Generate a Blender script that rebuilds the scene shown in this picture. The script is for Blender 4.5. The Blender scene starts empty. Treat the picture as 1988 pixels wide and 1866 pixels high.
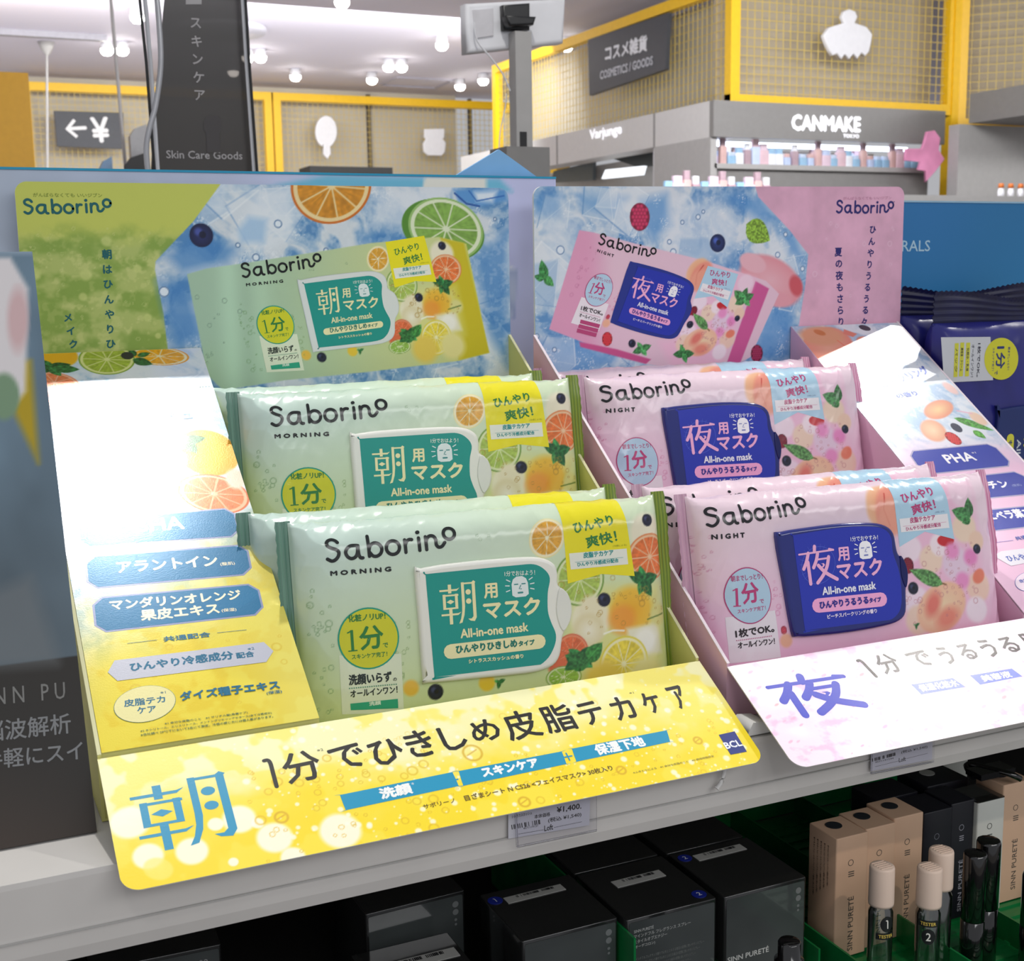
import bpy, math, random
import numpy as np
from mathutils import Vector, Matrix

SC = bpy.context.scene
COL = SC.collection
PI = math.pi

# ---------------------------------------------------------------- camera, world, lights, exposure
def cam_axes(yaw, pitch, roll):
    f = np.array([math.sin(yaw)*math.cos(pitch), math.cos(yaw)*math.cos(pitch), -math.sin(pitch)])
    r = np.array([math.cos(yaw), -math.sin(yaw), 0.0]); u = np.cross(r, f)
    return r*math.cos(roll)+u*math.sin(roll), -r*math.sin(roll)+u*math.cos(roll), f

cam = bpy.data.cameras.new('camera')
cam.sensor_fit = 'HORIZONTAL'; cam.sensor_width = 36.0; cam.lens = 2494.0/1988*36
cam.clip_start = 0.02; cam.clip_end = 60
cam.dof.use_dof = True; cam.dof.focus_distance = 0.72; cam.dof.aperture_fstop = 30
camo = bpy.data.objects.new('camera', cam); COL.objects.link(camo)
_r, _u, _f = cam_axes(math.radians(24.58), math.radians(9.257), math.radians(-0.8755))
M = Matrix(((_r[0], _u[0], -_f[0], -0.0581), (_r[1], _u[1], -_f[1], -0.5819), (_r[2], _u[2], -_f[2], 0.2449), (0, 0, 0, 1)))
camo.matrix_world = M
SC.camera = camo

w = bpy.data.worlds.new('store'); SC.world = w; w.use_nodes = True
w.node_tree.nodes['Background'].inputs[0].default_value = (0.94, 0.95, 1.0, 1)
w.node_tree.nodes['Background'].inputs[1].default_value = 0.46

def spot(name, loc, aim, watts, cone, radius, col=(1, 0.97, 0.92), blend=0.35):
    l = bpy.data.lights.new(name, 'SPOT'); l.energy = watts; l.spot_size = math.radians(cone); l.spot_blend = blend
    l.shadow_soft_size = radius; l.color = col
    o = bpy.data.objects.new(name, l); COL.objects.link(o); o.location = loc
    d = Vector(aim)-Vector(loc); o.rotation_euler = d.to_track_quat('-Z', 'Y').to_euler()
def area(name, loc, aim, watts, sx, sy, col=(1, 1, 1)):
    l = bpy.data.lights.new(name, 'AREA'); l.energy = watts; l.shape = 'RECTANGLE'; l.size = sx; l.size_y = sy; l.color = col
    o = bpy.data.objects.new(name, l); COL.objects.link(o); o.location = loc
    d = Vector(aim)-Vector(loc); o.rotation_euler = d.to_track_quat('-Z', 'Y').to_euler()
# ceiling spots of the store, above and behind the display; the last one is added
spot('ceiling_spot_light', (0.225, 0.54, 1.62), (0.12, 0.08, 0.05), 48, 40, 0.028)
spot('ceiling_spot_light', (1.78, 0.60, 1.62), (0.55, 0.10, 0.06), 46, 34, 0.028)
spot('ceiling_spot_light', (1.86, 0.24, 1.62), (0.58, -0.11, 0.0), 17, 10, 0.028)
spot('ceiling_spot_light', (0.36, -1.45, 1.60), (0.485, -0.03, -0.17), 26, 8, 0.015, (1.0, 0.86, 0.72), 0.5)
spot('ceiling_spot_light', (-0.35, -1.25, 1.62), (0.15, 0.0, 0.0), 7, 44, 0.03)
spot('ceiling_spot_light', (0.45, 0.35, 1.55), (0.72, 1.2, 0.5), 22, 36, 0.03)  # added lamp out of view, brightens the monitor and its pole
# rows of ceiling lamps over the aisle in front and over the store behind
area('aisle_ceiling_light', (0.9, -2.6, 1.55), (0.3, 0.0, -0.1), 23, 3.0, 0.6)
area('store_ceiling_light', (2.2, 2.4, 1.48), (2.6, 4.6, 0.4), 70, 1.8, 0.5)
area('store_ceiling_light', (1.2, 5.6, 1.44), (1.2, 8.2, 0.5), 70, 3.5, 0.6)
# added uplights without visible fittings, to brighten the ceiling
area('fill_uplight', (0.5, 3.0, 0.2), (0.6, 4.5, 1.5), 15, 3.0, 1.0, (0.95, 0.95, 1.0))
area('fill_uplight', (1.2, 6.8, 0.1), (1.2, 6.5, 1.5), 15, 4.0, 1.0, (0.95, 0.95, 1.0))
area('store_ceiling_light', (5.0, 2.2, 1.48), (5.0, 4.2, 0.4), 25, 1.2, 0.5)

SC.view_settings.view_transform = 'Standard'; SC.view_settings.look = 'None'
SC.view_settings.exposure = 0.0; SC.view_settings.gamma = 1.0
SC.view_settings.use_curve_mapping = False

# ---------------------------------------------------------------- helpers: colour, noise, meshes
def lin(c):
    c = np.asarray(c, float)/255.0
    return np.where(c <= 0.04045, c/12.92, ((c+0.055)/1.055)**2.4)

def vnoise(x, y, seed=0):
    rs = np.random.RandomState(seed); tab = rs.rand(256, 256)
    xi = np.floor(x).astype(int); yi = np.floor(y).astype(int); fx = x-xi; fy = y-yi
    fx = fx*fx*(3-2*fx); fy = fy*fy*(3-2*fy)
    g = lambda a, b: tab[a % 256, b % 256]
    return (g(xi, yi)*(1-fx)+g(xi+1, yi)*fx)*(1-fy)+(g(xi, yi+1)*(1-fx)+g(xi+1, yi+1)*fx)*fy
def fbm(x, y, seed=0, octs=4):
    s = 0; a = 0.5; t = 0
    for i in range(octs):
        s = s+a*vnoise(x*2**i+17*i, y*2**i-9*i, seed+i); t += a; a *= 0.55
    return s/t
def ridge(x, y, seed=0, octs=2):
    s = 0; a = 0.6; t = 0
    for i in range(octs):
        s = s+a*(1-np.abs(2*vnoise(x*2**i, y*2**i, seed+i)-1)); t += a; a *= 0.5
    return s/t
def sst(a, b, x): 
    t = np.clip((x-a)/(b-a), 0, 1); return t*t*(3-2*t)

class MB:
    """collects faces of one part; build() links them as one mesh object"""
    def __init__(s): s.V = []; s.F = []; s.C = []; s.n = 0
    def add(s, V, F, mat=0, smooth=False, col=None):
        V = np.asarray(V, float).reshape(-1, 3)
        s.V.append(V)
        if col is None: c = np.ones((len(V), 3))
        else:
            c = np.asarray(col, float)
            if c.ndim == 1: c = np.tile(c, (len(V), 1))
        s.C.append(c)
        if isinstance(F, np.ndarray): s.F.append((F+s.n, mat, smooth))
        else:
            d = {}
            for f in F: d.setdefault(len(f), []).append(f)
            for k, v in d.items(): s.F.append((np.array(v, int)+s.n, mat, smooth))
        s.n += len(V)
    def box(s, c, size, mat=0, rot=None, col=None):
        x, y, z = [v/2 for v in size]
        V = np.array([(-x, -y, -z), (x, -y, -z), (x, y, -z), (-x, y, -z), (-x, -y, z), (x, -y, z), (x, y, z), (-x, y, z)])
        if rot is not None: V = V@np.array(rot).T
        s.add(V+np.array(c), [(0, 3, 2, 1), (4, 5, 6, 7), (0, 1, 5, 4), (1, 2, 6, 5), (2, 3, 7, 6), (3, 0, 4, 7)], mat, False, col)
    def bb(s, a, b, mat=0, col=None):
        a = np.array(a, float); b = np.array(b, float)
        s.box((a+b)/2, np.abs(b-a), mat, None, col)
    def prism(s, pts, o, u, v, n, d0, d1, mat=0, bev=0.0, col=None, smooth=False):
        """closed outline pts (in u,v metres about o) pushed from d0 to d1 along n; bev rounds the d1 rim"""
        P = np.asarray(pts, float); o, u, v, n = [np.asarray(a, float) for a in (o, u, v, n)]
        if poly_area(P) < 0: P = P[::-1]
        k = len(P); W = lambda Q, d: o+Q[:, :1]*u+Q[:, 1:]*v+d*n
        rings = [W(P, d0)]
        if bev:
            for t in (0, 0.3, 0.6, 0.85, 1.0):
                a = t*PI/2; rings.append(W(inset(P, bev*(1-math.cos(a))), d1-bev+bev*math.sin(a)))
        else: rings.append(W(P, d1))
        V = np.concatenate(rings); m = len(rings); i = np.arange(k); j = (i+1) % k
        for r in range(m-1):
            pass
        side = np.concatenate([np.stack([r*k+i, r*k+j, (r+1)*k+j, (r+1)*k+i], 1) for r in range(m-1)])
        s.add(V, side, mat, bool(bev) or smooth, col)
        from mathutils.geometry import tessellate_polygon
        top = inset(P, bev) if bev else P
        tr = np.array(tessellate_polygon([[Vector((a, b, 0)) for a, b in top]]), int)
        if len(tr):
            a = top[tr]; ar = (a[:, 1, 0]-a[:, 0, 0])*(a[:, 2, 1]-a[:, 0, 1])-(a[:, 1, 1]-a[:, 0, 1])*(a[:, 2, 0]-a[:, 0, 0])
            tr[ar < 0] = tr[ar < 0][:, ::-1]
            s.add(W(top, d1), tr, mat, False, col); s.add(W(P, d0), tr[:, ::-1], mat, False, col)
    def tube(s, path, r, mat=0, seg=8, col=None):
        P = np.asarray(path, float); k = len(P); V = []
        rr = np.broadcast_to(np.asarray(r, float), (k,))
        for i in range(k):
            t = P[min(i+1, k-1)]-P[max(i-1, 0)]; t = t/np.linalg.norm(t)
            a = np.cross(t, (0, 0, 1.0)) if abs(t[2]) < 0.9 else np.cross(t, (1.0, 0, 0)); a /= np.linalg.norm(a); b = np.cross(t, a)
            for q in range(seg):
                an = 2*PI*q/seg; V.append(P[i]+rr[i]*(math.cos(an)*a+math.sin(an)*b))
        F = [(i*seg+q, i*seg+(q+1) % seg, (i+1)*seg+(q+1) % seg, (i+1)*seg+q) for i in range(k-1) for q in range(seg)]
        s.add(V, F, mat, True, col)
        s.add(V[:seg], [tuple(range(seg))[::-1]], mat, False, col); s.add(V[-seg:], [tuple(range(seg))], mat, False, col)
    def lathe(s, prof, c=(0, 0, 0), mat=0, seg=28, col=None, smooth=True):
        V = [(c[0]+r*math.cos(2*PI*q/seg), c[1]+r*math.sin(2*PI*q/seg), c[2]+z) for r, z in prof for q in range(seg)]
        F = [(i*seg+q, i*seg+(q+1) % seg, (i+1)*seg+(q+1) % seg, (i+1)*seg+q) for i in range(len(prof)-1) for q in range(seg)]
        s.add(V, F, mat, smooth, col)
    def grid(s, P, C=None, mat=0, smooth=True, flip=False):
        ny, nx = P.shape[:2]; i = np.arange(ny*nx).reshape(ny, nx)
        F = np.stack([i[:-1, :-1], i[:-1, 1:], i[1:, 1:], i[1:, :-1]], -1).reshape(-1, 4)
        if flip: F = F[:, ::-1]
        s.add(P.reshape(-1, 3), F, mat, smooth, None if C is None else C.reshape(-1, 3))
    def build(s, name, mats, parent=None, off=None):
        me = bpy.data.meshes.new(name)
        V = np.concatenate(s.V)
        if off is not None: V = V-np.asarray(off)
        nf = sum(len(f) for f, _, _ in s.F); nl = sum(f.size for f, _, _ in s.F)
        me.vertices.add(len(V)); me.vertices.foreach_set('co', V.ravel().astype(np.float32))
        me.loops.add(nl); me.polygons.add(nf)
        li = np.concatenate([f.ravel() for f, _, _ in s.F]); tot = np.concatenate([np.full(len(f), f.shape[1]) for f, _, _ in s.F])
        st = np.concatenate([[0], np.cumsum(tot)[:-1]])
        me.loops.foreach_set('vertex_index', li.astype(np.int32)); me.polygons.foreach_set('loop_start', st.astype(np.int32))
        me.polygons.foreach_set('material_index', np.concatenate([np.full(len(f), m) for f, m, _ in s.F]).astype(np.int32))
        me.polygons.foreach_set('use_smooth', np.concatenate([np.full(len(f), sm) for f, _, sm in s.F]))
        me.update(calc_edges=True); me.validate()
        at = me.color_attributes.new('Col', 'FLOAT_COLOR', 'POINT')
        C = np.concatenate(s.C); at.data.foreach_set('color', np.concatenate([C, np.ones((len(C), 1))], 1).ravel().astype(np.float32))
        for m in (mats if isinstance(mats, (list, tuple)) else [mats]): me.materials.append(m)
        o = bpy.data.objects.new(name, me); COL.objects.link(o)
        if parent is not None: o.parent = parent
        return o

def poly_area(P):
    P = np.asarray(P); x, y = P[:, 0], P[:, 1]
    return 0.5*np.sum(x*np.roll(y, -1)-y*np.roll(x, -1))
def inset(P, d):
    P = np.asarray(P, float)
    a = np.roll(P, 1, 0); b = np.roll(P, -1, 0)
    e1 = P-a; e2 = b-P; e1 /= np.linalg.norm(e1, axis=1, keepdims=True)+1e-12; e2 /= np.linalg.norm(e2, axis=1, keepdims=True)+1e-12
    n1 = np.stack([-e1[:, 1], e1[:, 0]], 1); n2 = np.stack([-e2[:, 1], e2[:, 0]], 1)
    n = n1+n2; L = np.maximum((n*n).sum(1, keepdims=True), 0.5)
    return P+2*n/L*d
def rrect(x0, y0, x1, y1, r, seg=5, corners=(1, 1, 1, 1)):
    out = []
    for (cx, cy, a0), on in zip(((x0+r, y0+r, PI), (x1-r, y0+r, 1.5*PI), (x1-r, y1-r, 0), (x0+r, y1-r, 0.5*PI)), corners):
        if on:
            for i in range(seg+1):
                a = a0+i*PI/2/seg; out.append((cx+r*math.cos(a), cy+r*math.sin(a)))
        else: out.append((x0 if cx < (x0+x1)/2 else x1, y0 if cy < (y0+y1)/2 else y1))
    return out
def smooth_loop(P, n=6):
    P = np.asarray(P, float); k = len(P); out = []
    for i in range(k):
        p0, p1, p2, p3 = P[i-1], P[i], P[(i+1) % k], P[(i+2) % k]
        for t in np.arange(n)/n:
            out.append(0.5*((2*p1)+(-p0+p2)*t+(2*p0-5*p1+4*p2-p3)*t*t+(-p0+3*p1-3*p2+p3)*t**3))
    return np.array(out)
def smooth_path(P, n=6):
    P = np.asarray(P, float); k = len(P); out = []
    for i in range(k-1):
        p0, p1, p2, p3 = P[max(i-1, 0)], P[i], P[i+1], P[min(i+2, k-1)]
        for t in np.arange(n)/n:
            out.append(0.5*((2*p1)+(-p0+p2)*t+(2*p0-5*p1+4*p2-p3)*t*t+(-p0+3*p1-3*p2+p3)*t**3))
    out.append(P[-1]); return np.array(out)

# ---------------------------------------------------------------- materials
def new_mat(name):
    m = bpy.data.materials.new(name); m.use_nodes = True
    return m, m.node_tree, m.node_tree.nodes['Principled BSDF']
def bump(nt, b, scale, strength, dist=0.001, detail=3):
    tc = nt.nodes.new('ShaderNodeTexCoord'); nz = nt.nodes.new('ShaderNodeTexNoise'); nz.inputs['Scale'].default_value = scale; nz.inputs['Detail'].default_value = detail
    bp = nt.nodes.new('ShaderNodeBump'); bp.inputs['Strength'].default_value = strength; bp.inputs['Distance'].default_value = dist
    nt.links.new(tc.outputs['Object'], nz.inputs['Vector']); nt.links.new(nz.outputs['Fac'], bp.inputs['Height']); nt.links.new(bp.outputs['Normal'], b.inputs['Normal'])
    return nz
def print_mat(name, rough=0.45, spec=0.4, metal=0.0, bscale=300, bstr=0.0, gain=1.0, coat=0.0):
    m, nt, b = new_mat(name)
    at = nt.nodes.new('ShaderNodeVertexColor'); at.layer_name = 'Col'
    mx = nt.nodes.new('ShaderNodeMix'); mx.data_type = 'RGBA'; mx.blend_type = 'MULTIPLY'; mx.inputs[0].default_value = 1
    mx.inputs[7].default_value = (gain, gain, gain, 1)
    nt.links.new(at.outputs['Color'], mx.inputs[6]); nt.links.new(mx.outputs[2], b.inputs['Base Color'])
    b.inputs['Roughness'].default_value = rough; b.inputs['Specular IOR Level'].default_value = spec; b.inputs['Metallic'].default_value = metal
    b.inputs['Coat Weight'].default_value = coat; b.inputs['Coat Roughness'].default_value = 0.08
    if bstr: bump(nt, b, bscale, bstr)
    return m
def mat(name, col, rough=0.5, metal=0.0, spec=0.5, vary=0.06, scale=40, bstr=0.0, bscale=200, coat=0.0, alpha=1.0):
    m, nt, b = new_mat(name)
    c = lin(col)
    tc = nt.nodes.new('ShaderNodeTexCoord'); nz = nt.nodes.new('ShaderNodeTexNoise'); nz.inputs['Scale'].default_value = scale
    cr = nt.nodes.new('ShaderNodeValToRGB')
    cr.color_ramp.elements[0].color = (*(c*(1-vary)), 1); cr.color_ramp.elements[1].color = (*np.minimum(c*(1+vary), 1), 1)
    cr.color_ramp.elements[0].position = 0.3; cr.color_ramp.elements[1].position = 0.7
    nt.links.new(tc.outputs['Object'], nz.inputs['Vector']); nt.links.new(nz.outputs['Fac'], cr.inputs['Fac']); nt.links.new(cr.outputs['Color'], b.inputs['Base Color'])
    b.inputs['Roughness'].default_value = rough; b.inputs['Metallic'].default_value = metal; b.inputs['Specular IOR Level'].default_value = spec
    b.inputs['Coat Weight'].default_value = coat; b.inputs['Coat Roughness'].default_value = 0.05
    b.inputs['Alpha'].default_value = alpha
    if bstr: bump(nt, b, bscale, bstr)
    return m
def clear_mat(name, tint=(255, 255, 255), rough=0.03, keep=0.12, ior=1.45):
    """thin clear plastic or glass: mostly see-through with a glossy skin"""
    m, nt, b = new_mat(name); nt.nodes.remove(b)
    out = nt.nodes['Material Output']
    tr = nt.nodes.new('ShaderNodeBsdfTransparent'); tr.inputs[0].default_value = (*lin(tint), 1)
    gl = nt.nodes.new('ShaderNodeBsdfGlossy'); gl.inputs['Roughness'].default_value = rough
    fr = nt.nodes.new('ShaderNodeFresnel'); fr.inputs[0].default_value = ior
    ad = nt.nodes.new('ShaderNodeMath'); ad.operation = 'ADD'; ad.inputs[1].default_value = keep; ad.use_clamp = True
    mx = nt.nodes.new('ShaderNodeMixShader')
    nt.links.new(fr.outputs[0], ad.inputs[0]); nt.links.new(ad.outputs[0], mx.inputs[0]); nt.links.new(tr.outputs[0], mx.inputs[1]); nt.links.new(gl.outputs[0], mx.inputs[2])
    nt.links.new(mx.outputs[0], out.inputs['Surface'])
    return m
def emit_mat(name, col, strength):
    m, nt, b = new_mat(name)
    b.inputs['Base Color'].default_value = (*lin(col), 1)
    b.inputs['Emission Color'].default_value = (*lin(col), 1); b.inputs['Emission Strength'].default_value = strength
    return m

# ---------------------------------------------------------------- things
def tag(o, label=None, cat=None, group=None, kind=None):
    if label: o['label'] = label
    if cat: o['category'] = cat
    if group: o['group'] = group
    if kind: o['kind'] = kind
    return o
def thing(name, label, cat, loc=(0, 0, 0), group=None, rot=None, kind=None):
    o = bpy.data.objects.new(name, None); o.empty_display_size = 0.02; COL.objects.link(o)
    if rot is not None:
        R = Matrix([[float(x) for x in r] for r in rot]).to_4x4(); R.translation = Vector([float(x) for x in loc]); o.matrix_world = R
    else: o.location = [float(x) for x in loc]
    return tag(o, label, cat, group, kind)
def copy_tree(o, parent=None):
    c = o.copy(); COL.objects.link(c)
    if parent is not None: c.parent = parent
    for ch in list(o.children): copy_tree(ch, c)
    return c

# ---------------------------------------------------------------- printed artwork: soft raster on a fine grid
class Canvas:
    def __init__(s, u0, v0, u1, v1, res, gain=1.0):
        s.nx = int(round((u1-u0)/res))+1; s.ny = int(round((v1-v0)/res))+1; s.res = res
        s.U, s.Vv = np.meshgrid(np.linspace(u0, u1, s.nx), np.linspace(v0, v1, s.ny))
        s.C = np.ones((s.ny, s.nx, 3))*255.0; s.T = lambda p: p; s.ext = (u0, v0, u1, v1); s.rnd = random.Random(5)
    def p(s, P): return np.asarray(s.T(np.asarray(P, float)))
    def mix(s, m, col, a=1.0, win=None):
        m = np.clip(m*a, 0, 1)[..., None]; C = s.C if win is None else s.C[win]
        C[...] = C*(1-m)+np.asarray(col, float)*m
    def win(s, P, pad):
        u0, v0, u1, v1 = s.ext; lo = P.min(0)-pad; hi = P.max(0)+pad
        dx = (u1-u0)/(s.nx-1); dy = (v1-v0)/(s.ny-1)
        i0 = max(int((lo[0]-u0)/dx), 0); i1 = min(int((hi[0]-u0)/dx)+2, s.nx); j0 = max(int((lo[1]-v0)/dy), 0); j1 = min(int((hi[1]-v0)/dy)+2, s.ny)
        return None if i1 <= i0 or j1 <= j0 else (slice(j0, j1), slice(i0, i1))
    def local(s, c, a, b):
        """window, radius and angle of the ellipse with centre c and axis ends a, b"""
        c, a, b = s.p([c, a, b]); A = a-c; B = b-c
        w = s.win(np.array([c+A+B, c-A-B, c+A-B, c-A+B]), 2)
        if w is None: return None
        du = s.U[w]-c[0]; dv = s.Vv[w]-c[1]; det = A[0]*B[1]-A[1]*B[0]
        x = (du*B[1]-dv*B[0])/det; y = (A[0]*dv-A[1]*du)/det
        return w, np.hypot(x, y), np.arctan2(y, x), max(np.hypot(*A), np.hypot(*B)), x, y
    def ell(s, c, a, b, col, soft=0.0, alpha=1.0, col2=None):
        L = s.local(c, a, b)
        if L is None: return
        w, r, th, R, x, y = L; e = max(soft, s.res/R)
        m = np.clip((1-r)/e+0.5, 0, 1)
        c_ = np.asarray(col, float)
        if col2 is not None: t = np.clip(r, 0, 1)[..., None]; c_ = c_*(1-t)+np.asarray(col2, float)*t
        s.mix(m, c_, alpha, w)
    def disc(s, c, r, col, **k): s.ell(c, (c[0]+r, c[1]), (c[0], c[1]+r), col, **k)
    def ring(s, c, r, wd, col, alpha=1.0):
        L = s.local(c, (c[0]+r, c[1]), (c[0], c[1]+r))
        if L is None: return
        w, q, th, R, x, y = L
        m = np.clip(1.2-np.abs(q-0.9)*R/wd, 0, 1); s.mix(m, col, alpha, w)
    def poly(s, P, col, soft=0.0, alpha=1.0, fn=None):
        P = s.p(P); w = s.win(P, 2+soft)
        if w is None: return
        X = s.U[w]; Y = s.Vv[w]; ins = np.zeros(X.shape, bool); d = np.full(X.shape, 1e9); k = len(P)
        for i in range(k):
            (x1, y1), (x2, y2) = P[i], P[(i+1) % k]
            if y1 != y2: ins ^= ((y1 > Y) != (y2 > Y)) & (X < (x2-x1)*(Y-y1)/(y2-y1)+x1)
            ex, ey = x2-x1, y2-y1; L = ex*ex+ey*ey+1e-9; t = np.clip(((X-x1)*ex+(Y-y1)*ey)/L, 0, 1)
            d = np.minimum(d, np.hypot(X-x1-t*ex, Y-y1-t*ey))
        d = np.where(ins, d, -d); m = np.clip(d/max(soft, s.res)+0.5, 0, 1)
        s.mix(m, fn(X, Y, d) if fn else col, alpha, w)
    def line(s, P, wd, col, alpha=1.0):
        P = s.p(P); w = s.win(P, wd+2)
        if w is None: return
        X = s.U[w]; Y = s.Vv[w]; d = np.full(X.shape, 1e9)
        for (x1, y1), (x2, y2) in zip(P[:-1], P[1:]):
            ex, ey = x2-x1, y2-y1; L = ex*ex+ey*ey+1e-9; t = np.clip(((X-x1)*ex+(Y-y1)*ey)/L, 0, 1)
            d = np.minimum(d, np.hypot(X-x1-t*ex, Y-y1-t*ey))
        s.mix(np.clip((wd/2-d)/s.res+0.5, 0, 1), col, alpha, w)
    def citrus(s, c, a, b, rind, pith, flesh, n=10, seed=1, alpha=1.0):
        L = s.local(c, a, b)
        if L is None: return
        w, r, th, R, x, y = L; e = s.res/R
        S = lambda k: np.clip((k-r)/e+0.5, 0, 1)
        s.mix(S(1.0), rind, alpha, w); s.mix(S(0.94), pith, alpha, w)
        ph = np.abs(((th*n/(2*PI)) % 1)-0.5)*2*PI/n*r
        seg = np.clip((ph-0.025)/0.02, 0, 1) if False else 1-np.clip((0.035-(PI/n*r-ph))/0.03, 0, 1)
        nz = vnoise(th*14+50, r*4, seed)*0.5+vnoise(x*12+30, y*12+30, seed+2)*0.5
        f = np.asarray(flesh, float)*(0.86+0.28*nz[..., None])
        m = S(0.84)*np.clip((r-0.07)/0.05, 0, 1)*seg
        s.mix(m, np.clip(f, 0, 255), alpha, w)
    def leaf(s, p0, p1, wf=0.32, col=(50, 110, 60), alpha=1.0):
        p0 = np.asarray(p0, float); p1 = np.asarray(p1, float); d = p1-p0; q = np.array([-d[1], d[0]])
        t = np.linspace(0, 1, 9); hw = wf*np.sin(PI*t**0.85)**0.8*(1-0.25*t)
        up = [p0+d*k+q*h for k, h in zip(t, hw)]; dn = [p0+d*k-q*h for k, h in zip(t, hw)][::-1]
        c1 = np.asarray(col, float)
        def fn(X, Y, dd): 
            n = vnoise(X*0.9+9, Y*0.9+4, 3)[..., None]; return np.clip(c1*(0.7+0.65*n), 0, 255)
        s.poly(up+dn, col, fn=fn, alpha=alpha)
        s.line([p0, p1], 0.35, c1*1.5+15, 0.6*alpha)
    def mint(s, c, r, rot=0, n=4, col=(45, 115, 60), alpha=1.0):
        c = np.asarray(c, float)
        for i in range(n):
            a = rot+i*2*PI/n+(0.25 if i % 2 else -0.1); rr = r*(1.0 if i % 2 == 0 else 0.8)
            s.leaf(c-0.1*rr*np.array([math.cos(a), math.sin(a)]), c+rr*np.array([math.cos(a), math.sin(a)]), 0.33, np.array(col)*(1.15 if i % 2 else 0.85), alpha)
    def berry(s, c, r, col=(38, 42, 70)):
        s.disc(c, r, col, col2=np.asarray(col)*0.62)
        s.disc((c[0]-0.25*r, c[1]+0.3*r), 0.32*r, np.asarray(col)*1.7+20, soft=0.8, alpha=0.6)
        s.disc((c[0]+0.1*r, c[1]+0.05*r), 0.3*r, np.asarray(col)*0.4, soft=0.3, alpha=0.8)
    def raspberry(s, c, r, col=(190, 40, 70)):
        s.ell(c, (c[0]+r*0.9, c[1]), (c[0], c[1]+r*1.1), np.asarray(col)*0.75)
        for i in range(-3, 4):
            for j in range(-3, 4):
                x, y = (i+0.5*(j % 2))*0.3, j*0.28
                if math.hypot(x/0.85, y/1.0) < 0.92: s.disc((c[0]+x*r, c[1]+y*r), r*0.17, np.clip(np.asarray(col)*1.25+15, 0, 255), col2=col, alpha=0.9)
    def bubbles(s, x0, y0, x1, y1, n, r0, r1, col, alpha=0.7, lo=None):
        for i in range(n):
            c = (s.rnd.uniform(x0, x1), s.rnd.uniform(y0, y1)); r = r0+(r1-r0)*s.rnd.random()**2.5
            if lo is not None: s.disc(c, r, lo, alpha=alpha*0.35)
            s.ring(c, r, max(0.22*r, 0.25), col, alpha)
    def ice(s, seed=1, sc=28, deep=(62, 130, 196), mid=(150, 190, 226), white=(226, 234, 242), wx=1.0):
        X = s.U/sc*wx; Y = s.Vv/sc
        wa = fbm(X*0.8, Y*0.8, seed+7, 3); n = fbm(X*1.3+wa*2.2, Y*1.3-wa*1.7, seed, 5); g = fbm(X*9, Y*9, seed+3, 3)
        k = ridge(X*0.8+wa*1.5, Y*0.8+wa, seed+11, 3)
        C = np.ones_like(s.C)*np.array(mid, float)
        def mx(m, c):
            m = np.clip(m, 0, 1)[..., None]; C[...] = C*(1-m)+np.asarray(c, float)*m
        mx(sst(0.46, 0.62, n+0.08*(g-0.5)), white); mx(sst(0.47, 0.33, n+0.16*(g-0.5)), deep)
        mx(sst(0.86, 0.97, k)*0.75, np.asarray(white)+8); mx(sst(0.62, 0.75, g)*0.16, np.asarray(white)+6)
        return C

def ice_cubes(cv, area, n, seed):
    """angular facets, bright edges and frost speckles of the pictured ice"""
    rn = random.Random(seed); x0, y0, x1, y1 = area
    for i in range(n):
        c = np.array((rn.uniform(x0, x1), rn.uniform(y0, y1))); r = rn.uniform(9, 24); a0 = rn.uniform(0, PI); k = rn.choice((4, 4, 5))
        P = [c+r*rn.uniform(0.7, 1.15)*np.array([math.cos(a0+j*2*PI/k), math.sin(a0+j*2*PI/k)]) for j in range(k)]
        cv.poly(P, rn.choice([(226, 234, 241), (206, 220, 234), (120, 164, 208), (220, 230, 240), (160, 192, 220)]), soft=2.5, alpha=0.42)
        for j in range(k):
            if rn.random() < 0.6: cv.line([P[j], P[(j+1) % k]], rn.uniform(0.4, 1.1), rn.choice([(236, 242, 247), (236, 242, 247), (90, 140, 194)]), 0.6)
        m = (P[0]+P[2])/2; cv.line([P[1], m, P[3]], 0.5, (232, 240, 246), 0.4)
    g = vnoise(cv.U/0.9, cv.Vv/0.9, seed)*vnoise(cv.U/9, cv.Vv/9, seed+1)
    cv.mix(sst(0.52, 0.68, g), (238, 243, 248), 0.55)
# ---------------------------------------------------------------- printed artwork: crisp lettering and shapes
_glyph = {}
def text_mesh(body):
    if body in _glyph: return _glyph[body]
    c = bpy.data.curves.new('t', 'FONT'); c.body = body; c.size = 1; c.resolution_u = 2
    o = bpy.data.objects.new('t', c); COL.objects.link(o)
    me = bpy.data.meshes.new_from_object(o.evaluated_get(bpy.context.evaluated_depsgraph_get()))
    V = np.array([v.co[:2] for v in me.vertices], float).reshape(-1, 2); T = np.array([p.vertices[:3] for p in me.polygons], int).reshape(-1, 3)
    bpy.data.objects.remove(o); bpy.data.curves.remove(c); bpy.data.meshes.remove(me)
    _glyph[body] = (V, T); return V, T
def split_tris(V, T, mx):
    for _ in range(14):
        P = V[T]; L = np.stack([np.hypot(*(P[:, (i+1) % 3]-P[:, i]).T) for i in range(3)], 1); k = L.argmax(1); big = L.max(1) > mx
        if not big.any(): break
        Tb = T[big]; kb = k[big]; r = np.arange(len(Tb)); a = Tb[r, kb]; b = Tb[r, (kb+1) % 3]; c = Tb[r, (kb+2) % 3]
        m = len(V)+r; V = np.concatenate([V, (V[a]+V[b])/2]); T = np.concatenate([T[~big], np.stack([a, m, c], 1), np.stack([m, b, c], 1)])
    return V, T

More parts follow.
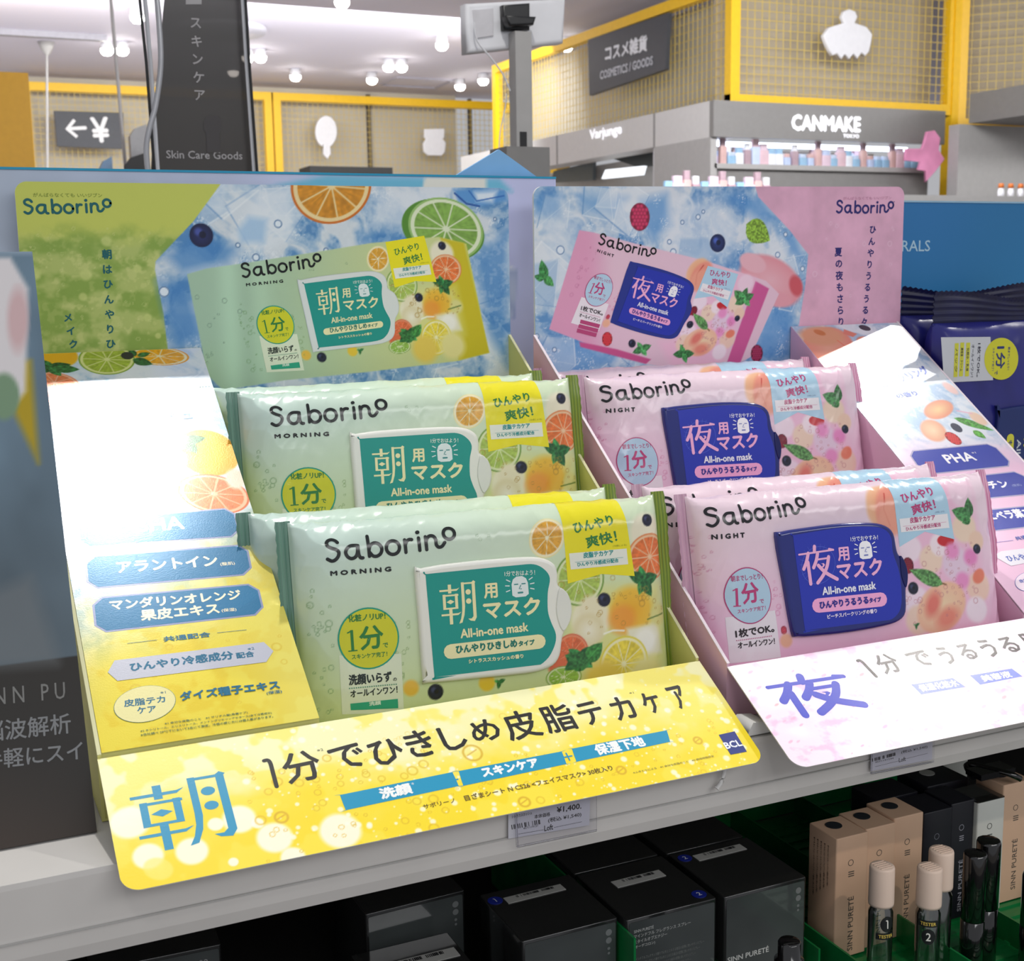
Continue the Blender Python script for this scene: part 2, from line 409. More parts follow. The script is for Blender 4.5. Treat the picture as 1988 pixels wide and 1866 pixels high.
class Art:
    """flat coloured shapes in mm on a surface; emit() lays them, layer over layer, on that surface"""
    def __init__(s): s.items = []; s.T = lambda p: p; s.layer = 1; s.S = 1.0
    def p(s, P): return np.asarray(s.T(np.asarray(P, float))).reshape(-1, 2)
    def tris(s, V, T, col, dl=0): s.items.append((np.asarray(V, float), np.asarray(T, int), lin(col), s.layer+dl+0.025*(len(s.items) % 36)))
    def poly(s, P, col, dl=0, raw=False):
        from mathutils.geometry import tessellate_polygon
        P = np.asarray(P, float) if raw else s.p(P)
        P = P[np.hypot(*(P-np.roll(P, 1, 0)).T) > 1e-4]
        s.tris(P, tessellate_polygon([[Vector((x, y, 0)) for x, y in P]]), col, dl)
    def ell(s, c, a, b, col, seg=40, dl=0):
        c, a, b = [np.asarray(q, float) for q in (c, a, b)]
        s.poly([c+(a-c)*math.cos(t)+(b-c)*math.sin(t) for t in np.linspace(0, 2*PI, seg, endpoint=False)], col, dl)
    def ering(s, c, a, b, k, col, seg=44, dl=0):
        c, a, b = [np.asarray(q, float) for q in (c, a, b)]; th = np.linspace(0, 2*PI, seg, endpoint=False)
        P = [c+(a-c)*math.cos(t)+(b-c)*math.sin(t) for t in th]+[c+k*((a-c)*math.cos(t)+(b-c)*math.sin(t)) for t in th]
        F = []
        for i in range(seg): j = (i+1) % seg; F += [(i, j, seg+j), (i, seg+j, seg+i)]
        s.tris(s.p(P), F, col, dl)
    def disc(s, c, r, col, seg=24, dl=0): s.ell(c, (c[0]+r, c[1]), (c[0], c[1]+r), col, seg, dl)
    def stroke(s, P, wd, col, caps=True, raw=False, dl=0):
        P = np.asarray(P, float) if raw else s.p(P); wd = wd*s.S; h = wd/2; V = []; T = []; k = len(P)
        d = np.gradient(P, axis=0) if k > 2 else np.tile(P[-1]-P[0], (k, 1)); d /= np.linalg.norm(d, axis=1, keepdims=True)+1e-12
        q = np.stack([-d[:, 1], d[:, 0]], 1)
        V = np.concatenate([P+q*h, P-q*h])
        for i in range(k-1): T += [(i, k+i, k+i+1), (i, k+i+1, i+1)]
        if caps:
            for e, sg in ((0, -1), (k-1, 1)):
                base = len(V); a0 = math.atan2(*(d[e]*sg)[::-1]); arc = [P[e]+h*np.array([math.cos(a0+t), math.sin(a0+t)]) for t in np.linspace(-PI/2, PI/2, 7)]
                V = np.concatenate([V, [P[e]], arc]); T += [(base, base+1+i, base+2+i) for i in range(6)]
        s.tris(V, T, col, dl)
    def bold(s, P, T, col, b, dl=0):
        for i, (dx, dy) in enumerate([(b, 0), (-b, 0), (0, b), (0, -b)] if b else [(0, 0)]): s.tris(P+np.array([dx, dy]), T, col, dl)
    def text(s, body, p0, p1, ptop, col, bold=0.0, dl=0, vfit=True):
        """lettering whose box runs from p0 to p1 along its foot and up to the height of ptop"""
        p0, p1, pt = s.p([p0, p1, ptop]); V, T = text_mesh(body)
        if not len(V): return
        lo = V.min(0); hi = V.max(0); e = p1-p0; L = np.hypot(*e); e = e/L; n = np.array([-e[1], e[0]]); h = (pt-p0)@n
        if h < 0: n = -n; h = -h
        q = (V-lo)/(hi-lo); s.bold(p0+np.outer(q[:, 0]*L, e)+np.outer(q[:, 1]*h, n), T, col, bold*s.S, dl)
    def vtext(s, body, top, bottom, size, col, bold=0.0):
        top = np.asarray(top, float); bottom = np.asarray(bottom, float); n = len(body); d = (bottom-top)/max(n-1, 1)
        for i, ch in enumerate(body):
            k = size/0.92; c = top+d*i; V, T = text_mesh(ch)
            if not len(V): continue
            lo = V.min(0); hi = V.max(0); s.bold(s.p(c+(V-(lo+hi)/2)*k), T, col, bold*s.S)
    def emit(s, mb, fn, step=0.08, mx=None, mat=0, smooth=False):
        for V, T, c, l in s.items:
            if mx: V, T = split_tris(V, T, mx)
            a = V[T]; ar = (a[:, 1, 0]-a[:, 0, 0])*(a[:, 2, 1]-a[:, 0, 1])-(a[:, 1, 1]-a[:, 0, 1])*(a[:, 2, 0]-a[:, 0, 0])
            T = T.copy(); T[ar < 0] = T[ar < 0][:, ::-1]
            mb.add(fn(V[:, 0], V[:, 1], l*step), T, mat, smooth, c)

def plane_map(o, u, v, n):
    o, u, v, n = [np.asarray(a, float) for a in (o, u, v, n)]
    return lambda U, V, d=0.0: o+(np.asarray(U)/1000)[..., None]*u+(np.asarray(V)/1000)[..., None]*v+np.asarray(d/1000)*n
def affine(src, dst):
    src = np.asarray(src, float); A = np.concatenate([src, np.ones((len(src), 1))], 1); X = np.linalg.lstsq(A, np.asarray(dst, float), rcond=None)[0]
    return lambda p: np.asarray(p, float)@X[:2]+X[2]

# hand-drawn lettering in unit boxes
LOGO = [[(53, 84), (45, 94), (30, 100), (14, 96), (5, 84), (9, 70), (26, 60), (44, 52), (54, 40), (50, 22), (36, 8), (20, 4), (2, 14)],
        [(140, 60), (130, 62), (107, 62), (90, 50), (84, 33), (92, 15), (108, 6), (126, 12), (136, 30), (140, 60)], [(141, 60), (141, 22), (148, 6), (158, 4)],
        [(188, 98), (188, 8)], [(188, 36), (196, 55), (214, 64), (234, 58), (246, 38), (240, 16), (222, 5), (204, 8), (191, 24)],
        [(324+31*math.cos(t), 36+31*math.sin(t)) for t in np.linspace(0, 2*PI, 15)],
        [(346+8, 64), (346+8, 8)], [(354, 40), (362, 56), (374, 63), (386, 62)], [(418, 66), (418, 10)],
        [(450, 68), (450, 10)], [(450, 44), (458, 62), (472, 70), (488, 66), (496, 50), (496, 28), (506, 16), (522, 18), (536, 34)],
        [(561+26*math.cos(t), 72+26*math.sin(t)) for t in np.linspace(0, 2*PI, 15)]]
LOGO[5] = [(297+30*math.cos(t), 35+30*math.sin(t)) for t in np.linspace(0, 2*PI, 15)]
def logo(art, p0, p1, col, wd=0.026, reg=False):
    p0, p1 = art.p([p0, p1]); e = p1-p0; L = np.hypot(*e); e /= L; n = np.array([-e[1], e[0]]); k = L/587.0
    W = lambda Q: p0+np.outer(Q[:, 0]*k, e)+np.outer(Q[:, 1]*k, n)
    S0, art.S = art.S, 1.0
    for st in LOGO:
        Q = smooth_path(st, 4) if len(st) > 2 else np.array(st, float); art.stroke(W(Q), wd*L, col, raw=True)
    art.stroke(W(np.array([(416, 92), (419, 93)], float)), wd*1.15*L, col, raw=True)
    if reg: art.stroke(W(np.array([(592, 100), (596, 100)], float)), wd*0.4*L, col, raw=True)
    art.S = S0
def box_frame(art, p0, p1, pt):
    p0, p1, pt = art.p([p0, p1, pt]); e = p1-p0; L = np.hypot(*e); e = e/L; n = np.array([-e[1], e[0]]); h = (pt-p0)@n
    return (lambda Q: p0+np.outer(np.asarray(Q, float)[:, 0]*L/100, e)+np.outer(np.asarray(Q, float)[:, 1]*h/100, n)), L/100
def asa(art, p0, p1, pt, col):
    """the big morning character with a diamond and two discs"""
    W, k = box_frame(art, p0, p1, pt)
    R = lambda x0, y0, x1, y1: art.poly(W([(x0, y0), (x1, y0), (x1, y1), (x0, y1)]), col, raw=True)
    R(20, 74, 29, 95); art.poly(W([(-4, 79), (44, 79), (52, 86), (44, 83.5), (-4, 83.5)]), col, raw=True)
    R(4, 36, 12, 72); R(38, 36, 46, 72); R(4, 67, 48, 71); R(4, 36, 46, 40); R(20, 0, 29, 36)
    art.poly(W([(14, 53.5), (25, 59), (36, 53.5), (25, 48)]), col, raw=True)
    art.poly(W([(-2, 21), (45, 21), (54, 28), (45, 25.5), (-2, 25.5)]), col, raw=True)
    art.poly(W([(57, 98), (65, 98), (65, 40), (62, 20), (55, 2), (46, 0), (52, 12), (56, 28), (57, 45)]), col, raw=True)
    R(57, 93, 96, 97); art.poly(W([(87, 97), (92, 101), (98, 97), (96, 95), (96, 12), (90, 3), (78, 5), (72, 10), (82, 10), (87, 15)]), col, raw=True)
    for y in (74, 52):
        art.poly(W([(76+7.5*math.cos(t), y+6.5*math.sin(t)) for t in np.linspace(0, 2*PI, 20, endpoint=False)]), col, raw=True)
YORU = [([(0, 84), (96, 84)], 4.5), ([(86, 88), (98, 84)], 5), ([(46, 100), (44, 86)], 9), ([(26, 84), (18, 62), (8, 44)], 9), ([(22, 60), (22, 2)], 9),
        ([(52, 80), (46, 62), (36, 44)], 9), ([(50, 64), (80, 64)], 4.5), ([(82, 67), (74, 42), (60, 20), (42, 2)], 9), ([(50, 48), (68, 26), (98, 4)], 9)]
def yoru(art, p0, p1, pt, col, wk=1.0):
    W, k = box_frame(art, p0, p1, pt)
    S0, art.S = art.S, 1.0
    for st, wd in YORU:
        Q = smooth_path(st, 4) if len(st) > 2 else np.array(st, float); art.stroke(W(Q), wd*k*wk, col, raw=True)
    art.poly(W([(58, 52), (66, 52), (69, 47), (64, 41), (56, 42), (62, 45), (63, 49)]), col, raw=True)
    art.S = S0
def face_mask(art, c, s, col, dark):
    """little sheet-mask face with rays"""
    c = np.asarray(c, float); W = lambda Q: [c+np.array(q)*s for q in Q]
    art.poly(W([(-1, -1.0), (-1, 0.3), (-0.8, 0.85), (-0.35, 1.15), (0.35, 1.15), (0.8, 0.85), (1, 0.3), (1, -1.0), (0.6, -1.25), (-0.6, -1.25)]), col)
    for x in (-0.45, 0.45): art.stroke(W([(x-0.2, 0.25), (x+0.2, 0.25)]), 0.13*s, dark, dl=1)
    art.stroke(W([(0.1, 0.1), (-0.12, -0.3), (0.15, -0.32)]), 0.1*s, dark, dl=1); art.stroke(W([(-0.25, -0.75), (0.25, -0.75)]), 0.2*s, dark, dl=1)
    for sg in (-1, 1):
        for a in (-0.25, 0.1, 0.45): art.stroke(W([(sg*1.3*math.cos(a), 1.5*math.sin(a)), (sg*1.75*math.cos(a), 2.0*math.sin(a))]), 0.12*s, col)

def one(art, foot, top, col, wd, serif=False):
    """numeral one drawn with strokes: foot centre to top, flag to the left, optional foot serif"""
    f, t = np.array(foot, float), np.array(top, float); d = t-f; L = np.hypot(*d); e = d/L; q = np.array([e[1], -e[0]])
    if serif:
        art.stroke([f, t], wd, col, False); art.stroke([t-e*wd*0.3, t-e*0.12*L-q*0.2*L], wd*0.45, col); art.stroke([f-q*0.2*L, f+q*0.2*L], wd*0.4, col)
    else:
        art.stroke(smooth_path([f, f+d*0.5, f+d*0.86, t-q*0.05*L, t-q*0.16*L], 4), wd, col)
# ---------------------------------------------------------------- shared materials
m_card = print_mat('printed_card', 0.42, 0.35, bscale=900, bstr=0.04, gain=1.08)
m_foilcard = print_mat('printed_pearl_card', 0.205, 0.8, metal=0.16, bscale=1500, bstr=0.04, gain=1.0)
m_flapy = print_mat('printed_satin_card', 0.38, 0.35, bscale=900, bstr=0.04, gain=1.03)
m_flap = print_mat('printed_gloss_card', 0.27, 0.7, bscale=900, bstr=0.04, gain=1.05)
m_pouch = print_mat('printed_film', 0.2, 0.65, bscale=42, bstr=0.55, gain=1.0)
m_label = print_mat('printed_label', 0.25, 0.5, gain=1.05)
m_sign = print_mat('sign_print', 0.5, 0.3)
m_white = mat('white_shelf_enamel', (210, 207, 203), 0.38, 0.0, 0.4, 0.02)
m_paper = mat('white_paper', (225, 224, 222), 0.7, vary=0.02)
m_cream = mat('cream_card', (226, 224, 176), 0.6, vary=0.03)
m_ycard = mat('yellow_card', (222, 218, 130), 0.55, vary=0.03)
m_pcard = mat('pink_card', (226, 182, 204), 0.55, vary=0.03)
m_pwhite = mat('pale_pink_card', (238, 224, 232), 0.55, vary=0.03)
m_black = mat('black_card', (26, 26, 28), 0.32, vary=0.1)
m_dark = mat('dark_metal', (22, 22, 22), 0.6, vary=0.1)
XA, YA, ZA = np.eye(3)
KA = -0.009; K0 = np.array([0.3279, -0.016, 0.0])
KX = np.array([math.cos(KA), math.sin(KA), 0]); KY = np.array([-math.sin(KA), math.cos(KA), 0])

def rounded_clamp(U, V, x0, y0, x1, y1, r, corners):
    """pull grid points lying outside rounded corners onto the arc; corners = bl, br, tr, tl"""
    U = U.copy(); V = V.copy()
    for (cx, cy, sx, sy), on in zip(((x0+r, y0+r, -1, -1), (x1-r, y0+r, 1, -1), (x1-r, y1-r, 1, 1), (x0+r, y1-r, -1, 1)), corners):
        if not on: continue
        dx = (U-cx)*sx; dy = (V-cy)*sy; d = np.hypot(dx, dy); m = (dx > 0) & (dy > 0) & (d > r)
        U[m] = cx+(U[m]-cx)*r/d[m]; V[m] = cy+(V[m]-cy)*r/d[m]
    return U, V
def printed_sheet(name, cv, art, fn, thick, mats, parent, r=0.0, corners=(0, 0, 0, 0), step=0.08):
    """card sheet: printed front from the canvas, lettering on it, plain rim and back"""
    mb = MB(); x0, y0, x1, y1 = cv.ext
    U, V = rounded_clamp(cv.U, cv.Vv, x0, y0, x1, y1, r, corners) if r else (cv.U, cv.Vv)
    mb.grid(fn(U, V, 0.0), lin(cv.C), 0, False)
    if art: art.emit(mb, fn, step)
    P = np.array(rrect(x0, y0, x1, y1, r if r else 0.01, 6, corners) if r else [(x0, y0), (x1, y0), (x1, y1), (x0, y1)])
    k = len(P); A = fn(P[:, 0], P[:, 1], -0.02); B = fn(P[:, 0], P[:, 1], -thick); i = np.arange(k); j = (i+1) % k
    mb.add(np.concatenate([A, B]), np.stack([i, j, k+j, k+i], 1)[:, ::-1], 1, False)
    mb.add(B, [tuple(range(k))[::-1]], 1)
    return mb.build(name, mats, parent)

# ================================================================= printed pack fronts
def ingredients_tag(art, x0, x1, top, lines, bar, dark=(30, 45, 40)):
    pass

def lid_yellow(art):
    W = (238, 236, 226); G = (28, 150, 140); C = (240, 232, 180)
    art.poly(LABEL_Y, G); art.layer += 1
    asa(art, (81.1,54.6), (100.5,54.3), (81.4,76.6), C)
    art.text('用', (104.8,66.3), (112.0,66.2), (104.7,73.9), C, 0.25)
    art.text('マスク', (103.9,55.7), (135.0,55.2), (104.0,64.4), C, 0.45)
    art.text('All-in-one mask', (90.3,46.8), (127.6,46.6), (90.0,51.4), C, 0.2)
    pill(art, (84.3,40.4), (133.1,40.3), 32/8.3, C)
    art.layer += 1
    art.text('ひんやりひきしめ', (87.2,39.1), (120.7,38.9), (86.9,43.1), (30, 120, 105), 0.25)
    art.text('タイプ', (121.7,39.1), (130.5,39.0), (121.7,41.8), (30, 120, 105), 0.2)
    art.text('シトラススカッシュの香り', (93.5,33.1), (123.7,32.6), (93.4,35.2), C, 0.12)
    art.layer -= 1
    face_mask(art, (124.9,70.9), 4.6, (225, 235, 235), (60, 140, 140))
    art.text('1分でおはよう！', (116.8,76.9), (133.8,76.1), (116.8,79.6), (225, 235, 225), 0.05)
    art.layer -= 1
def pill(art, c0, c1, r, col):
    c0, c1 = np.asarray(c0, float), np.asarray(c1, float); art.stroke([c0, (c0+c1)/2, c1], 2*r, col)
LABEL_Y = smooth_loop([(73.9,81.5), (74.6,82.1), (99.2,82.2), (124.1,82.2), (133.6,81.8), (139.3,78.6), (142.1,73.5), (140.3,65.8), (139.6,56.2), (140.9,50.0), (143.1,43.1), (141.6,36.6), (136.4,29.9), (127.3,26.8), (101.0,27.2), (75.2,28.1), (74.5,28.7), (74.2,55.9)], 4)
LID_Y = smooth_loop([(68.7,84.1), (72.0,85.3), (87.3,86.4), (112.0,86.5), (130.8,86.0), (140.2,84.3), (145.9,80.4), (147.2,74.8), (147.0,69.3), (152.1,64.6), (154.0,56.5), (152.3,48.8), (148.4,43.7), (146.6,38.5), (144.9,31.4), (140.6,26.4), (132.1,24.1), (119.5,23.8), (94.6,24.4), (71.3,25.1), (68.7,27.4), (68.6,56.5)], 3)
TAB_Y = smooth_loop([(147.1,67.5), (151.4,64.1), (153.0,56.6), (151.5,49.5), (147.6,44.4), (145.0,49.5), (144.3,57.5)], 4)

def pack_yellow(cv, art):
    X, Y = cv.U, cv.Vv
    if cv.base:
        t = np.clip((95-Y)/85, 0, 1)[..., None]; u = np.clip((X-20)/170, 0, 1)[..., None]
        c = np.array((206, 228, 218))*(1-t)+np.array((206, 220, 160))*t
        cv.C[...] = c*(1-0.35*u)+np.array((224, 228, 150))*0.35*u
    fr = smooth_loop([(137.0,116.9), (136.1,89.1), (148.7,71.0), (154.6,55.8), (145.0,25.3), (136.9,20.2), (156.2,4.5), (209.3,4.1), (211.0,48.7), (211.4,111.1)], 3)
    cv.poly([(148.4,67.4), (155.1,54.5), (144.7,21.7), (210.1,21.4), (210.2,63.8)], (226, 222, 140), soft=8, alpha=0.8)
    cv.disc((165.0,48.6), 11.5, (240, 235, 205), soft=0.25); cv.disc((203.2,93.0), 11, (238, 232, 205), soft=0.3)
    cv.citrus((143.6,95.1), (153.9,95.1), (145.1,105.9), (238, 226, 160), (244, 238, 205), (222, 164, 56), 8, 3)
    cv.citrus((160.4,71.1), (174.7,70.9), (160.9,85.7), (110, 150, 60), (222, 232, 180), (170, 195, 90), 10, 5)
    cv.citrus((204.1,79.3), (219.0,79.2), (204.5,92.3), (225, 130, 70), (240, 200, 160), (232, 120, 60), 10, 7)
    cv.disc((189.7,51.0), 13.5, (236, 172, 40), soft=0.35, col2=(238, 196, 70)); cv.disc((183.3,46.7), 8, (240, 150, 60), soft=0.6, alpha=0.7)
    cv.disc((166.7,53.3), 8.5, (236, 228, 195), soft=0.4); cv.disc((163.3,42.7), 9, (245, 240, 220), soft=0.35, col2=(226, 214, 170))
    cv.citrus((152.6,31.7), (162.4,31.8), (152.8,42.0), (215, 90, 60), (235, 150, 110), (226, 110, 66), 9, 9)
    cv.poly([(185.6,41.5), (205.7,42.4), (208.4,25.4), (188.1,24.6)], (236, 232, 205), soft=3); cv.disc((196.9,33.5), 7, (246, 244, 232), soft=0.5)
    cv.citrus((182.6,22.1), (197.3,22.3), (183.9,37.4), (226, 210, 60), (246, 240, 190), (236, 214, 70), 10, 11)
    cv.line([(172.2,39.9), (177.6,41.2), (184.1,40.4)], 0.9, (250, 250, 235)); cv.disc((207.4,46.6), 6, (222, 216, 140), soft=0.5); cv.line([(199.2,45.0), (211.5,46.8)], 0.7, (90, 120, 50))
    cv.disc((62.4,23.3), 4.2, (236, 190, 70), soft=0.4); cv.disc((103.7,21.2), 4.5, (236, 200, 60), soft=0.3); cv.mint((110.5,20.7), 3.6, 0.4, 3)
    cv.disc((143.7,24.8), 5, (225, 110, 70), soft=0.4); cv.citrus((147.1,19.0), (157.4,19.0), (146.9,25.1), (120, 160, 60), (225, 232, 190), (150, 190, 80), 9, 13)
    cv.disc((170.1,13.8), 12, (235, 205, 90), soft=0.5); cv.disc((196.6,13.1), 12, (235, 225, 150), soft=0.5)
    cv.mint((198.3,66.8), 10.5, 0.25, 5); cv.mint((157.5,28.1), 11, 0.6, 4); cv.leaf((160.6,25.9), (170.8,35.2), 0.36, (60, 130, 60)); cv.leaf((161.7,23.3), (148.7,30.9), 0.4, (50, 110, 55))
    for q, r in (((204.7,99.8), 3.6), ((173.7,58.5), 3.8), ((75.4,19.7), 4.2)): cv.berry(q, r)
    for a in (((158.9,68.8)), ((173.0,50.2)), ((187.4,63.5)), ((199.6,49.9))):
        cv.bubbles(a[0]-10, a[1]-10, a[0]+12, a[1]+12, 13, 0.6, 2.2, (170, 130, 50), 0.55)
    x, y = (21.0,57.0)
    cv.bubbles(x-9, y-42, x+3, y+25, 26, 0.6, 1.9, (120, 160, 110), 0.6); cv.bubbles(x+32, y-40, x+43, y+2, 22, 0.6, 1.9, (130, 160, 100), 0.6); cv.bubbles(x+50, y+35, x+95, y+48, 4, 0.8, 1.6, (120, 150, 110), 0.5)
    # ribbon, round badge and caption tag, lettering
    Yel = (240, 228, 28); Gr = (46, 128, 60)
    rb = [(153.3,108.3), (153.3,69.3), (173.3,72.7), (192.9,69.7), (189.9,110.0)]
    up = np.array(rb[4])-np.array(rb[3]); k = 17/np.hypot(*up)
    art.poly([tuple(np.array(rb[0])+(np.array(rb[0])-np.array(rb[1]))*k*1.0), rb[0], rb[1], rb[2], rb[3], rb[4], tuple(np.array(rb[4])+up*k)] if cv.base else rb, Yel)
    art.layer += 1
    art.text('ひんやり', (159.8,96.2), (183.0,99.1), (159.2,101.9), Gr, 0.2); art.text('爽快！', (166.3,87.4), (184.2,89.7), (166.1,93.8), Gr, 0.2)
    art.text('(冷感による)', (181.3,86.6), (189.5,86.6), (181.3,87.9), (150, 160, 40))
    art.poly([(155.4,85.6), (155.6,76.8), (189.5,76.6), (189.4,85.3)], (236, 238, 226))
    art.layer += 1
    art.text('皮脂テカケア', (163.6,82.3), (181.2,82.4), (163.5,85.3), (40, 150, 150), 0.12)
    art.stroke([(158.5,80.5), (186.8,80.6)], 0.22, (120, 180, 175)); art.text('ひんやり冷感成分配合', (159.6,78.0), (183.9,78.2), (159.5,80.2), (40, 150, 150), 0.08)
    art.layer -= 2
    c, a, b = (42.1,51.6), (58.1,50.7), (42.9,67.6)
    art.poly([(26.2,44.4), (58.5,41.8), (57.8,11.0), (25.6,14.0)], (226, 234, 206))
    art.layer += 1
    art.ell(c, a, b, (30, 160, 130)); art.layer += 1
    c_ = np.array(c); art.ell(c, c_+(np.array(a)-c_)*0.95, c_+(np.array(b)-c_)*0.95, (214, 212, 42)); art.layer += 1
    one(art, (33.4,46.1), (33.5,56.8), Gr, 1.5, True); art.text('分', (37.6,46.0), (49.7,46.2), (37.9,57.7), Gr, 0.35); art.text('で', (49.3,46.0), (51.9,46.0), (49.4,48.3), Gr, 0.08)
    art.text('化粧ノリUP！', (32.3,61.0), (51.6,60.7), (32.2,64.6), Gr, 0.12); art.text('スキンケア完了！', (32.6,41.7), (51.1,41.4), (32.5,44.2), Gr, 0.08)
    art.layer -= 1
    art.text('洗顔いらず', (30.2,28.6), (52.4,28.0), (30.2,33.9), (25, 40, 35), 0.2); art.text('の', (53.3,28.1), (55.2,28.1), (53.3,29.7), (25, 40, 35), 0.05)
    for i in range(22):
        q = np.array((30.3,27.0))*(1-i/21)+np.array((54.7,26.3))*i/21; art.disc(q, 0.35, (60, 140, 110), 8)
    art.text('オールインワン！', (30.5,22.3), (55.1,21.8), (30.4,25.8), (25, 40, 35), 0.12)
    art.poly([(30.1,19.1), (55.0,18.6), (55.0,16.5), (54.9,13.7), (30.1,15.7)], (40, 165, 130)); art.layer += 1; art.text('洗顔', (39.8,16.8), (45.9,16.7), (39.8,18.8), (220, 240, 220), 0.1); art.layer -= 2
    logo(art, (23.9,92.6), (92.5,93.7), (16, 24, 24))
    art.text('M O R N I N G', (25.1,85.7), (56.5,85.2), (25.2,87.9), (16, 24, 24), 0.22)

def lid_pink(art):
    C = (240, 178, 214); N = (34, 48, 160)
    art.poly(LABEL_P, (36, 52, 172)); art.layer += 1
    c_, a_, b_ = (78.0,67.0), (89.5,66.9), (79.4,77.9)
    art.ering(c_, a_, b_, 0.965, (70, 90, 200))
    for i in range(14):
        t = PI*0.35+i*PI/13; q = np.array(c_); art.stroke([q+9.4*np.array([math.cos(t), math.sin(t)]), q+12.5*np.array([math.cos(t), math.sin(t)])], 0.18, (80, 100, 205))
    art.layer += 1
    yoru(art, (66.4,56.2), (90.1,57.0), (68.0,77.7), C)
    art.text('用', (91.8,68.2), (99.3,68.2), (92.1,75.8), C, 0.25); art.text('マスク', (90.5,57.5), (121.1,58.0), (91.0,66.8), C, 0.45)
    art.text('All-in-one mask', (78.8,49.6), (115.3,49.6), (79.0,54.0), (235, 235, 245), 0.2)
    art.layer -= 1; pill(art, (75.2,43.9), (118.2,43.1), 33/8.0, (242, 170, 212)); art.layer += 2
    art.text('ひんやりうるうる', (76.1,42.0), (109.1,41.8), (76.3,46.0), (40, 40, 140), 0.25); art.text('タイプ', (110.0,42.0), (117.9,41.9), (110.0,44.7), (40, 40, 140), 0.2)
    art.text('ピーチスパークリングの香り', (80.3,35.7), (114.2,35.7), (80.3,38.1), (230, 220, 240), 0.12)
    art.layer -= 1
    face_mask(art, (111.0,73.2), 4.4, (245, 245, 248), (120, 130, 190)); art.text('1分でおやすみ！', (101.5,78.7), (120.4,78.2), (101.5,81.6), (230, 232, 245), 0.05)
    art.layer -= 2
LID_P = smooth_loop([(52.9,85.7), (56.7,88.4), (75.8,89.5), (97.3,89.9), (117.6,88.7), (127.7,86.1), (132.7,81.3), (133.7,73.1), (134.6,68.6), (138.2,63.9), (139.6,56.2), (137.2,46.4), (135.6,34.1), (130.0,29.1), (118.7,27.2), (96.6,26.2), (75.2,26.5), (60.6,27.5), (57.2,30.9), (54.7,59.5)], 3)
LABEL_P = smooth_loop([(63.3,84.9), (64.1,85.7), (97.0,87.4), (117.3,86.2), (125.9,83.8), (129.9,78.4), (130.0,69.6), (133.1,56.8), (132.1,39.4), (126.6,31.9), (116.1,30.0), (89.9,29.7), (65.5,30.7), (64.7,31.4), (64.0,58.6)], 4)
TAB_P = smooth_loop([(134.8,67.3), (137.8,62.7), (138.7,55.7), (136.5,48.4), (134.1,55.5)], 4)

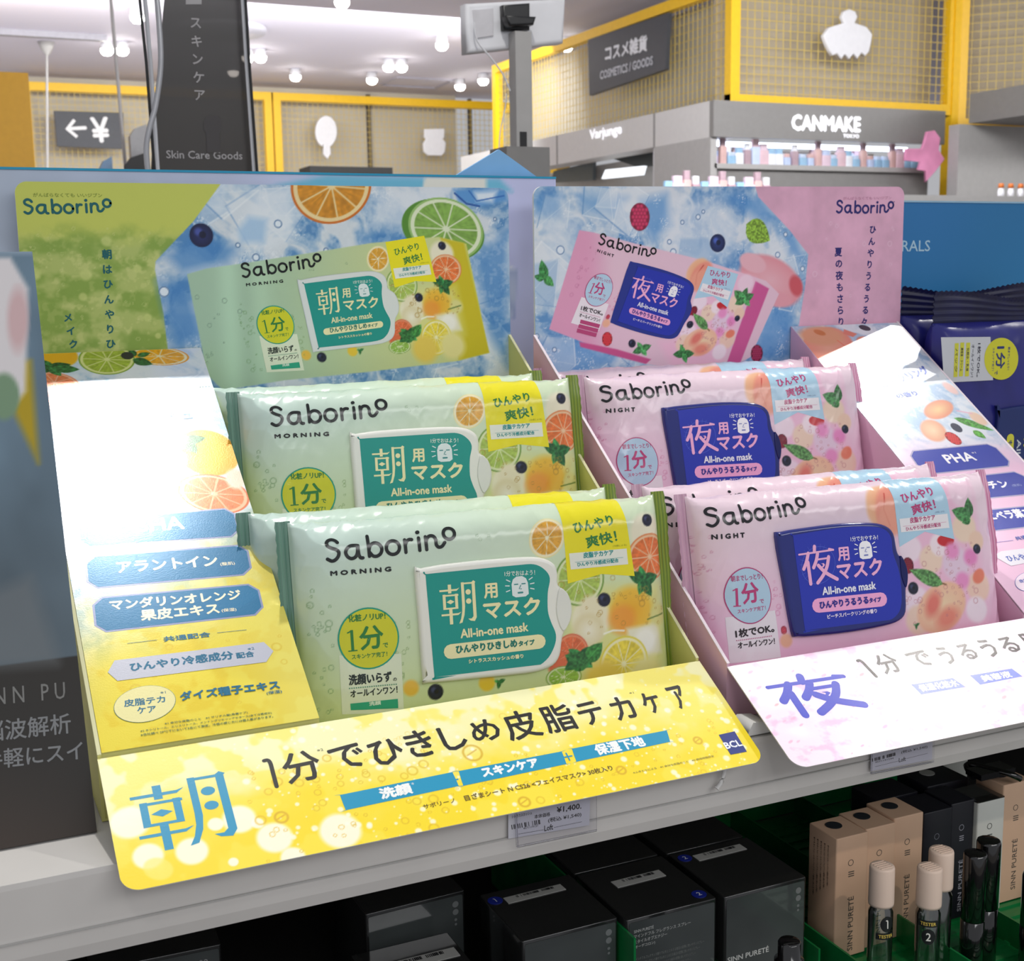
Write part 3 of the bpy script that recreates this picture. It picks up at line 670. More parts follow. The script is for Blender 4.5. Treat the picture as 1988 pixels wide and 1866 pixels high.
def pack_pink(cv, art):
    X, Y = cv.U, cv.Vv
    if cv.base:
        t = np.clip((90-Y)/85, 0, 1)[..., None]
        cv.C[...] = np.array((238, 214, 226))*(1-t)+np.array((240, 186, 216))*t
    cv.poly([(131.1,89.6), (141.5,66.1), (137.0,31.4), (118.0,22.3), (145.0,0.5), (196.8,7.1), (196.5,108.8), (174.6,109.1)], (240, 190, 214), soft=7, alpha=0.9)
    def peach(c, a, b, al=1.0, s=1):
        cv.ell(c, a, b, (242, 218, 178), soft=0.12, alpha=al, col2=(240, 190, 160))
        c = np.array(c); A = np.array(a)-c; B = np.array(b)-c
        cv.ell(c-0.35*A+0.2*B, c-0.05*A+0.35*B, c-0.4*A+0.65*B, (226, 110, 100), soft=0.9, alpha=0.85); cv.ell(c+0.25*A-0.45*B, c+0.7*A-0.4*B, c+0.2*A-0.05*B, (230, 120, 105), soft=0.9, alpha=0.75)
    cv.ell((129.2,98.5), (140.5,98.9), (130.7,112.3), (238, 160, 125), soft=0.2, col2=(240, 190, 150)); cv.ell((134.8,95.6), (145.4,96.0), (136.7,110.6), (236, 150, 130), soft=0.25); cv.line([(133.1,105.8), (129.7,96.0), (132.8,85.7)], 0.8, (200, 80, 70))
    cv.ell((134.9,90.5), (144.7,90.8), (135.9,101.8), (238, 165, 140), soft=0.3, alpha=0.8)
    for q, r, c in (((145.1,70.8), 8, (244, 226, 236)), ((159.3,63.2), 8.5, (240, 214, 190)), ((177.2,59.0), 10, (232, 208, 226)), ((186.3,79.9), 9, (240, 216, 190)), ((187.7,101.7), 9, (240, 210, 225)), ((192.3,43.4), 9, (240, 205, 185)), ((145.6,39.3), 9, (244, 224, 236)), ((188.9,29.7), 8, (244, 228, 238)), ((145.6,28.0), 9, (240, 210, 190)), ((194.5,71.5), 6, (238, 205, 180)), ((166.5,71.4), 7, (246, 230, 236))):
        cv.disc(q, r, c, soft=0.3, alpha=0.95)
    cv.ell((171.4,73.5), (177.6,73.2), (171.6,77.1), (200, 40, 50), soft=0.15); cv.ell((193.2,49.8), (198.0,50.6), (193.5,54.2), (232, 130, 105), soft=0.3)
    cv.disc((175.2,66.8), 5, (236, 150, 200), soft=0.6); cv.disc((188.5,61.8), 5, (232, 140, 195), soft=0.6); cv.disc((180.5,48.4), 5, (235, 150, 200), soft=0.6)
    cv.raspberry((142.1,61.0), 4.4, (120, 22, 45)); cv.disc((139.7,58.1), 2.5, (150, 30, 55), soft=0.3)
    peach((163.1,33.7), (181.1,35.6), (165.1,48.7))
    cv.leaf((165.7,47.6), (142.8,58.4), 0.2, (90, 140, 80)); cv.line([(165.7,48.0), (168.2,46.9)], 0.8, (110, 80, 40))
    cv.leaf((191.8,85.9), (178.5,91.5), 0.35, (70, 130, 75)); cv.leaf((191.0,86.0), (191.9,98.2), 0.32, (60, 115, 65)); cv.leaf((191.6,84.6), (185.2,83.2), 0.4, (60, 120, 65))
    cv.mint((143.7,25.1), 2.5, 0.5, 3); cv.raspberry((53.2,32.0), 2.2, (190, 60, 80)); cv.disc((54.1,25.9), 4, (238, 180, 150), soft=0.4)
    cv.berry((144.0,47.2), 3.7); cv.berry((194.2,66.4), 3)
    for a in (((162.2,61.6)), ((180.8,62.5)), ((181.5,44.5)), ((167.9,35.7)), ((140.6,36.0))):
        cv.bubbles(a[0]-9, a[1]-10, a[0]+10, a[1]+10, 12, 0.6, 1.9, (190, 120, 130), 0.55)
    x, y = (10.1,68.7); cv.bubbles(x-6, y-35, x+5, y+22, 26, 0.5, 1.9, (205, 130, 165), 0.6); cv.bubbles(x+38, y-30, x+46, y-8, 12, 0.5, 1.6, (215, 130, 170), 0.6)
    B = (178, 214, 234); R = (190, 60, 120)
    rb = [(138.0,106.7), (137.5,72.5), (157.0,80.1), (178.0,73.7), (175.3,108.0)]
    up = np.array(rb[4])-np.array(rb[3]); k = 17/np.hypot(*up)
    art.poly([tuple(np.array(rb[0])+(np.array(rb[0])-np.array(rb[1]))*k), rb[0], rb[1], rb[2], rb[3], rb[4], tuple(np.array(rb[4])+up*k)] if cv.base else rb, B)
    art.layer += 1
    art.text('ひんやり', (144.2,98.4), (167.5,101.7), (144.0,104.2), R, 0.2); art.text('爽快！', (150.0,90.6), (167.1,93.3), (150.0,96.7), R, 0.2)
    art.text('(冷感による)', (166.0,90.3), (172.9,90.5), (166.0,91.6), (130, 150, 180))
    art.poly([(139.7,89.2), (139.8,81.1), (175.2,80.9), (174.8,89.6)], (240, 238, 240)); art.layer += 1
    art.text('皮脂テカケア', (147.1,86.0), (165.5,86.5), (147.2,89.3), R, 0.1); art.stroke([(141.6,84.5), (173.2,84.6)], 0.2, (220, 150, 180)); art.text('ひんやり冷感成分配合', (143.5,81.6), (169.2,82.3), (143.5,83.9), R, 0.06)
    art.layer -= 2
    c, a, b = (32.7,53.9), (47.2,53.7), (32.5,70.1)
    art.poly([(17.9,43.0), (48.6,43.9), (49.6,16.8), (17.8,17.0)], (240, 232, 238)); art.layer += 1
    art.ell(c, a, b, (186, 60, 120)); art.layer += 1; c_ = np.array(c); art.ell(c, c_+(np.array(a)-c_)*0.96, c_+(np.array(b)-c_)*0.96, (182, 212, 232)); art.layer += 1
    one(art, (24.9,48.7), (25.4,58.8), R, 1.5, True); art.text('分', (28.7,49.4), (39.3,50.0), (29.4,60.8), R, 0.35); art.text('で', (39.2,48.8), (41.9,48.8), (39.3,51.0), R, 0.06)
    art.text('朝までしっとり！', (22.8,62.7), (42.6,62.5), (22.9,66.0), R, 0.06); art.text('スキンケア完了！', (24.8,44.4), (42.6,44.9), (24.8,46.8), R, 0.06)
    art.layer -= 1
    art.text('1枚でOK。', (22.5,30.9), (46.8,31.7), (22.7,35.6), (35, 22, 30), 0.2)
    for i in range(20):
        q = np.array((22.8,29.4))*(1-i/19)+np.array((44.6,29.6))*i/19; art.disc(q, 0.32, (190, 80, 130), 8)
    art.text('オールインワン！', (23.2,24.9), (46.4,24.9), (23.3,28.2), (35, 22, 30), 0.12); art.layer -= 1
    logo(art, (13.7,94.5), (77.4,96.7), (18, 18, 26))
    art.text('N I G H T', (15.4,87.5), (34.1,87.1), (15.6,90.1), (18, 18, 26), 0.22)
# ================================================================= pack geometry
PW, PH, PT = 0.222, 0.113, 0.032
def pouch_map(seed):
    r = PT/2; W = PW*1000; H = PH*1000; rm = r*1000
    def fn(U, V, d=0.0):
        U = np.asarray(U, float); V = np.asarray(V, float); s = V-H/2; a = np.abs(s); fl = H/2-rm
        th = np.clip((a-fl)/rm, 0, PI); ext = np.maximum(a-fl-PI*rm, 0)
        z = np.where(a < fl, s, np.sign(s)*(fl+rm*np.sin(th)-ext)); n = np.where(a < fl, rm, rm*np.cos(th))
        nz = np.where(a < fl, 0, np.sign(s)*np.sin(th)); nn = np.where(a < fl, 1, np.cos(th))
        e = np.minimum(U, W-U)
        t = np.clip((e-7.5)/24, 0, 1); g = 0.03+0.97*np.sqrt(np.clip(1-(1-t)**2, 0, 1))
        zz = (z)*(1+0.02*(1-g))
        bul = 1.6*np.clip(1-((U-W/2)/(W/2))**2, 0, 1)*np.clip(1-(s/(H/2))**2, 0, 1)*(nn > 0)
        edge = np.exp(-np.maximum(e-6, 0)/13.0); top = np.exp(-np.abs(V-(H+4))/10.0); bot = np.exp(-np.abs(V-2)/9.0)
        amp = 0.14+1.7*edge*(t > 0)*np.clip(t*6, 0, 1)+1.1*top*(0.5+0.5*fbm(U/40+seed, V/60, 33, 2)*2)+0.3*bot
        cr = ridge(U/17+seed*3.1+0.35*V/17, V/23-seed*1.7, 40+seed, 2)-0.62
        cr2 = ridge(U/9-0.5*V/9+seed, V/26+seed, 60+seed, 2)-0.62
        dsp = amp*(1.5*cr+0.9*cr2)
        d_ = dsp+np.asarray(d)
        N = n*g+bul+d_*nn; Zc = zz+d_*nz
        return np.stack([U/1000, Zc/1000+PH/2, N/1000], -1)
    return fn
def make_pack(name, label, kind, o, yaw, lean, roll, group, seed=1):
    y, l, r = [math.radians(a) for a in (yaw, lean, roll)]
    u = np.array([math.cos(y), math.sin(y), 0]); back = np.array([-math.sin(y), math.cos(y), 0]); v = ZA*math.cos(l)+back*math.sin(l)
    u, v = u*math.cos(r)+v*math.sin(r), -u*math.sin(r)+v*math.cos(r); n = np.cross(u, v)
    R = np.stack([u, v, n], 1)
    t = thing(name, label, 'face mask pack', o, group, R)
    fn = pouch_map(seed); W = PW*1000; H = PH*1000
    cv = Canvas(7.0, -6.0, W-7.0, H-PT*500+PI*PT*500+2, 0.55); cv.base = True; art = Art(); lid = Art()
    (pack_yellow if kind == 'y' else pack_pink)(cv, art)
    mb = MB(); mb.grid(fn(cv.U, cv.Vv), lin(cv.C), 0, True)
    cl = art.items
    art.emit(mb, fn, 0.11, 1.6, 0, True)
    bk = Canvas(7.0, H-PT*500+PI*PT*500+2, W-7.0, H+2*(H/2-PT*500)+2*PI*PT*500-PT*500-6+0, 6.0)
    c = (206, 230, 200) if kind == 'y' else (240, 205, 222)
    mb.grid(fn(bk.U, np.where(bk.Vv > H/2+(H/2-PT*500)+PI*PT*500+ (H-PT*1000)/2, bk.Vv, bk.Vv)), np.tile(lin(c), bk.U.shape+(1,)), 0, True)
    mb.build('pouch', [m_pouch], t)
    # the two crimped end seals
    for side in (0, 1):
        sb = MB(); m = 26; q = 40
        uu = np.linspace(0, 8.5, m); vv = np.linspace(-2.2, H+2.2, q)
        Ug, Vg = np.meshgrid(uu, vv)
        zig = np.where((np.arange(q) % 2) == 0, 0.0, 0.5)[:, None]*np.clip(1-Ug/1.0, 0, 1)
        wave = 1.6*np.sin(Vg/H*PI*2.3+seed+side)*np.clip((8-Ug)/8, 0, 1)**1.5+0.5*np.sin(Vg/H*PI*7+side)*np.clip((8-Ug)/8, 0, 1)
        rid = 0.28*np.sin(Ug*2*PI/1.9)*np.clip((7.5-Ug)/1.5, 0, 1)
        Nn = wave+rid; Ux = Ug+zig
        if kind == 'y': a, b = ((118, 158, 142), (88, 128, 114)) if side == 0 else ((150, 168, 60), (104, 130, 44))  # left seals of both kinds have shading mixed into their colours
        else: a, b = ((214, 172, 194), (188, 146, 172)) if side == 0 else ((238, 190, 214), (205, 120, 160))
        k = (0.5+0.5*np.sin(Ug*2*PI/1.9))[..., None] if side else (0.5+0.5*np.sin(Ug*2*PI/3.8))[..., None]*0.6
        C = lin(np.array(a)*(1-k)+np.array(b)*k)
        X = Ux if side == 0 else W-Ux
        for off, flip in ((0.15, side == 1), (-0.15, side == 0)):
            sb.grid(np.stack([X/1000, Vg/1000, (Nn+off)/1000], -1), C, 0, True, flip)
        sb.build('seal', [m_pouch], t)
    # raised resealable lid with its label
    lb = MB(); n0 = PT/2+0.0005
    LID, TAB = (LID_Y, TAB_Y) if kind == 'y' else (LID_P, TAB_P)
    lid_top = n0+0.0042
    lb.prism(LID/1000, (0, 0, 0), XA, YA, ZA, n0-0.004, lid_top, 0, 0.0022)
    lo = lb.build('lid', [m_lid_white if kind == 'y' else m_lid_navy], t)
    ta = MB(); ta.prism(TAB/1000, (0, 0, 0), XA, YA, ZA, lid_top-0.0015, lid_top+0.0007, 0, 0.0006)
    ta.build('lid_tab', [m_lid_tab if kind == 'y' else m_lid_navytab], lo)
    (lid_yellow if kind == 'y' else lid_pink)(lid)
    ab = MB(); lid.emit(ab, plane_map((0, 0, lid_top), XA, YA, ZA), 0.1, None, 0); ab.build('lid_label', [m_label if kind == 'y' else m_label_gloss], lo)
    return t
m_lid_white = mat('white_lid_plastic', (238, 238, 230), 0.25, spec=0.5, vary=0.02)
m_lid_tab = mat('grey_white_plastic', (228, 229, 222), 0.3, vary=0.02)
m_lid_navy = mat('navy_lid_plastic', (26, 38, 120), 0.12, spec=0.6, vary=0.05, coat=0.3)
m_lid_navytab = mat('dark_navy_plastic', (18, 26, 92), 0.15, vary=0.05)
m_label_gloss = print_mat('printed_gloss_label', 0.14, 0.6, gain=1.1, bscale=120, bstr=0.06)

def place(o, loc, label):
    c = copy_tree(o); M = o.matrix_world.copy(); M.translation = Vector(loc); c.matrix_world = M; c['label'] = label
    return c
gy = 'citrus morning mask packs in the yellow tray'; gp = 'peach night mask packs in the pink tray'
A0 = make_pack('face_mask_pack', 'mint green citrus mask pack in front, its teal 朝 lid fully in view', 'y', (0.1006, 0.0476, 0.0042), -7, 10, 0.5, gy, 1)
place(A0, (0.088, 0.0820, 0.0045), 'mint green citrus mask pack right behind the frontmost green pack, only its top edge showing')
A2 = place(A0, (0.1015, 0.1545, 0.0635), 'mint green citrus mask pack leading the upper green row, lid half hidden')
place(A0, (0.0935, 0.191, 0.0645), 'mint green citrus mask pack second in the upper green row, only its top edge showing')
P0 = make_pack('face_mask_pack', 'pink peach mask pack in front, its navy 夜 lid fully in view', 'p', (0.327, 0.016, 0.0042), -4.5, 13, 0, gp, 2)
place(P0, (0.3215, 0.0555, 0.0048), 'pink peach mask pack right behind the frontmost pink pack, only its top edge showing')
place(P0, (0.3315, 0.148, 0.064), 'pink peach mask pack leading the upper pink row, lid bottom hidden')
place(P0, (0.3215, 0.1895, 0.0665), 'pink peach mask pack at the back of the upper pink row, near the header board')

# ================================================================= yellow display
WD, DD, WS = 0.3200, 0.2435, 0.1036
SH = math.hypot(0.2435, 0.1686)
def tray(root, sgn_side, m_in, m_edge, name='tray'):
    """wedge shaped card tray: floor, two sloping side walls, inner step; side panel sits at u0..u1"""
    mb = MB(); prof = [(0, 0), (DD, 0), (DD, 0.2006), (0, 0.0316)]
    for x0 in (0.0, WD-0.0016):
        mb.prism(prof, (x0, 0, 0), YA, ZA, XA, 0, 0.0016, 0)
        e = np.array([0, DD, 0.169]); 
        mb.prism([(0, 0), (SH, 0), (SH, 0.0006), (0, 0.0006)], (x0-0.0001, 0, 0.0316), e/np.linalg.norm(e), np.cross(XA, e/np.linalg.norm(e)), XA, 0, 0.0018, 1)
    mb.bb((0.0016, 0, 0), (WD-0.0016, DD, 0.0012), 0)
    a, b = (WS, WD-0.0016) if sgn_side < 0 else (0.0016, WD-WS)
    mb.bb((a, 0.131, 0.0012), (b, 0.176, 0.0612), 0); mb.bb((a, 0.1762, 0.0012), (b, DD, 0.0622), 0); mb.bb((a, 0.0, 0.0012), (b, 0.0012, 0.0290), 0)
    return mb.build(name, [m_in, m_edge], root)
YD = thing('counter_display', 'yellow cardboard counter display with citrus header board holding the green packs', 'counter display')
tray(YD, -1, m_ycard, m_cream)

cv = Canvas(0.3, 96.0, 320.0, 301.5, 0.6); art = Art()
ice = cv.ice(3, 26, (88, 140, 192), (150, 182, 212), (212, 220, 228))
cv.C[...] = ice; ice_cubes(cv, (95, 170, 320, 300), 26, 4)
U_, V_ = cv.U, cv.Vv
def green_fn(X, Y, d):
    n = fbm(X/16, Y/12, 21, 4); g = fbm(X/4, Y/4, 31, 3); t = sst(278, 262, Y+14*(n-0.5))
    top = np.array((196, 204, 96.)); a = np.array((138, 166, 74.)); b = np.array((190, 200, 120.))
    m = np.clip(sst(0.35, 0.62, n)*0.75+sst(0.55, 0.7, g)*0.35, 0, 1)[..., None]
    c = a*(1-m)+b*m; tt = t[..., None]
    return top*(1-tt)+c*tt
cv.poly([(-4.3,304.9), (123.5,303.9), (103.3,278.3), (79.0,254.3), (78.3,249.1), (82.1,221.1), (84.3,182.2), (-4.3,186.4)], (170, 190, 90), fn=green_fn)
for q, r in (((37.0,246.6), 3.5), ((67.8,250.0), 2.5), ((50.4,266.6), 3), ((7.4,247.8), 4), ((34.6,233.4), 2.4), ((72.2,219.8), 2.4), ((77.9,208.4), 1.8)): cv.disc(q, r, (204, 212, 130), soft=0.5, alpha=0.7)
q = (32.3,244.3); cv.bubbles(q[0]-38, q[1]-40, q[0]+45, q[1]+30, 70, 0.4, 1.4, (206, 212, 140), 0.5)
for P in ([(85.4,257.8), (105.4,272.0), (130.9,262.2), (123.8,252.6), (94.3,246.5)], [(79.8,242.0), (97.4,243.3), (105.1,207.5), (88.5,199.9), (83.3,221.1)], [(210.3,271.8), (246.6,273.5), (250.0,263.2), (211.8,263.4)], [(293.4,255.9), (319.2,271.7), (317.6,178.3), (304.0,200.6)]):
    cv.poly(P, (70, 132, 196), soft=9, alpha=0.75)
cv.mix(sst(0.5, 0.72, fbm(U_/3, V_/3, 77, 2))*sst(120, 135, U_), (226, 233, 240), 0.22)
cv.poly([(146.0,299.4), (166.2,299.6), (168.2,268.6), (144.0,257.2), (127.9,268.7)], (228, 235, 243), soft=8, alpha=0.7)
cv.poly([(223.8,300.3), (277.3,301.0), (261.4,271.7), (217.6,275.2)], (222, 230, 240), soft=10, alpha=0.75)
cv.poly([(131.5,273.5), (138.5,281.6), (150.1,280.0), (147.7,265.4), (132.7,265.5)], (150, 190, 228), soft=5, alpha=0.7)
cv.citrus((193.7,301.3), (220.5,299.5), (189.0,277.1), (206, 110, 30), (238, 214, 160), (208, 140, 40), 10, 2)
cv.ell((271.3,273.1), (297.0,259.1), (255.8,257.7), (86, 140, 50)); cv.citrus((273.2,273.8), (296.6,260.5), (259.2,257.6), (150, 190, 110), (222, 232, 200), (130, 172, 78), 10, 4)
cv.poly([(279.1,300.2), (317.7,300.6), (319.1,293.1), (298.0,289.1), (282.7,292.5)], (90, 150, 210), soft=3); cv.poly([(294.4,298.6), (311.8,299.7), (307.8,291.8), (296.1,292.6)], (220, 232, 244), soft=4); cv.line([(280.0,297.6), (288.4,290.8), (298.0,289.1)], 1.2, (30, 80, 160)); cv.line([(290.5,299.4), (296.1,292.6), (316.6,296.3)], 0.8, (40, 100, 180))
cv.berry((108.0,270.0), 7.4, (44, 54, 110))
for q, r in (((141.9,256.0), 2.4), ((157.2,277.1), 2.6), ((188.3,260.2), 1.6), ((83.1,235.5), 3.3), ((289.0,248.1), 2), ((309.5,280.5), 1.2), ((130.7,263.8), 1.5), ((107.1,199.2), 3), ((105.8,189.1), 2.6)): cv.disc(q, r, (226, 236, 246)); cv.ring(q, r, 0.5, (60, 100, 150), 0.8)
# the pack pictured on the board
fit_src = [(23.9,92.6), (88.5,94.0), (74.0,82.2), (74.6,28.0), (42.1,51.6), (153.3,69.3), (189.9,110.0), (75.4,19.7), (173.7,58.5)]
fit_dst = [(132.4,243.0), (182.1,250.6), (172.5,239.2), (180.5,197.1), (153.2,212.5), (231.7,235.9), (259.1,267.4), (184.1,189.4), (252.2,229.5)]
Tm = affine(fit_src, fit_dst)
def pic_fn(X, Y, d):
    t = sst(120, 262, X)[..., None]; s = sst(262, 320, X)[..., None]
    c = np.array((168, 198, 172.))*(1-t)+np.array((206, 214, 150.))*t; c = c*(1-s)+np.array((206, 196, 40.))*s
    v = (0.5+0.5*np.sin(X/4.5))*np.exp(-((X-132)/14)**2)
    return np.clip(c*(1+0.16*v[..., None]), 0, 255)
cv.poly([(97.8,246.1), (110.6,249.5), (132.1,252.2), (178.1,258.6), (219.9,264.7), (267.0,268.6), (285.9,264.4), (287.8,263.9), (303.4,188.9), (278.3,184.0), (210.6,179.3), (157.3,176.7), (116.4,172.3), (107.1,182.7)], (190, 200, 140), fn=pic_fn)
cv.poly([(268.9,267.9), (285.9,264.4), (303.4,188.9), (280.2,184.5)], (206, 190, 32), soft=1.5)
cv.base = False; cv.T = Tm; art.T = Tm; art.S = 0.57; art.layer = 1
pack_yellow(cv, art)
art.layer = 3; art.poly(LID_Y, (206, 212, 214)); art.poly(LID_Y*0.985+np.array([1.7, 0.8]), (222, 226, 224), dl=1); art.layer = 5; lid_yellow(art)
cv.T = lambda p: p; art.T = lambda p: p; art.S = 1.0; art.layer = 1
q = (152.4,219.2); cv.bubbles(q[0]-52, q[1]-30, q[0]-20, q[1]+25, 12, 0.6, 1.9, (120, 150, 130), 0.7)
TEAL = (24, 96, 100)
art.text('がんばらなくても いいジブン', (10.3,292.6), (49.7,292.7), (10.5,295.0), (120, 140, 50), 0.02)
logo(art, (4.8,282.6), (54.4,283.2), TEAL, 0.03)
art.vtext('朝はひんやりひ', (50.2,258.8), (49.2,204.3), 5.6, TEAL, 0.22); art.vtext('メイク', (25.1,221.1), (27.1,205.1), 5.2, TEAL, 0.22)
fnB = plane_map((0, DD, 0), XA, ZA, -YA)
printed_sheet('header_board', cv, art, fnB, 2.2, [m_card, m_paper], YD, 7.0, (0, 0, 1, 1))

# sloping side panel (a wedge shaped box) with its printed face
sb = MB(); prof = [(0.0012, 0), (DD-0.001, 0), (DD-0.001, 0.2000), (0.0012, 0.0318)]
sb.prism(prof, (0.0017, 0, 0), YA, ZA, XA, 0, WS-0.0017, 0)
sv = np.array([0, DD, 0.1686])/SH; sn = np.cross(XA, sv)
cv = Canvas(1.9, 0.0, 103.4, 294.0, 0.5); art = Art(); U_, V_ = cv.U, cv.Vv
n = fbm(U_/22, V_/22, 5, 4)
t = sst(140, 40, V_+30*(n-0.5)+0.5*(50-U_))[..., None]
icy = cv.ice(9, 18, (168, 196, 222), (204, 218, 234), (226, 232, 240))
cv.C[...] = icy*(1-t)+np.array((246, 226, 70.))*t
cv.mix(sst(0.5, 0.66, fbm(U_/9, V_/9, 15, 3))*t[..., 0], (238, 206, 40), 0.6)
cv.mix(sst(110, 60, V_)*sst(60, 103, U_)*0.5, (246, 240, 150))
S_or = ((236, 150, 20), (244, 232, 190), (240, 170, 30))
cv.ell((15.8,293.0), (28.8,290.5), (16.2,305.3), (236, 178, 30), soft=0.1)
cv.citrus((76.6,287.3), (94.5,285.2), (77.2,296.5), *S_or, 9, 3)
cv.citrus((45.2,286.1), (61.6,284.1), (47.8,300.9), (130, 160, 50), (222, 226, 150), (160, 180, 60), 10, 5)
cv.citrus((12.6,266.1), (26.3,263.4), (12.0,276.3), (226, 110, 60), (238, 180, 150), (230, 126, 80), 10, 6); cv.ell((6.4,251.2), (14.5,250.5), (7.9,264.9), (232, 130, 90), soft=0.5)
cv.mint((12.0,280.3), 12, 0.3, 4, (40, 96, 50)); cv.leaf((14.2,279.3), (28.1,277.5), 0.3, (44, 104, 54)); cv.leaf((60.3,285.0), (71.3,279.3), 0.35, (40, 92, 50)); cv.leaf((63.7,288.1), (71.7,290.9), 0.3, (46, 100, 52)); cv.leaf((62.3,288.2), (60.1,296.4), 0.3, (40, 90, 48))
cv.ell((57.7,289.0), (61.4,288.3), (58.5,292.6), (34, 30, 44)); cv.ell((4.6,239.4), (8.2,239.1), (5.1,243.5), (60, 60, 90), soft=0.1)
cv.ell((88.2,195.9), (105.5,191.1), (91.1,215.5), (246, 196, 40), soft=0.08, col2=(240, 170, 40)); cv.ell((69.3,190.8), (75.8,190.1), (70.9,199.2), (226, 222, 150), soft=0.4)
cv.citrus((63.5,173.4), (74.7,172.0), (66.8,186.9), (238, 214, 90), (246, 242, 214), (240, 220, 120), 9, 8)
cv.citrus((85.0,161.2), (103.9,157.5), (84.6,177.5), (222, 110, 60), (240, 190, 150), (228, 130, 76), 10, 9); cv.ell((99.4,171.9), (104.7,169.8), (101.2,180.1), (238, 214, 190), soft=0.4)
cv.mint((77.1,207.3), 13, 0.2, 5, (60, 120, 70)); cv.leaf((75.9,205.9), (63.0,199.4), 0.4, (60, 120, 70))
cv.bubbles(20, 10, 98, 60, 12, 0.8, 3, (226, 190, 50), 0.6)
BL = (32, 120, 166); GR = (150, 160, 196)
def bar(p, q, r_, s_, c=BL, ch=0.10):
    p, q, r_, s_ = [np.array(a, float) for a in (p, q, r_, s_)]   # tl tr br bl
    def oct_(k):
        m = (p+q+r_+s_)/4; P = []
        for a, b, cc in ((s_, p, q), (p, q, r_), (q, r_, s_), (r_, s_, p)):
            e1 = a-b; e2 = cc-b; d = 5.0+k
            P += [b+e1/np.linalg.norm(e1)*d, b+e2/np.linalg.norm(e2)*d]
        P = np.array(P); return P if k == 0 else m+(P-m)*(1-0.03)
    art.poly(oct_(0), GR); art.poly(inset(oct_(0), -1.1 if poly_area(oct_(0)) < 0 else 1.1), c, dl=1)
bar((10.5,150.1), (93.6,148.9), (92.8,126.1), (9.0,129.3)); bar((10.5,123.0), (94.7,120.1), (93.0,97.4), (8.9,99.9)); bar((10.1,94.0), (94.0,91.2), (92.9,69.0), (8.8,70.4))
CR = (250, 244, 214)
art.layer = 3
art.text('BHA', (39.1,136.8), (64.1,136.2), (40.2,146.1), CR, 0.4); art.text('アラントイン', (25.3,108.9), (76.2,106.6), (26.1,116.5), CR, 0.35); art.text('(整肌)', (77.4,105.8), (85.1,105.5), (77.8,108.5), CR, 0.05)
art.text('マンダリンオレンジ', (18.1,84.2), (83.1,81.3), (18.8,90.9), CR, 0.3); art.text('果皮エキス', (31.7,74.8), (70.3,73.4), (32.4,81.9), CR, 0.3); art.text('(保湿)', (71.5,73.7), (79.0,73.4), (71.9,76.2), CR, 0.05)
art.text('爽快！', (44.9,247.9), (70.5,248.8), (45.6,258.7), (80, 130, 175), 0.2); art.text('シトラススカッシュ', (21.1,223.2), (85.8,225.8), (21.8,231.2), (80, 130, 175), 0.2); art.text('の香り', (44.9,210.6), (60.8,211.2), (45.6,216.6), (80, 130, 175), 0.15)
T2 = (38, 116, 150)
art.stroke([(22.7,61.5), (36.7,61.3)], 0.25, T2); art.stroke([(66.5,60.9), (81.1,60.4)], 0.25, T2); art.text('共通配合', (40.0,59.6), (62.8,59.0), (40.4,62.8), T2, 0.12)
art.poly([(11.1,45.3), (15.2,52.0), (87.9,51.0), (91.3,44.4), (86.2,38.2), (14.7,39.4)], (204, 206, 218)); art.layer = 4
art.text('ひんやり冷感成分', (21.7,43.9), (71.0,43.0), (22.1,49.0), T2, 0.25); art.text('配合', (72.6,42.8), (81.3,42.6), (73.3,46.4), T2, 0.15); art.text('※2', (79.0,47.0), (82.3,47.1), (79.2,48.6), T2)
c, a, b = (24.9,23.6), (39.0,22.7), (27.4,34.1)
art.layer = 3; art.ell(c, a, b, (70, 130, 130)); c_ = np.array(c); art.ell(c, c_+(np.array(a)-c_)*0.985, c_+(np.array(b)-c_)*0.985, (246, 238, 170), dl=1); art.layer = 5
art.text('皮脂テカ', (15.5,23.4), (34.2,22.6), (15.8,27.5), T2, 0.12); art.text('ケア', (20.7,18.3), (29.1,17.8), (21.1,22.1), T2, 0.12); art.text('※1', (32.8,27.9), (35.3,27.8), (33.0,29.3), T2)
art.text('ダイズ種子エキス', (41.4,22.2), (89.0,20.7), (42.1,27.3), T2, 0.25); art.text('(保湿)', (81.9,17.9), (89.4,17.7), (82.3,20.1), T2, 0.04)
for s_, a, b, tt in (('※1 余分な皮脂のこと　※1 サリチル酸(角質ケア)', (31.7,9.7), (70.5,8.8), (31.9,11.1)), ('※2 キシリトール、エリスリトール、メントングリセリンアセタール(全て冷感成分)', (20.3,7.6), (81.6,6.4), (20.5,9.0)), ('※自社調べ 29℃下において5名にて測定。冷感の感じ方には個人差があります。', (20.1,5.5), (81.8,4.3), (20.3,6.9))):
    art.text(s_, a, b, tt, (60, 110, 90), 0.02)
fnS = plane_map((0, 0, 0.0326), XA, sv, sn)
cl = sb.build('side_panel', [m_ycard], YD)
printed_sheet('printed_face', cv, art, fnS, 0.5, [m_foilcard, m_ycard], cl, step=0.06)

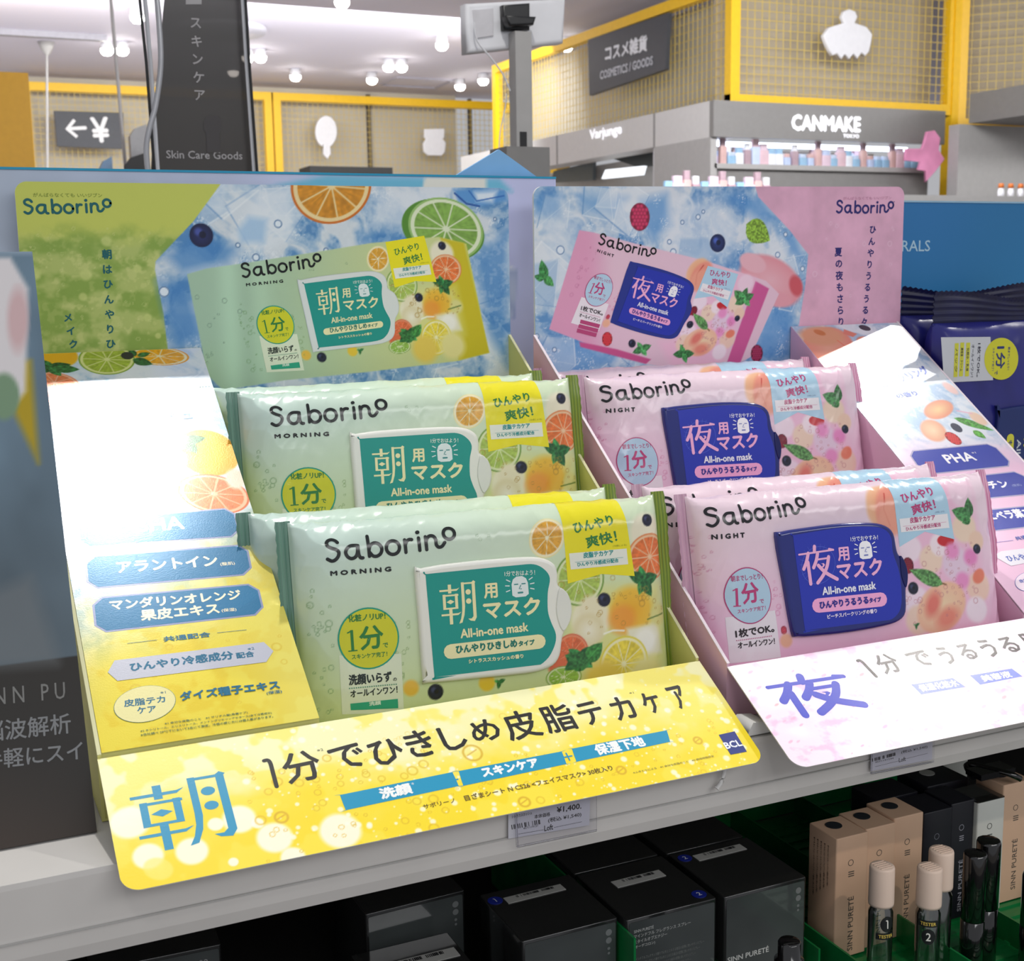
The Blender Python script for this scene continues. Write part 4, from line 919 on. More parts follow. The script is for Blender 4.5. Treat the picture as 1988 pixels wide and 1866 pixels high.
# front flap
fv = np.array([0, 0.065, 0.037]); FL = np.linalg.norm(fv)*1000; fv /= np.linalg.norm(fv); fnn = np.cross(XA, fv)
cv = Canvas(-0.2, -72.6, 320.2, 0.0, 0.5); art = Art(); U_, V_ = cv.U, cv.Vv
n = fbm(U_/30, V_/20, 8, 4); t = sst(0.30, 0.85, -V_/75+0.55*(n-0.5)+0.10)[..., None]
cv.C[...] = np.array((250, 246, 190.))*(1-t)+np.array((250, 222, 40.))*t
cv.mix(sst(0.52, 0.62, fbm(U_/14, V_/14, 18, 3)), (252, 232, 80), 0.6)
for P, r in (([(8.0,-37.9)], 8.5), ([(12.6,-57.0)], 6.5), ([(30.7,-58.8)], 7), ([(66.4,-60.2)], 8), ([(95.5,-63.5)], 9.5), ([(71.6,-72.4)], 5.5), ([(53.7,-47.0)], 7.5), ([(61.0,-51.0)], 2.8), ([(46.4,-68.4)], 2.2), ([(43.2,-47.3)], 3.5)):
    cv.disc(P[0], r, (254, 252, 236), soft=0.25, alpha=0.92)
cv.ell((15.6,-64.3), (21.5,-66.2), (16.5,-58.8), (250, 238, 120), soft=0.2, alpha=0.7)
rnd = random.Random(3)
for i in range(420):
    q = (rnd.uniform(60, 318), -75*rnd.random()**0.8); r = 0.4+1.5*rnd.random()**3
    cv.disc(q, r, (254, 252, 230), soft=0.5, alpha=0.85)
cv.bubbles(60, -74, 150, -22, 70, 0.8, 2.8, (224, 178, 30), 0.6); cv.bubbles(150, -74, 310, -40, 50, 0.6, 2.2, (226, 180, 30), 0.55); cv.bubbles(120, -30, 250, -10, 20, 0.8, 2.6, (236, 200, 60), 0.4)
for q, r in (((170.8,-34.2), 5.2), ((184.7,-67.9), 3), ((240.6,-61.0), 2.6), ((290.2,-52.2), 2.4), ((71.9,-50.3), 3.2)): cv.ring(q, r, 0.7, (214, 160, 30), 0.7); cv.line([(q[0]-r*0.6, q[1]-r*0.2), (q[0]+r*0.5, q[1]+r*0.3)], 0.6, (206, 140, 40), 0.6)
CY = (40, 150, 190); BK = (36, 34, 34)
asa(art, (11.4,-55.8), (53.5,-56.2), (16.7,-18.7), CY)
one(art, (74.0,-33.1), (74.5,-17.3), BK, 2.0)
for ch, a, b, tt in (('分', (79.7,-33.2), (97.0,-32.6), (80.9,-15.8)), ('で', (102.6,-30.3), (118.6,-29.8), (104.4,-16.6)), ('ひ', (122.3,-32.2), (137.8,-31.4), (124.3,-17.5)), ('き', (141.1,-31.3), (154.0,-30.5), (145.2,-15.0)), ('し', (159.0,-30.7), (171.1,-30.0), (161.0,-15.8)), ('め', (174.9,-28.7), (189.6,-28.4), (176.9,-15.4)), ('皮', (192.9,-31.6), (211.2,-31.1), (196.0,-13.6)), ('脂', (214.4,-31.2), (231.4,-30.9), (216.9,-13.5)), ('テ', (235.4,-30.5), (248.7,-29.6), (238.9,-15.8)), ('カ', (254.3,-30.8), (266.5,-30.4), (258.3,-15.7)), ('ケ', (273.0,-30.2), (283.2,-29.6), (276.4,-16.0)), ('ア', (291.0,-30.4), (299.7,-29.9), (292.1,-14.9))):
    art.text(ch, a, b, tt, BK, 0.35)
art.text('※2', (97.5,-17.4), (100.5,-17.3), (97.5,-15.9), (120, 120, 90)); art.text('※1', (268.5,-14.9), (271.1,-14.9), (268.8,-13.6), (120, 120, 90))
for P in ([(100.8,-44.3), (156.9,-43.3), (157.0,-51.9), (101.0,-53.2)], [(160.1,-43.4), (215.5,-43.2), (214.6,-51.2), (159.2,-52.3)], [(221.4,-42.7), (276.7,-42.3), (274.8,-49.8), (220.2,-51.0)]):
    p4 = np.array(P); art.poly(smooth_loop(np.concatenate([[a*0.985+b*0.015, a*0.985+c_*0.015] for a, b, c_ in ((p4[i], p4[i-1], p4[(i+1) % 4]) for i in range(4))]), 2), (30, 150, 190))
art.layer = 2; WT = (246, 248, 246)
art.text('洗顔', (119.1,-51.0), (134.3,-50.8), (120.0,-45.1), WT, 0.4); art.text('*', (135.3,-46.4), (136.6,-46.3), (135.6,-44.9), WT); art.text('スキンケア', (171.0,-49.5), (200.6,-49.5), (172.2,-44.3), WT, 0.4); art.text('保湿下地', (233.1,-49.6), (260.9,-49.3), (234.8,-43.1), WT, 0.35)
for a in (((155.7,-48.0)), ((217.2,-47.0))): art.stroke([(a[0]-2.2, a[1]), (a[0]+2.2, a[1])], 0.8, CY); art.stroke([(a[0], a[1]-2.2), (a[0], a[1]+2.2)], 0.8, CY)
SM = (110, 90, 40)
art.text('サボリーノ', (136.4,-60.9), (152.2,-60.6), (137.0,-58.4), SM, 0.05); art.text('目ざまシート N CS26 <フェイスマスク> 30枚入り', (157.2,-61.1), (236.7,-60.1), (157.7,-57.8), SM, 0.08)
art.text('※ふきとりによる　※1 余分な皮脂のこと　※2 使用時間目安', (245.9,-64.6), (293.4,-64.2), (246.3,-63.3), (150, 140, 70), 0.02)
art.poly([(303.5,-51.3), (313.5,-51.0), (312.9,-64.9), (303.0,-64.8)], (32, 50, 130)); art.layer = 3; art.text('BCL', (302.9,-60.9), (312.8,-60.7), (303.5,-56.8), (240, 242, 250), 0.2)
fnF = plane_map((0, -0.0006, 0.0303), XA, fv, fnn)
printed_sheet('front_flap', cv, art, fnF, 0.6, [m_flapy, m_paper], YD, 8.0, (1, 1, 0, 0), 0.06)
# ================================================================= pink display (its own frame, set beside the yellow one)
RK = np.stack([KX, KY, ZA], 1)
PD = thing('counter_display', 'pink cardboard counter display with peach header board holding the pink packs', 'counter display', K0, None, RK)
tray(PD, 1, m_pcard, m_pwhite)
cv = Canvas(1.6, 96.0, 322.5, 305.5, 0.6); art = Art(); U_, V_ = cv.U, cv.Vv
def top_shift(fn0):    # the board stands a touch taller on its right
    return fn0
cv.C[...] = cv.ice(13, 30, (98, 148, 200), (160, 190, 218), (216, 224, 232))
cv.mix(sst(0.5, 0.75, fbm(U_/3, V_/3, 78, 2)), (228, 234, 240), 0.2)
for P in ([(3.5,298.9), (23.4,299.1), (19.3,285.0), (2.3,286.6)], [(35.6,299.2), (74.9,297.9), (64.4,285.2), (39.6,290.4)], [(85.5,296.2), (106.9,300.0), (111.4,278.0), (96.2,267.0), (87.6,276.2)], [(155.6,298.7), (187.7,299.0), (206.9,278.2), (183.3,281.9)], [(190.5,212.5), (217.8,219.7), (218.8,176.0), (185.3,177.4)], [(1.1,195.8), (34.8,198.3), (64.1,182.3), (38.8,172.3), (1.8,174.0)], [(202.2,274.3), (221.4,268.5), (229.1,248.9), (214.5,254.9)]):
    cv.poly(P, (84, 146, 208), soft=9, alpha=0.7)
for P in ([(7.2,277.9), (29.4,288.6), (39.5,276.1), (25.0,251.1), (8.9,253.1)], [(111.3,294.6), (153.4,296.8), (169.6,278.1), (160.8,253.5), (129.2,251.9), (102.7,265.1)]):
    cv.poly(P, (224, 232, 240), soft=12, alpha=0.65)
ice_cubes(cv, (0, 130, 260, 305), 34, 8)
def pinkbg(X, Y, d):
    n = fbm(X/14, Y/14, 55, 4)[..., None]; return np.array((222, 172, 196.))*(0.93+0.14*n)
cv.poly([(181.7,308.4), (185.4,298.1), (214.1,273.3), (231.9,254.8), (229.6,231.2), (224.3,199.7), (218.1,156.0), (337.1,150.1), (330.0,310.5)], (222, 172, 196), fn=pinkbg)
q = (266.2,242.6); cv.bubbles(q[0]-30, q[1]-40, q[0]+48, q[1]+40, 16, 0.7, 2.4, (232, 196, 214), 0.8)
cv.raspberry((84.8,284.0), 9.0, (176, 46, 84)); cv.berry((150.4,264.5), 6.6, (48, 66, 130))
cv.leaf((175.3,278.1), (196.5,265.7), 0.42, (130, 168, 60)); cv.leaf((9.7,240.6), (6.9,254.9), 0.28, (60, 130, 70)); cv.leaf((8.7,241.5), (1.2,243.9), 0.35, (60, 130, 70)); cv.leaf((8.8,243.3), (16.1,236.5), 0.35, (70, 140, 76))
for q, r in (((21.6,261.5), 3.2), ((112.6,258.6), 2.6), ((109.3,266.0), 1.8), ((210.6,270.1), 1.8), ((203.8,255.0), 2.2), ((207.6,246.3), 1.6), ((220.8,194.9), 2), ((16.2,191.6), 1.8), ((2.6,201.6), 2), ((226.8,244.1), 2), ((120.1,279.9), 1.6), ((133.4,283.6), 2), ((137.8,287.4), 1.4)): cv.disc(q, r, (226, 236, 246)); cv.ring(q, r, 0.5, (70, 110, 160), 0.8)
cv.ell((198.3,235.7), (226.0,231.3), (193.2,255.1), (232, 180, 190), soft=0.15, col2=(226, 150, 160)); cv.ell((181.6,249.4), (193.4,247.4), (180.3,256.7), (232, 180, 190), soft=0.2); cv.ell((221.1,231.4), (227.2,231.3), (219.7,239.3), (206, 90, 100), soft=0.4)
cv.ell((203.4,222.0), (217.8,219.7), (203.2,227.8), (228, 160, 172), soft=0.3)
def pk_fn(X, Y, d):
    a = np.array((226, 160, 192.)); b = np.array((230, 196, 212.)); t = sst(40, 66, X)[..., None]; return a*(1-t)+b*t
cv.poly([(36.4,275.2), (47.7,273.4), (81.2,265.2), (140.4,251.8), (193.6,235.8), (205.7,225.8), (180.5,178.6), (162.0,171.5), (125.4,171.2), (90.0,177.9), (53.5,190.2), (12.3,206.3)], (228, 190, 208), fn=pk_fn)
cv.poly([(184.2,235.9), (196.5,229.9), (171.2,174.0), (158.5,172.6)], (206, 90, 150), soft=1); cv.poly([(35.8,196.4), (66.2,189.7), (94.3,181.1), (90.0,177.9), (36.8,192.7)], (204, 84, 140), soft=1)
fit_src = [(13.7,94.5), (70.2,95.8), (63.4,85.7), (64.7,30.7), (32.7,53.9), (137.5,72.5), (175.3,108.0), (144.0,47.2), (22.5,30.9)]
fit_dst = [(53.4,263.9), (92.4,253.7), (77.0,250.2), (62.5,211.2), (52.9,233.5), (133.5,223.5), (168.5,242.3), (127.8,204.2), (39.7,218.3)]
Tm = affine(fit_src, fit_dst); cv.base = False; cv.T = Tm; art.T = Tm; art.S = 0.56
pack_pink(cv, art); art.layer = 3; art.poly(LID_P, (36, 52, 140)); art.layer = 5; lid_pink(art)
cv.T = lambda p: p; art.T = lambda p: p; art.S = 1.0; art.layer = 2
for i in range(3):
    a, b = np.array((37.0,212.3)), np.array((52.6,208.2)); d = (np.array((34.4,206.0))-a)/2*i
    c, e = np.array((36.3,209.6)), np.array((51.5,205.5)); art.poly([a+d, b+d, e+d, c+d], (186, 70, 120))
cv.raspberry((58.2,197.5), 4.6, (206, 50, 60)); cv.mint((86.7,189.0), 8, 0.4, 4, (70, 140, 80)); cv.mint((121.9,183.8), 9, 0.1, 4, (60, 130, 70)); cv.berry((78.5,193.4), 3); cv.mint((174.6,222.6), 9, 0.5, 4, (70, 140, 80)); cv.raspberry((186.4,181.3), 6, (150, 40, 80))
art.layer = 1; NV = (44, 40, 110)
art.text('がんばらなくても いいジブン', (263.3,295.5), (309.9,295.9), (263.2,297.8), (190, 130, 160), 0.02); logo(art, (257.4,285.7), (311.9,284.7), NV, 0.03, True)
art.vtext('ひんやりうるうる々', (292.7,272.7), (286.9,201.8), 6.2, NV, 0.24); art.vtext('夏の夜もさらり', (260.1,256.1), (264.3,202.5), 6.6, NV, 0.24)
def fnPB(U, V, d=0.0):
    U = np.asarray(U); V = np.asarray(V); k = (V-96)/209.0
    return np.stack([U/1000+0*V, DD-np.asarray(d)/1000+0*U, (V-3.6*k*(1-U/322))/1000], -1)
printed_sheet('header_board', cv, art, fnPB, 2.2, [m_card, m_paper], PD, 7.0, (0, 0, 1, 1))

sb = MB(); X0 = WD-WS
sb.prism([(0.0012, 0), (DD-0.001, 0), (DD-0.001, 0.2000), (0.0012, 0.0318)], (X0, 0, 0), YA, ZA, XA, 0, WS-0.0017, 0)
cl = sb.build('side_panel', [m_pcard], PD)
cv = Canvas(X0*1000+0.2, 0.0, WD*1000-1.8, 294.0, 0.5); art = Art(); U_, V_ = cv.U, cv.Vv
t = sst(170, 120, V_+20*(fbm(U_/20, V_/20, 6, 3)-0.5))[..., None]
cv.C[...] = cv.ice(19, 16, (172, 196, 224), (206, 220, 236), (230, 235, 243))*(1-t)+np.array((240, 196, 222.))*t
cv.ell((233.8,266.7), (257.9,266.9), (246.8,291.6), (236, 168, 140), soft=0.1, col2=(234, 140, 120)); cv.ell((236.7,281.3), (256.0,278.6), (243.7,292.7), (226, 160, 120), soft=0.4); cv.line([(247.5,274.9), (250.9,265.6), (242.4,253.2)], 1, (236, 120, 90)); cv.ell((237.4,285.4), (241.8,283.5), (238.8,288.7), (206, 120, 60), soft=0.3)
cv.poly([(262.2,288.3), (270.8,281.9), (264.5,278.1), (258.0,282.6)], (228, 130, 110), soft=1); cv.ell((271.2,271.8), (277.9,270.6), (274.1,278.4), (222, 140, 120), soft=0.2)
cv.ell((282.7,288.9), (287.2,287.0), (284.5,292.2), (40, 38, 56))
cv.ell((222.6,237.3), (228.7,233.7), (225.8,243.3), (120, 46, 60), soft=0.1); cv.leaf((217.8,235.3), (212.9,233.1), 0.4, (110, 160, 60)); cv.ell((216.8,222.4), (220.1,219.8), (218.2,226.5), (70, 76, 96)); cv.line([(227.9,249.5), (231.9,244.4), (234.6,241.1)], 1.5, (238, 170, 190))
cv.ell((285.1,189.5), (300.0,191.2), (291.1,199.5), (240, 206, 150), soft=0.15, col2=(236, 150, 120)); cv.ell((264.7,167.9), (274.0,164.1), (271.4,178.9), (244, 214, 176), soft=0.2, col2=(238, 170, 140)); cv.raspberry((275.8,158.2), 6.4, (206, 50, 50))
cv.ell((286.7,168.9), (290.2,166.1), (289.2,173.1), (50, 54, 76)); cv.leaf((291.8,179.2), (317.4,162.7), 0.16, (80, 150, 60)); cv.leaf((298.9,164.5), (304.2,155.3), 0.4, (90, 160, 60)); cv.ell((312.9,176.5), (317.9,171.5), (316.0,182.2), (242, 206, 180), soft=0.3); cv.line([(300.4,186.6), (311.2,182.6)], 1.6, (238, 180, 200), 0.8); cv.ell((312.5,211.7), (316.5,206.7), (315.1,217.0), (236, 196, 190), soft=0.4)
NB = (44, 60, 168); GR = (176, 170, 200)
bar((227.8,149.8), (305.8,150.1), (307.4,125.3), (225.5,125.1), NB); bar((226.8,119.7), (307.8,120.4), (309.3,96.6), (226.8,97.7), NB); bar((242.5,88.3), (310.7,86.8), (309.7,67.4), (236.3,68.3), NB)
art.layer = 3; CR = (250, 246, 250)
art.text('PHA', (253.9,134.0), (279.9,134.6), (255.2,142.4), CR, 0.4); art.text('※1', (280.5,141.0), (284.2,141.1), (281.2,142.8), CR)
art.text('カルプチン', (243.6,106.6), (287.7,105.8), (244.9,113.9), CR, 0.4); art.text('(整肌)', (290.4,105.5), (298.8,105.4), (291.6,108.0), (170, 180, 230))
art.text('アロエベラ葉エキス', (233.0,78.2), (302.1,76.5), (236.3,86.1), CR, 0.4)
HB = (92, 110, 190)
art.text('爽快', (246.4,229.3), (273.8,233.5), (250.3,245.5), HB, 0.35); art.text('ピーチスパークリング', (224.7,208.9), (307.4,231.1), (225.8,217.9), HB, 0.35); art.text('の香り', (258.4,204.6), (278.6,206.4), (260.1,209.8), HB, 0.2)
art.stroke([(238.0,58.8), (253.1,58.6)], 0.3, HB); art.text('共通配合', (256.4,58.2), (276.0,58.6), (257.7,61.5), HB, 0.12)
art.poly([(228.2,48.1), (236.8,51.0), (302.8,50.4), (302.8,41.6), (235.1,38.1), (232.1,42.3)], (236, 232, 240)); art.layer = 4; art.text('ひんやり冷感成分配合', (236.6,41.6), (288.0,41.8), (239.6,46.8), HB, 0.2)
art.layer = 3; c, a, b = (238.6,23.8), (250.2,23.9), (243.0,31.4); art.ell(c, a, b, HB); c_ = np.array(c); art.ell(c, c_+(np.array(a)-c_)*0.97, c_+(np.array(b)-c_)*0.97, (246, 226, 240), dl=1); art.layer = 5; art.text('皮脂テカ', (231.5,23.7), (246.4,23.6), (232.9,26.3), HB, 0.1)
printed_sheet('printed_face', cv, art, plane_map((0, 0, 0.0326), XA, sv, sn), 0.5, [m_foilcard, m_pwhite], cl, step=0.06)

cv = Canvas(-0.2, -72.6, 320.2, 0.0, 0.5); art = Art(); U_, V_ = cv.U, cv.Vv
n = fbm(U_/9, V_/7, 28, 4); cv.C[...] = np.array((250, 232, 244.)); cv.mix(sst(0.52, 0.72, n), (244, 190, 226), 0.7); cv.mix(sst(0.5, 0.7, fbm(U_/30, V_/20, 29, 3)), (252, 246, 250), 0.8)
rnd = random.Random(9)
for i in range(90): cv.ell(*[(lambda q, s: (q, (q[0]+s, q[1]+s*0.4), (q[0]-s*0.2, q[1]+s*0.4)))((rnd.uniform(2, 318), rnd.uniform(-74, -2)), rnd.uniform(0.5, 2.2))][0], rnd.choice([(240, 150, 190), (238, 170, 205), (236, 140, 150)]), soft=0.5, alpha=0.5)
yoru(art, (14.3,-41.2), (65.2,-42.5), (17.1,-14.6), (54, 64, 200), 1.05)
BK = (60, 44, 48)
one(art, (84.6,-24.1), (82.8,-10.9), BK, 2.0)
for ch, a, b, tt in (('分', (91.5,-23.8), (105.2,-23.4), (95.5,-9.6)), ('で', (113.3,-22.5), (128.0,-22.8), (115.3,-11.2)), ('う', (135.4,-24.5), (143.6,-24.5), (137.3,-11.4)), ('る', (150.0,-23.8), (160.9,-23.7), (152.1,-12.1)), ('う', (167.1,-24.9), (176.5,-24.6), (169.1,-11.3)), ('る', (181.8,-24.0), (193.7,-23.9), (184.1,-12.2)), ('肌', (199.3,-25.4), (213.2,-25.3), (202.7,-11.8))):
    art.text(ch, a, b, tt, BK, 0.35)
for P in ([(102.3,-33.9), (131.6,-34.6), (135.0,-42.3), (103.5,-41.7)], [(144.1,-35.0), (175.2,-35.5), (177.6,-42.3), (145.6,-42.6)]): art.poly(P, (120, 134, 220))
art.layer = 2; art.text('保湿化粧水', (105.3,-40.0), (132.0,-40.7), (105.5,-35.2), (240, 240, 250), 0.3); art.text('美容液', (149.7,-41.1), (171.0,-41.3), (150.4,-36.6), (240, 240, 250), 0.3)
printed_sheet('front_flap', cv, art, fnF, 0.6, [m_flap, m_paper], PD, 8.0, (1, 1, 0, 0), 0.06)

# ================================================================= the shelf the displays stand on
sh = MB(); YL = -0.0458; ZL = -0.0399
prof = [(YL, -0.0005), (YL-0.0004, -0.003), (YL, ZL+0.006), (YL+0.0015, ZL), (YL+0.008, ZL), (YL+0.008, -0.02), (0.36, -0.02), (0.36, -0.0005)]
sh.prism(prof, (-0.75, 0, 0), YA, ZA, XA, 0, 1.9, 0)
SHF = thing('shelf', 'white metal shelf with a deep front lip carrying both displays', 'shelf', (0.2, 0.15, -0.02))
sh.build('shelf_board', [m_white], SHF, off=(0.2, 0.15, -0.02))
sh = MB(); sh.bb((-0.75, YL-0.0012, -0.0265), (1.15, YL-0.0002, -0.0259), 0); sh.build('lip_groove', [mat('groove_grey', (182, 181, 178), 0.5)], SHF, off=(0.2, 0.15, -0.02))
# price tickets in clear holders clipped to the lip
m_clear = clear_mat('clear_plastic', (250, 250, 252), 0.05, 0.02, 1.2)
def ticket(label, P, art_fn, paper):
    """P: holder corners tl tr br bl in mm on the lip plane"""
    P = np.array(P)/1000; c = P.mean(0); loc = (c[0], -0.0475, c[1])
    t = thing('price_ticket', label, 'price ticket', loc, 'price tickets on the shelf lip')
    o = np.array([0, -0.0475, 0])-np.array(loc)
    mb = MB(); mb.prism(P, o, XA, ZA, -YA, 0.0016, 0.0022, 0)
    for a, b in ((P[3], P[2]), (P[0], P[3])):
        mb.tube([o+XA*q[0]+ZA*q[1]-YA*0.0018 for q in (a, b)], 0.0005, 0, 6)
    mb.build('holder', [m_clear], t)
    pb = MB(); Q = np.array(paper)/1000; pb.prism(Q, o, XA, ZA, -YA, 0, 0.0004, 0)
    art = Art(); art_fn(art); art.emit(pb, plane_map(o-YA*0.0004, XA, ZA, -YA), 0.05, None, 1)
    pb.build('paper_ticket', [m_tick, m_sign], t)
m_tick = mat('ticket_paper', (206, 206, 214), 0.6, vary=0.02)
KB = (30, 30, 34)
def barcode(art, p, q, r_, n=30, seed=1):
    p, q, r_ = [np.array(a, float) for a in (p, q, r_)]; rn = random.Random(seed)
    for i in range(n):
        if rn.random() < 0.3: continue
        a = p+(q-p)*i/n; b = p+(q-p)*(i+rn.uniform(0.35, 0.9))/n; art.poly([a, b, b+r_-p, a+r_-p], KB)
def t1(art):
    art.text('シトラススカッシュ', (183.3,-16.0), (194.0,-16.0), (183.1,-14.5), KB, 0.03); art.text('¥1,400.', (207.6,-18.3), (221.1,-18.7), (207.3,-15.0), KB, 0.1); art.text('本体価格', (195.4,-18.6), (203.9,-18.8), (195.1,-16.5), KB, 0.03)
    art.text('(税込 ¥1,540)', (202.8,-22.3), (221.1,-22.7), (202.3,-19.7), KB, 0.04); barcode(art, (182.7,-21.6), (198.6,-21.9), (182.4,-19.2)); art.text('4571119137', (189.3,-22.8), (197.4,-23.0), (189.2,-21.8), KB)
    art.text('Loft', (200.7,-26.1), (205.4,-26.1), (200.3,-23.2), KB, 0.05); art.stroke([(186.7,-24.7), (200.2,-25.2)], 0.18, KB); art.stroke([(205.9,-25.2), (221.3,-25.3)], 0.18, KB)
def t2(art):
    art.text('お疲れさマスクN', (407.7,-12.5), (437.8,-11.4), (407.1,-9.9), KB, 0.03); art.stroke([(404.2,-13.6), (441.2,-12.0)], 0.18, KB); art.text('¥1,400.', (428.4,-21.5), (442.5,-21.6), (427.8,-18.7), KB, 0.06)
    art.text('本体価格', (416.0,-22.7), (424.6,-22.5), (415.7,-21.3), KB, 0.03); art.text('(税込 ¥1,540)', (423.6,-25.8), (442.5,-25.7), (423.3,-23.8), KB, 0.02); barcode(art, (403.2,-26.6), (419.6,-25.9), (403.0,-24.7), 30, 2); art.text('4571191544', (405.2,-27.8), (418.2,-27.6), (405.1,-26.9), KB)
    art.text('Loft', (422.1,-30.3), (427.0,-30.3), (421.8,-27.9), KB, 0.04); art.stroke([(405.3,-29.9), (421.8,-29.5)], 0.15, KB); art.stroke([(427.3,-29.1), (442.9,-28.7)], 0.15, KB); art.text('----------', (403.7,-20.7), (413.2,-20.2), (403.6,-20.3), KB)
ticket('white price ticket in a clear holder under the yellow flap', [(184.5,-2.2), (229.0,-1.7), (228.9,-30.8), (185.3,-30.3)], t1, [(181.6,-8.5), (226.3,-9.2), (225.6,-28.0), (181.3,-26.0)])
ticket('white price ticket in a clear holder under the pink flap', [(401.3,-5.5), (446.3,-5.7), (446.3,-33.8), (401.3,-32.6)], t2, [(402.2,-5.7), (446.1,-6.0), (446.3,-33.0), (402.3,-32.0)])
# small white clips under the yellow flap
mc = MB(); q = [(304.8,-11.9), (302.9,-18.4), (299.6,-22.2)]
mc.tube(smooth_path([(a/1000, -0.0495, b/1000) for a, b in q], 4), [0.0012]*8+[0.0018], 0, 8)
tag(mc.build('cable_hook', [m_paper]), 'small white hooked strip hanging below the right end of the yellow flap', 'hook')
mc = MB(); mc.prism([(0.322, 0.0005), (0.344, 0.0005), (0.335, 0.0065), (0.326, 0.0075)], (0, -0.040, 0), XA, ZA, YA, -0.004, 0.012, 0, 0.001)
tag(mc.build('shelf_clip', [m_paper]), 'white plastic wedge clip on the shelf between the two front flaps', 'clip')
# ================================================================= panels behind and beside the displays
m_pale = print_mat('printed_pale_board', 0.4, 0.4, gain=1.1)
m_cyan = mat('cyan_edge', (20, 150, 190), 0.35, vary=0.03)
def flat_board(name, label, cat, cvs, art, x0, x1, z0, z1, y, thick, mats, top_edge=None):
    loc = ((x0+x1)/2, y, z0); t = thing(name, label, cat, loc)
    o = np.array([0, y, 0])-np.array(loc)
    printed_sheet('panel', cvs, art, plane_map(o, XA, ZA, -YA), thick*1000, mats, t)
    if top_edge:
        mb = MB(); mb.bb((x0-loc[0], -0.0008, z1-z0-0.0002), (x1-loc[0], thick+0.0008, z1-z0+0.0012)); mb.build('top_edge', [top_edge], t)
    return t
# pale blue gondola header behind the two boards
cv = Canvas(-60, 0, 364, 309.6, 2.0); U_, V_ = cv.U, cv.Vv
t = sst(-10, 330, U_)[..., None]; cv.C[...] = np.array((176, 188, 206.))*(1-t)+np.array((196, 200, 236.))*t
n = fbm(U_/40, V_/40, 4, 3)[..., None]; cv.C[...] = np.clip(cv.C*(0.92+0.16*n), 0, 255)
cv.poly([(150, 300), (195, 309), (320, 309), (330, 300)], (110, 186, 214), soft=4); cv.poly([(262, 300), (264, 309), (310, 309), (310, 300)], (226, 226, 214), soft=1)
cv.poly([(322, 205), (330, 215), (333, 245), (326, 250)], (220, 226, 238), soft=2)
for i in range(4): cv.line([(323+i*2.2, 212), (326+i*2.0, 245)], 1.2, (120, 140, 190), 0.7)
flat_board('gondola_header', 'pale blue header panel with a cyan top edge standing behind both header boards', 'header panel', cv, None, -0.06, 0.364, 0, 0.3096, 0.258, 0.004, [m_pale, m_cyan], m_cyan)
pk = MB(); a, b, c = (0.2912,0.3112), (0.3246,0.3298), (0.3538,0.3115)
bz = 0.26
pk.prism([(a[0]-0.03, bz), (c[0]+0.02, bz), (c[0], c[1]), b, a], (-0.33, 0, -bz), XA, ZA, YA, 0, 0.004)
o = pk.build('peaked_card', [mat('sky_blue_card', (132, 186, 232), 0.5, vary=0.05)]); o.location = (0.33, 0.268, bz)
tag(o, 'light blue peaked card rising behind the cyan edged header panel', 'card')
pc = MB(); pc.bb((-0.03, 0, -0.26), (0.05, 0.02, 0)); o = pc.build('card_stand', [m_paper]); o.location = (0.33, 0.2735, 0.2605)
tag(o, 'white block propping the light blue peaked card', 'stand')
# blue board on the right with pale lettering
cv = Canvas(560, 0, 900, 296, 2.0); U_, V_ = cv.U, cv.Vv
t = sst(140, 296, V_)[..., None]; cv.C[...] = np.array((40, 132, 186.))*(1-t)+np.array((48, 118, 176.))*t
t = sst(700, 800, U_)[..., None]; cv.C[...] = cv.C*(1-0.35*t)+np.array((36, 110, 150.))*0.35*t
art = Art(); art.text('MINERALS', (597, 0.258*1000+2), (706, 0.258*1000+2), (597, 269.5), (170, 206, 226), 0.15)
art.items.clear(); x0, z0 = (0.6832,0.2561); x1, z1 = (0.7148,0.2563); x2, z2 = (0.6828,0.265)
Ls = (x1-x0)*1000; art.text('MINERALS', (x1*1000-Ls*1.98, z0*1000), (x1*1000, z0*1000), (x0*1000, z2*1000), (176, 208, 226), 0.1)
flat_board('gondola_header', 'deep blue header panel with pale lettering behind the navy packs', 'header panel', cv, art, 0.56, 0.9, 0, 0.296, 0.262, 0.004, [m_card, m_cyan], mat('pale_edge', (150, 190, 215), 0.4))

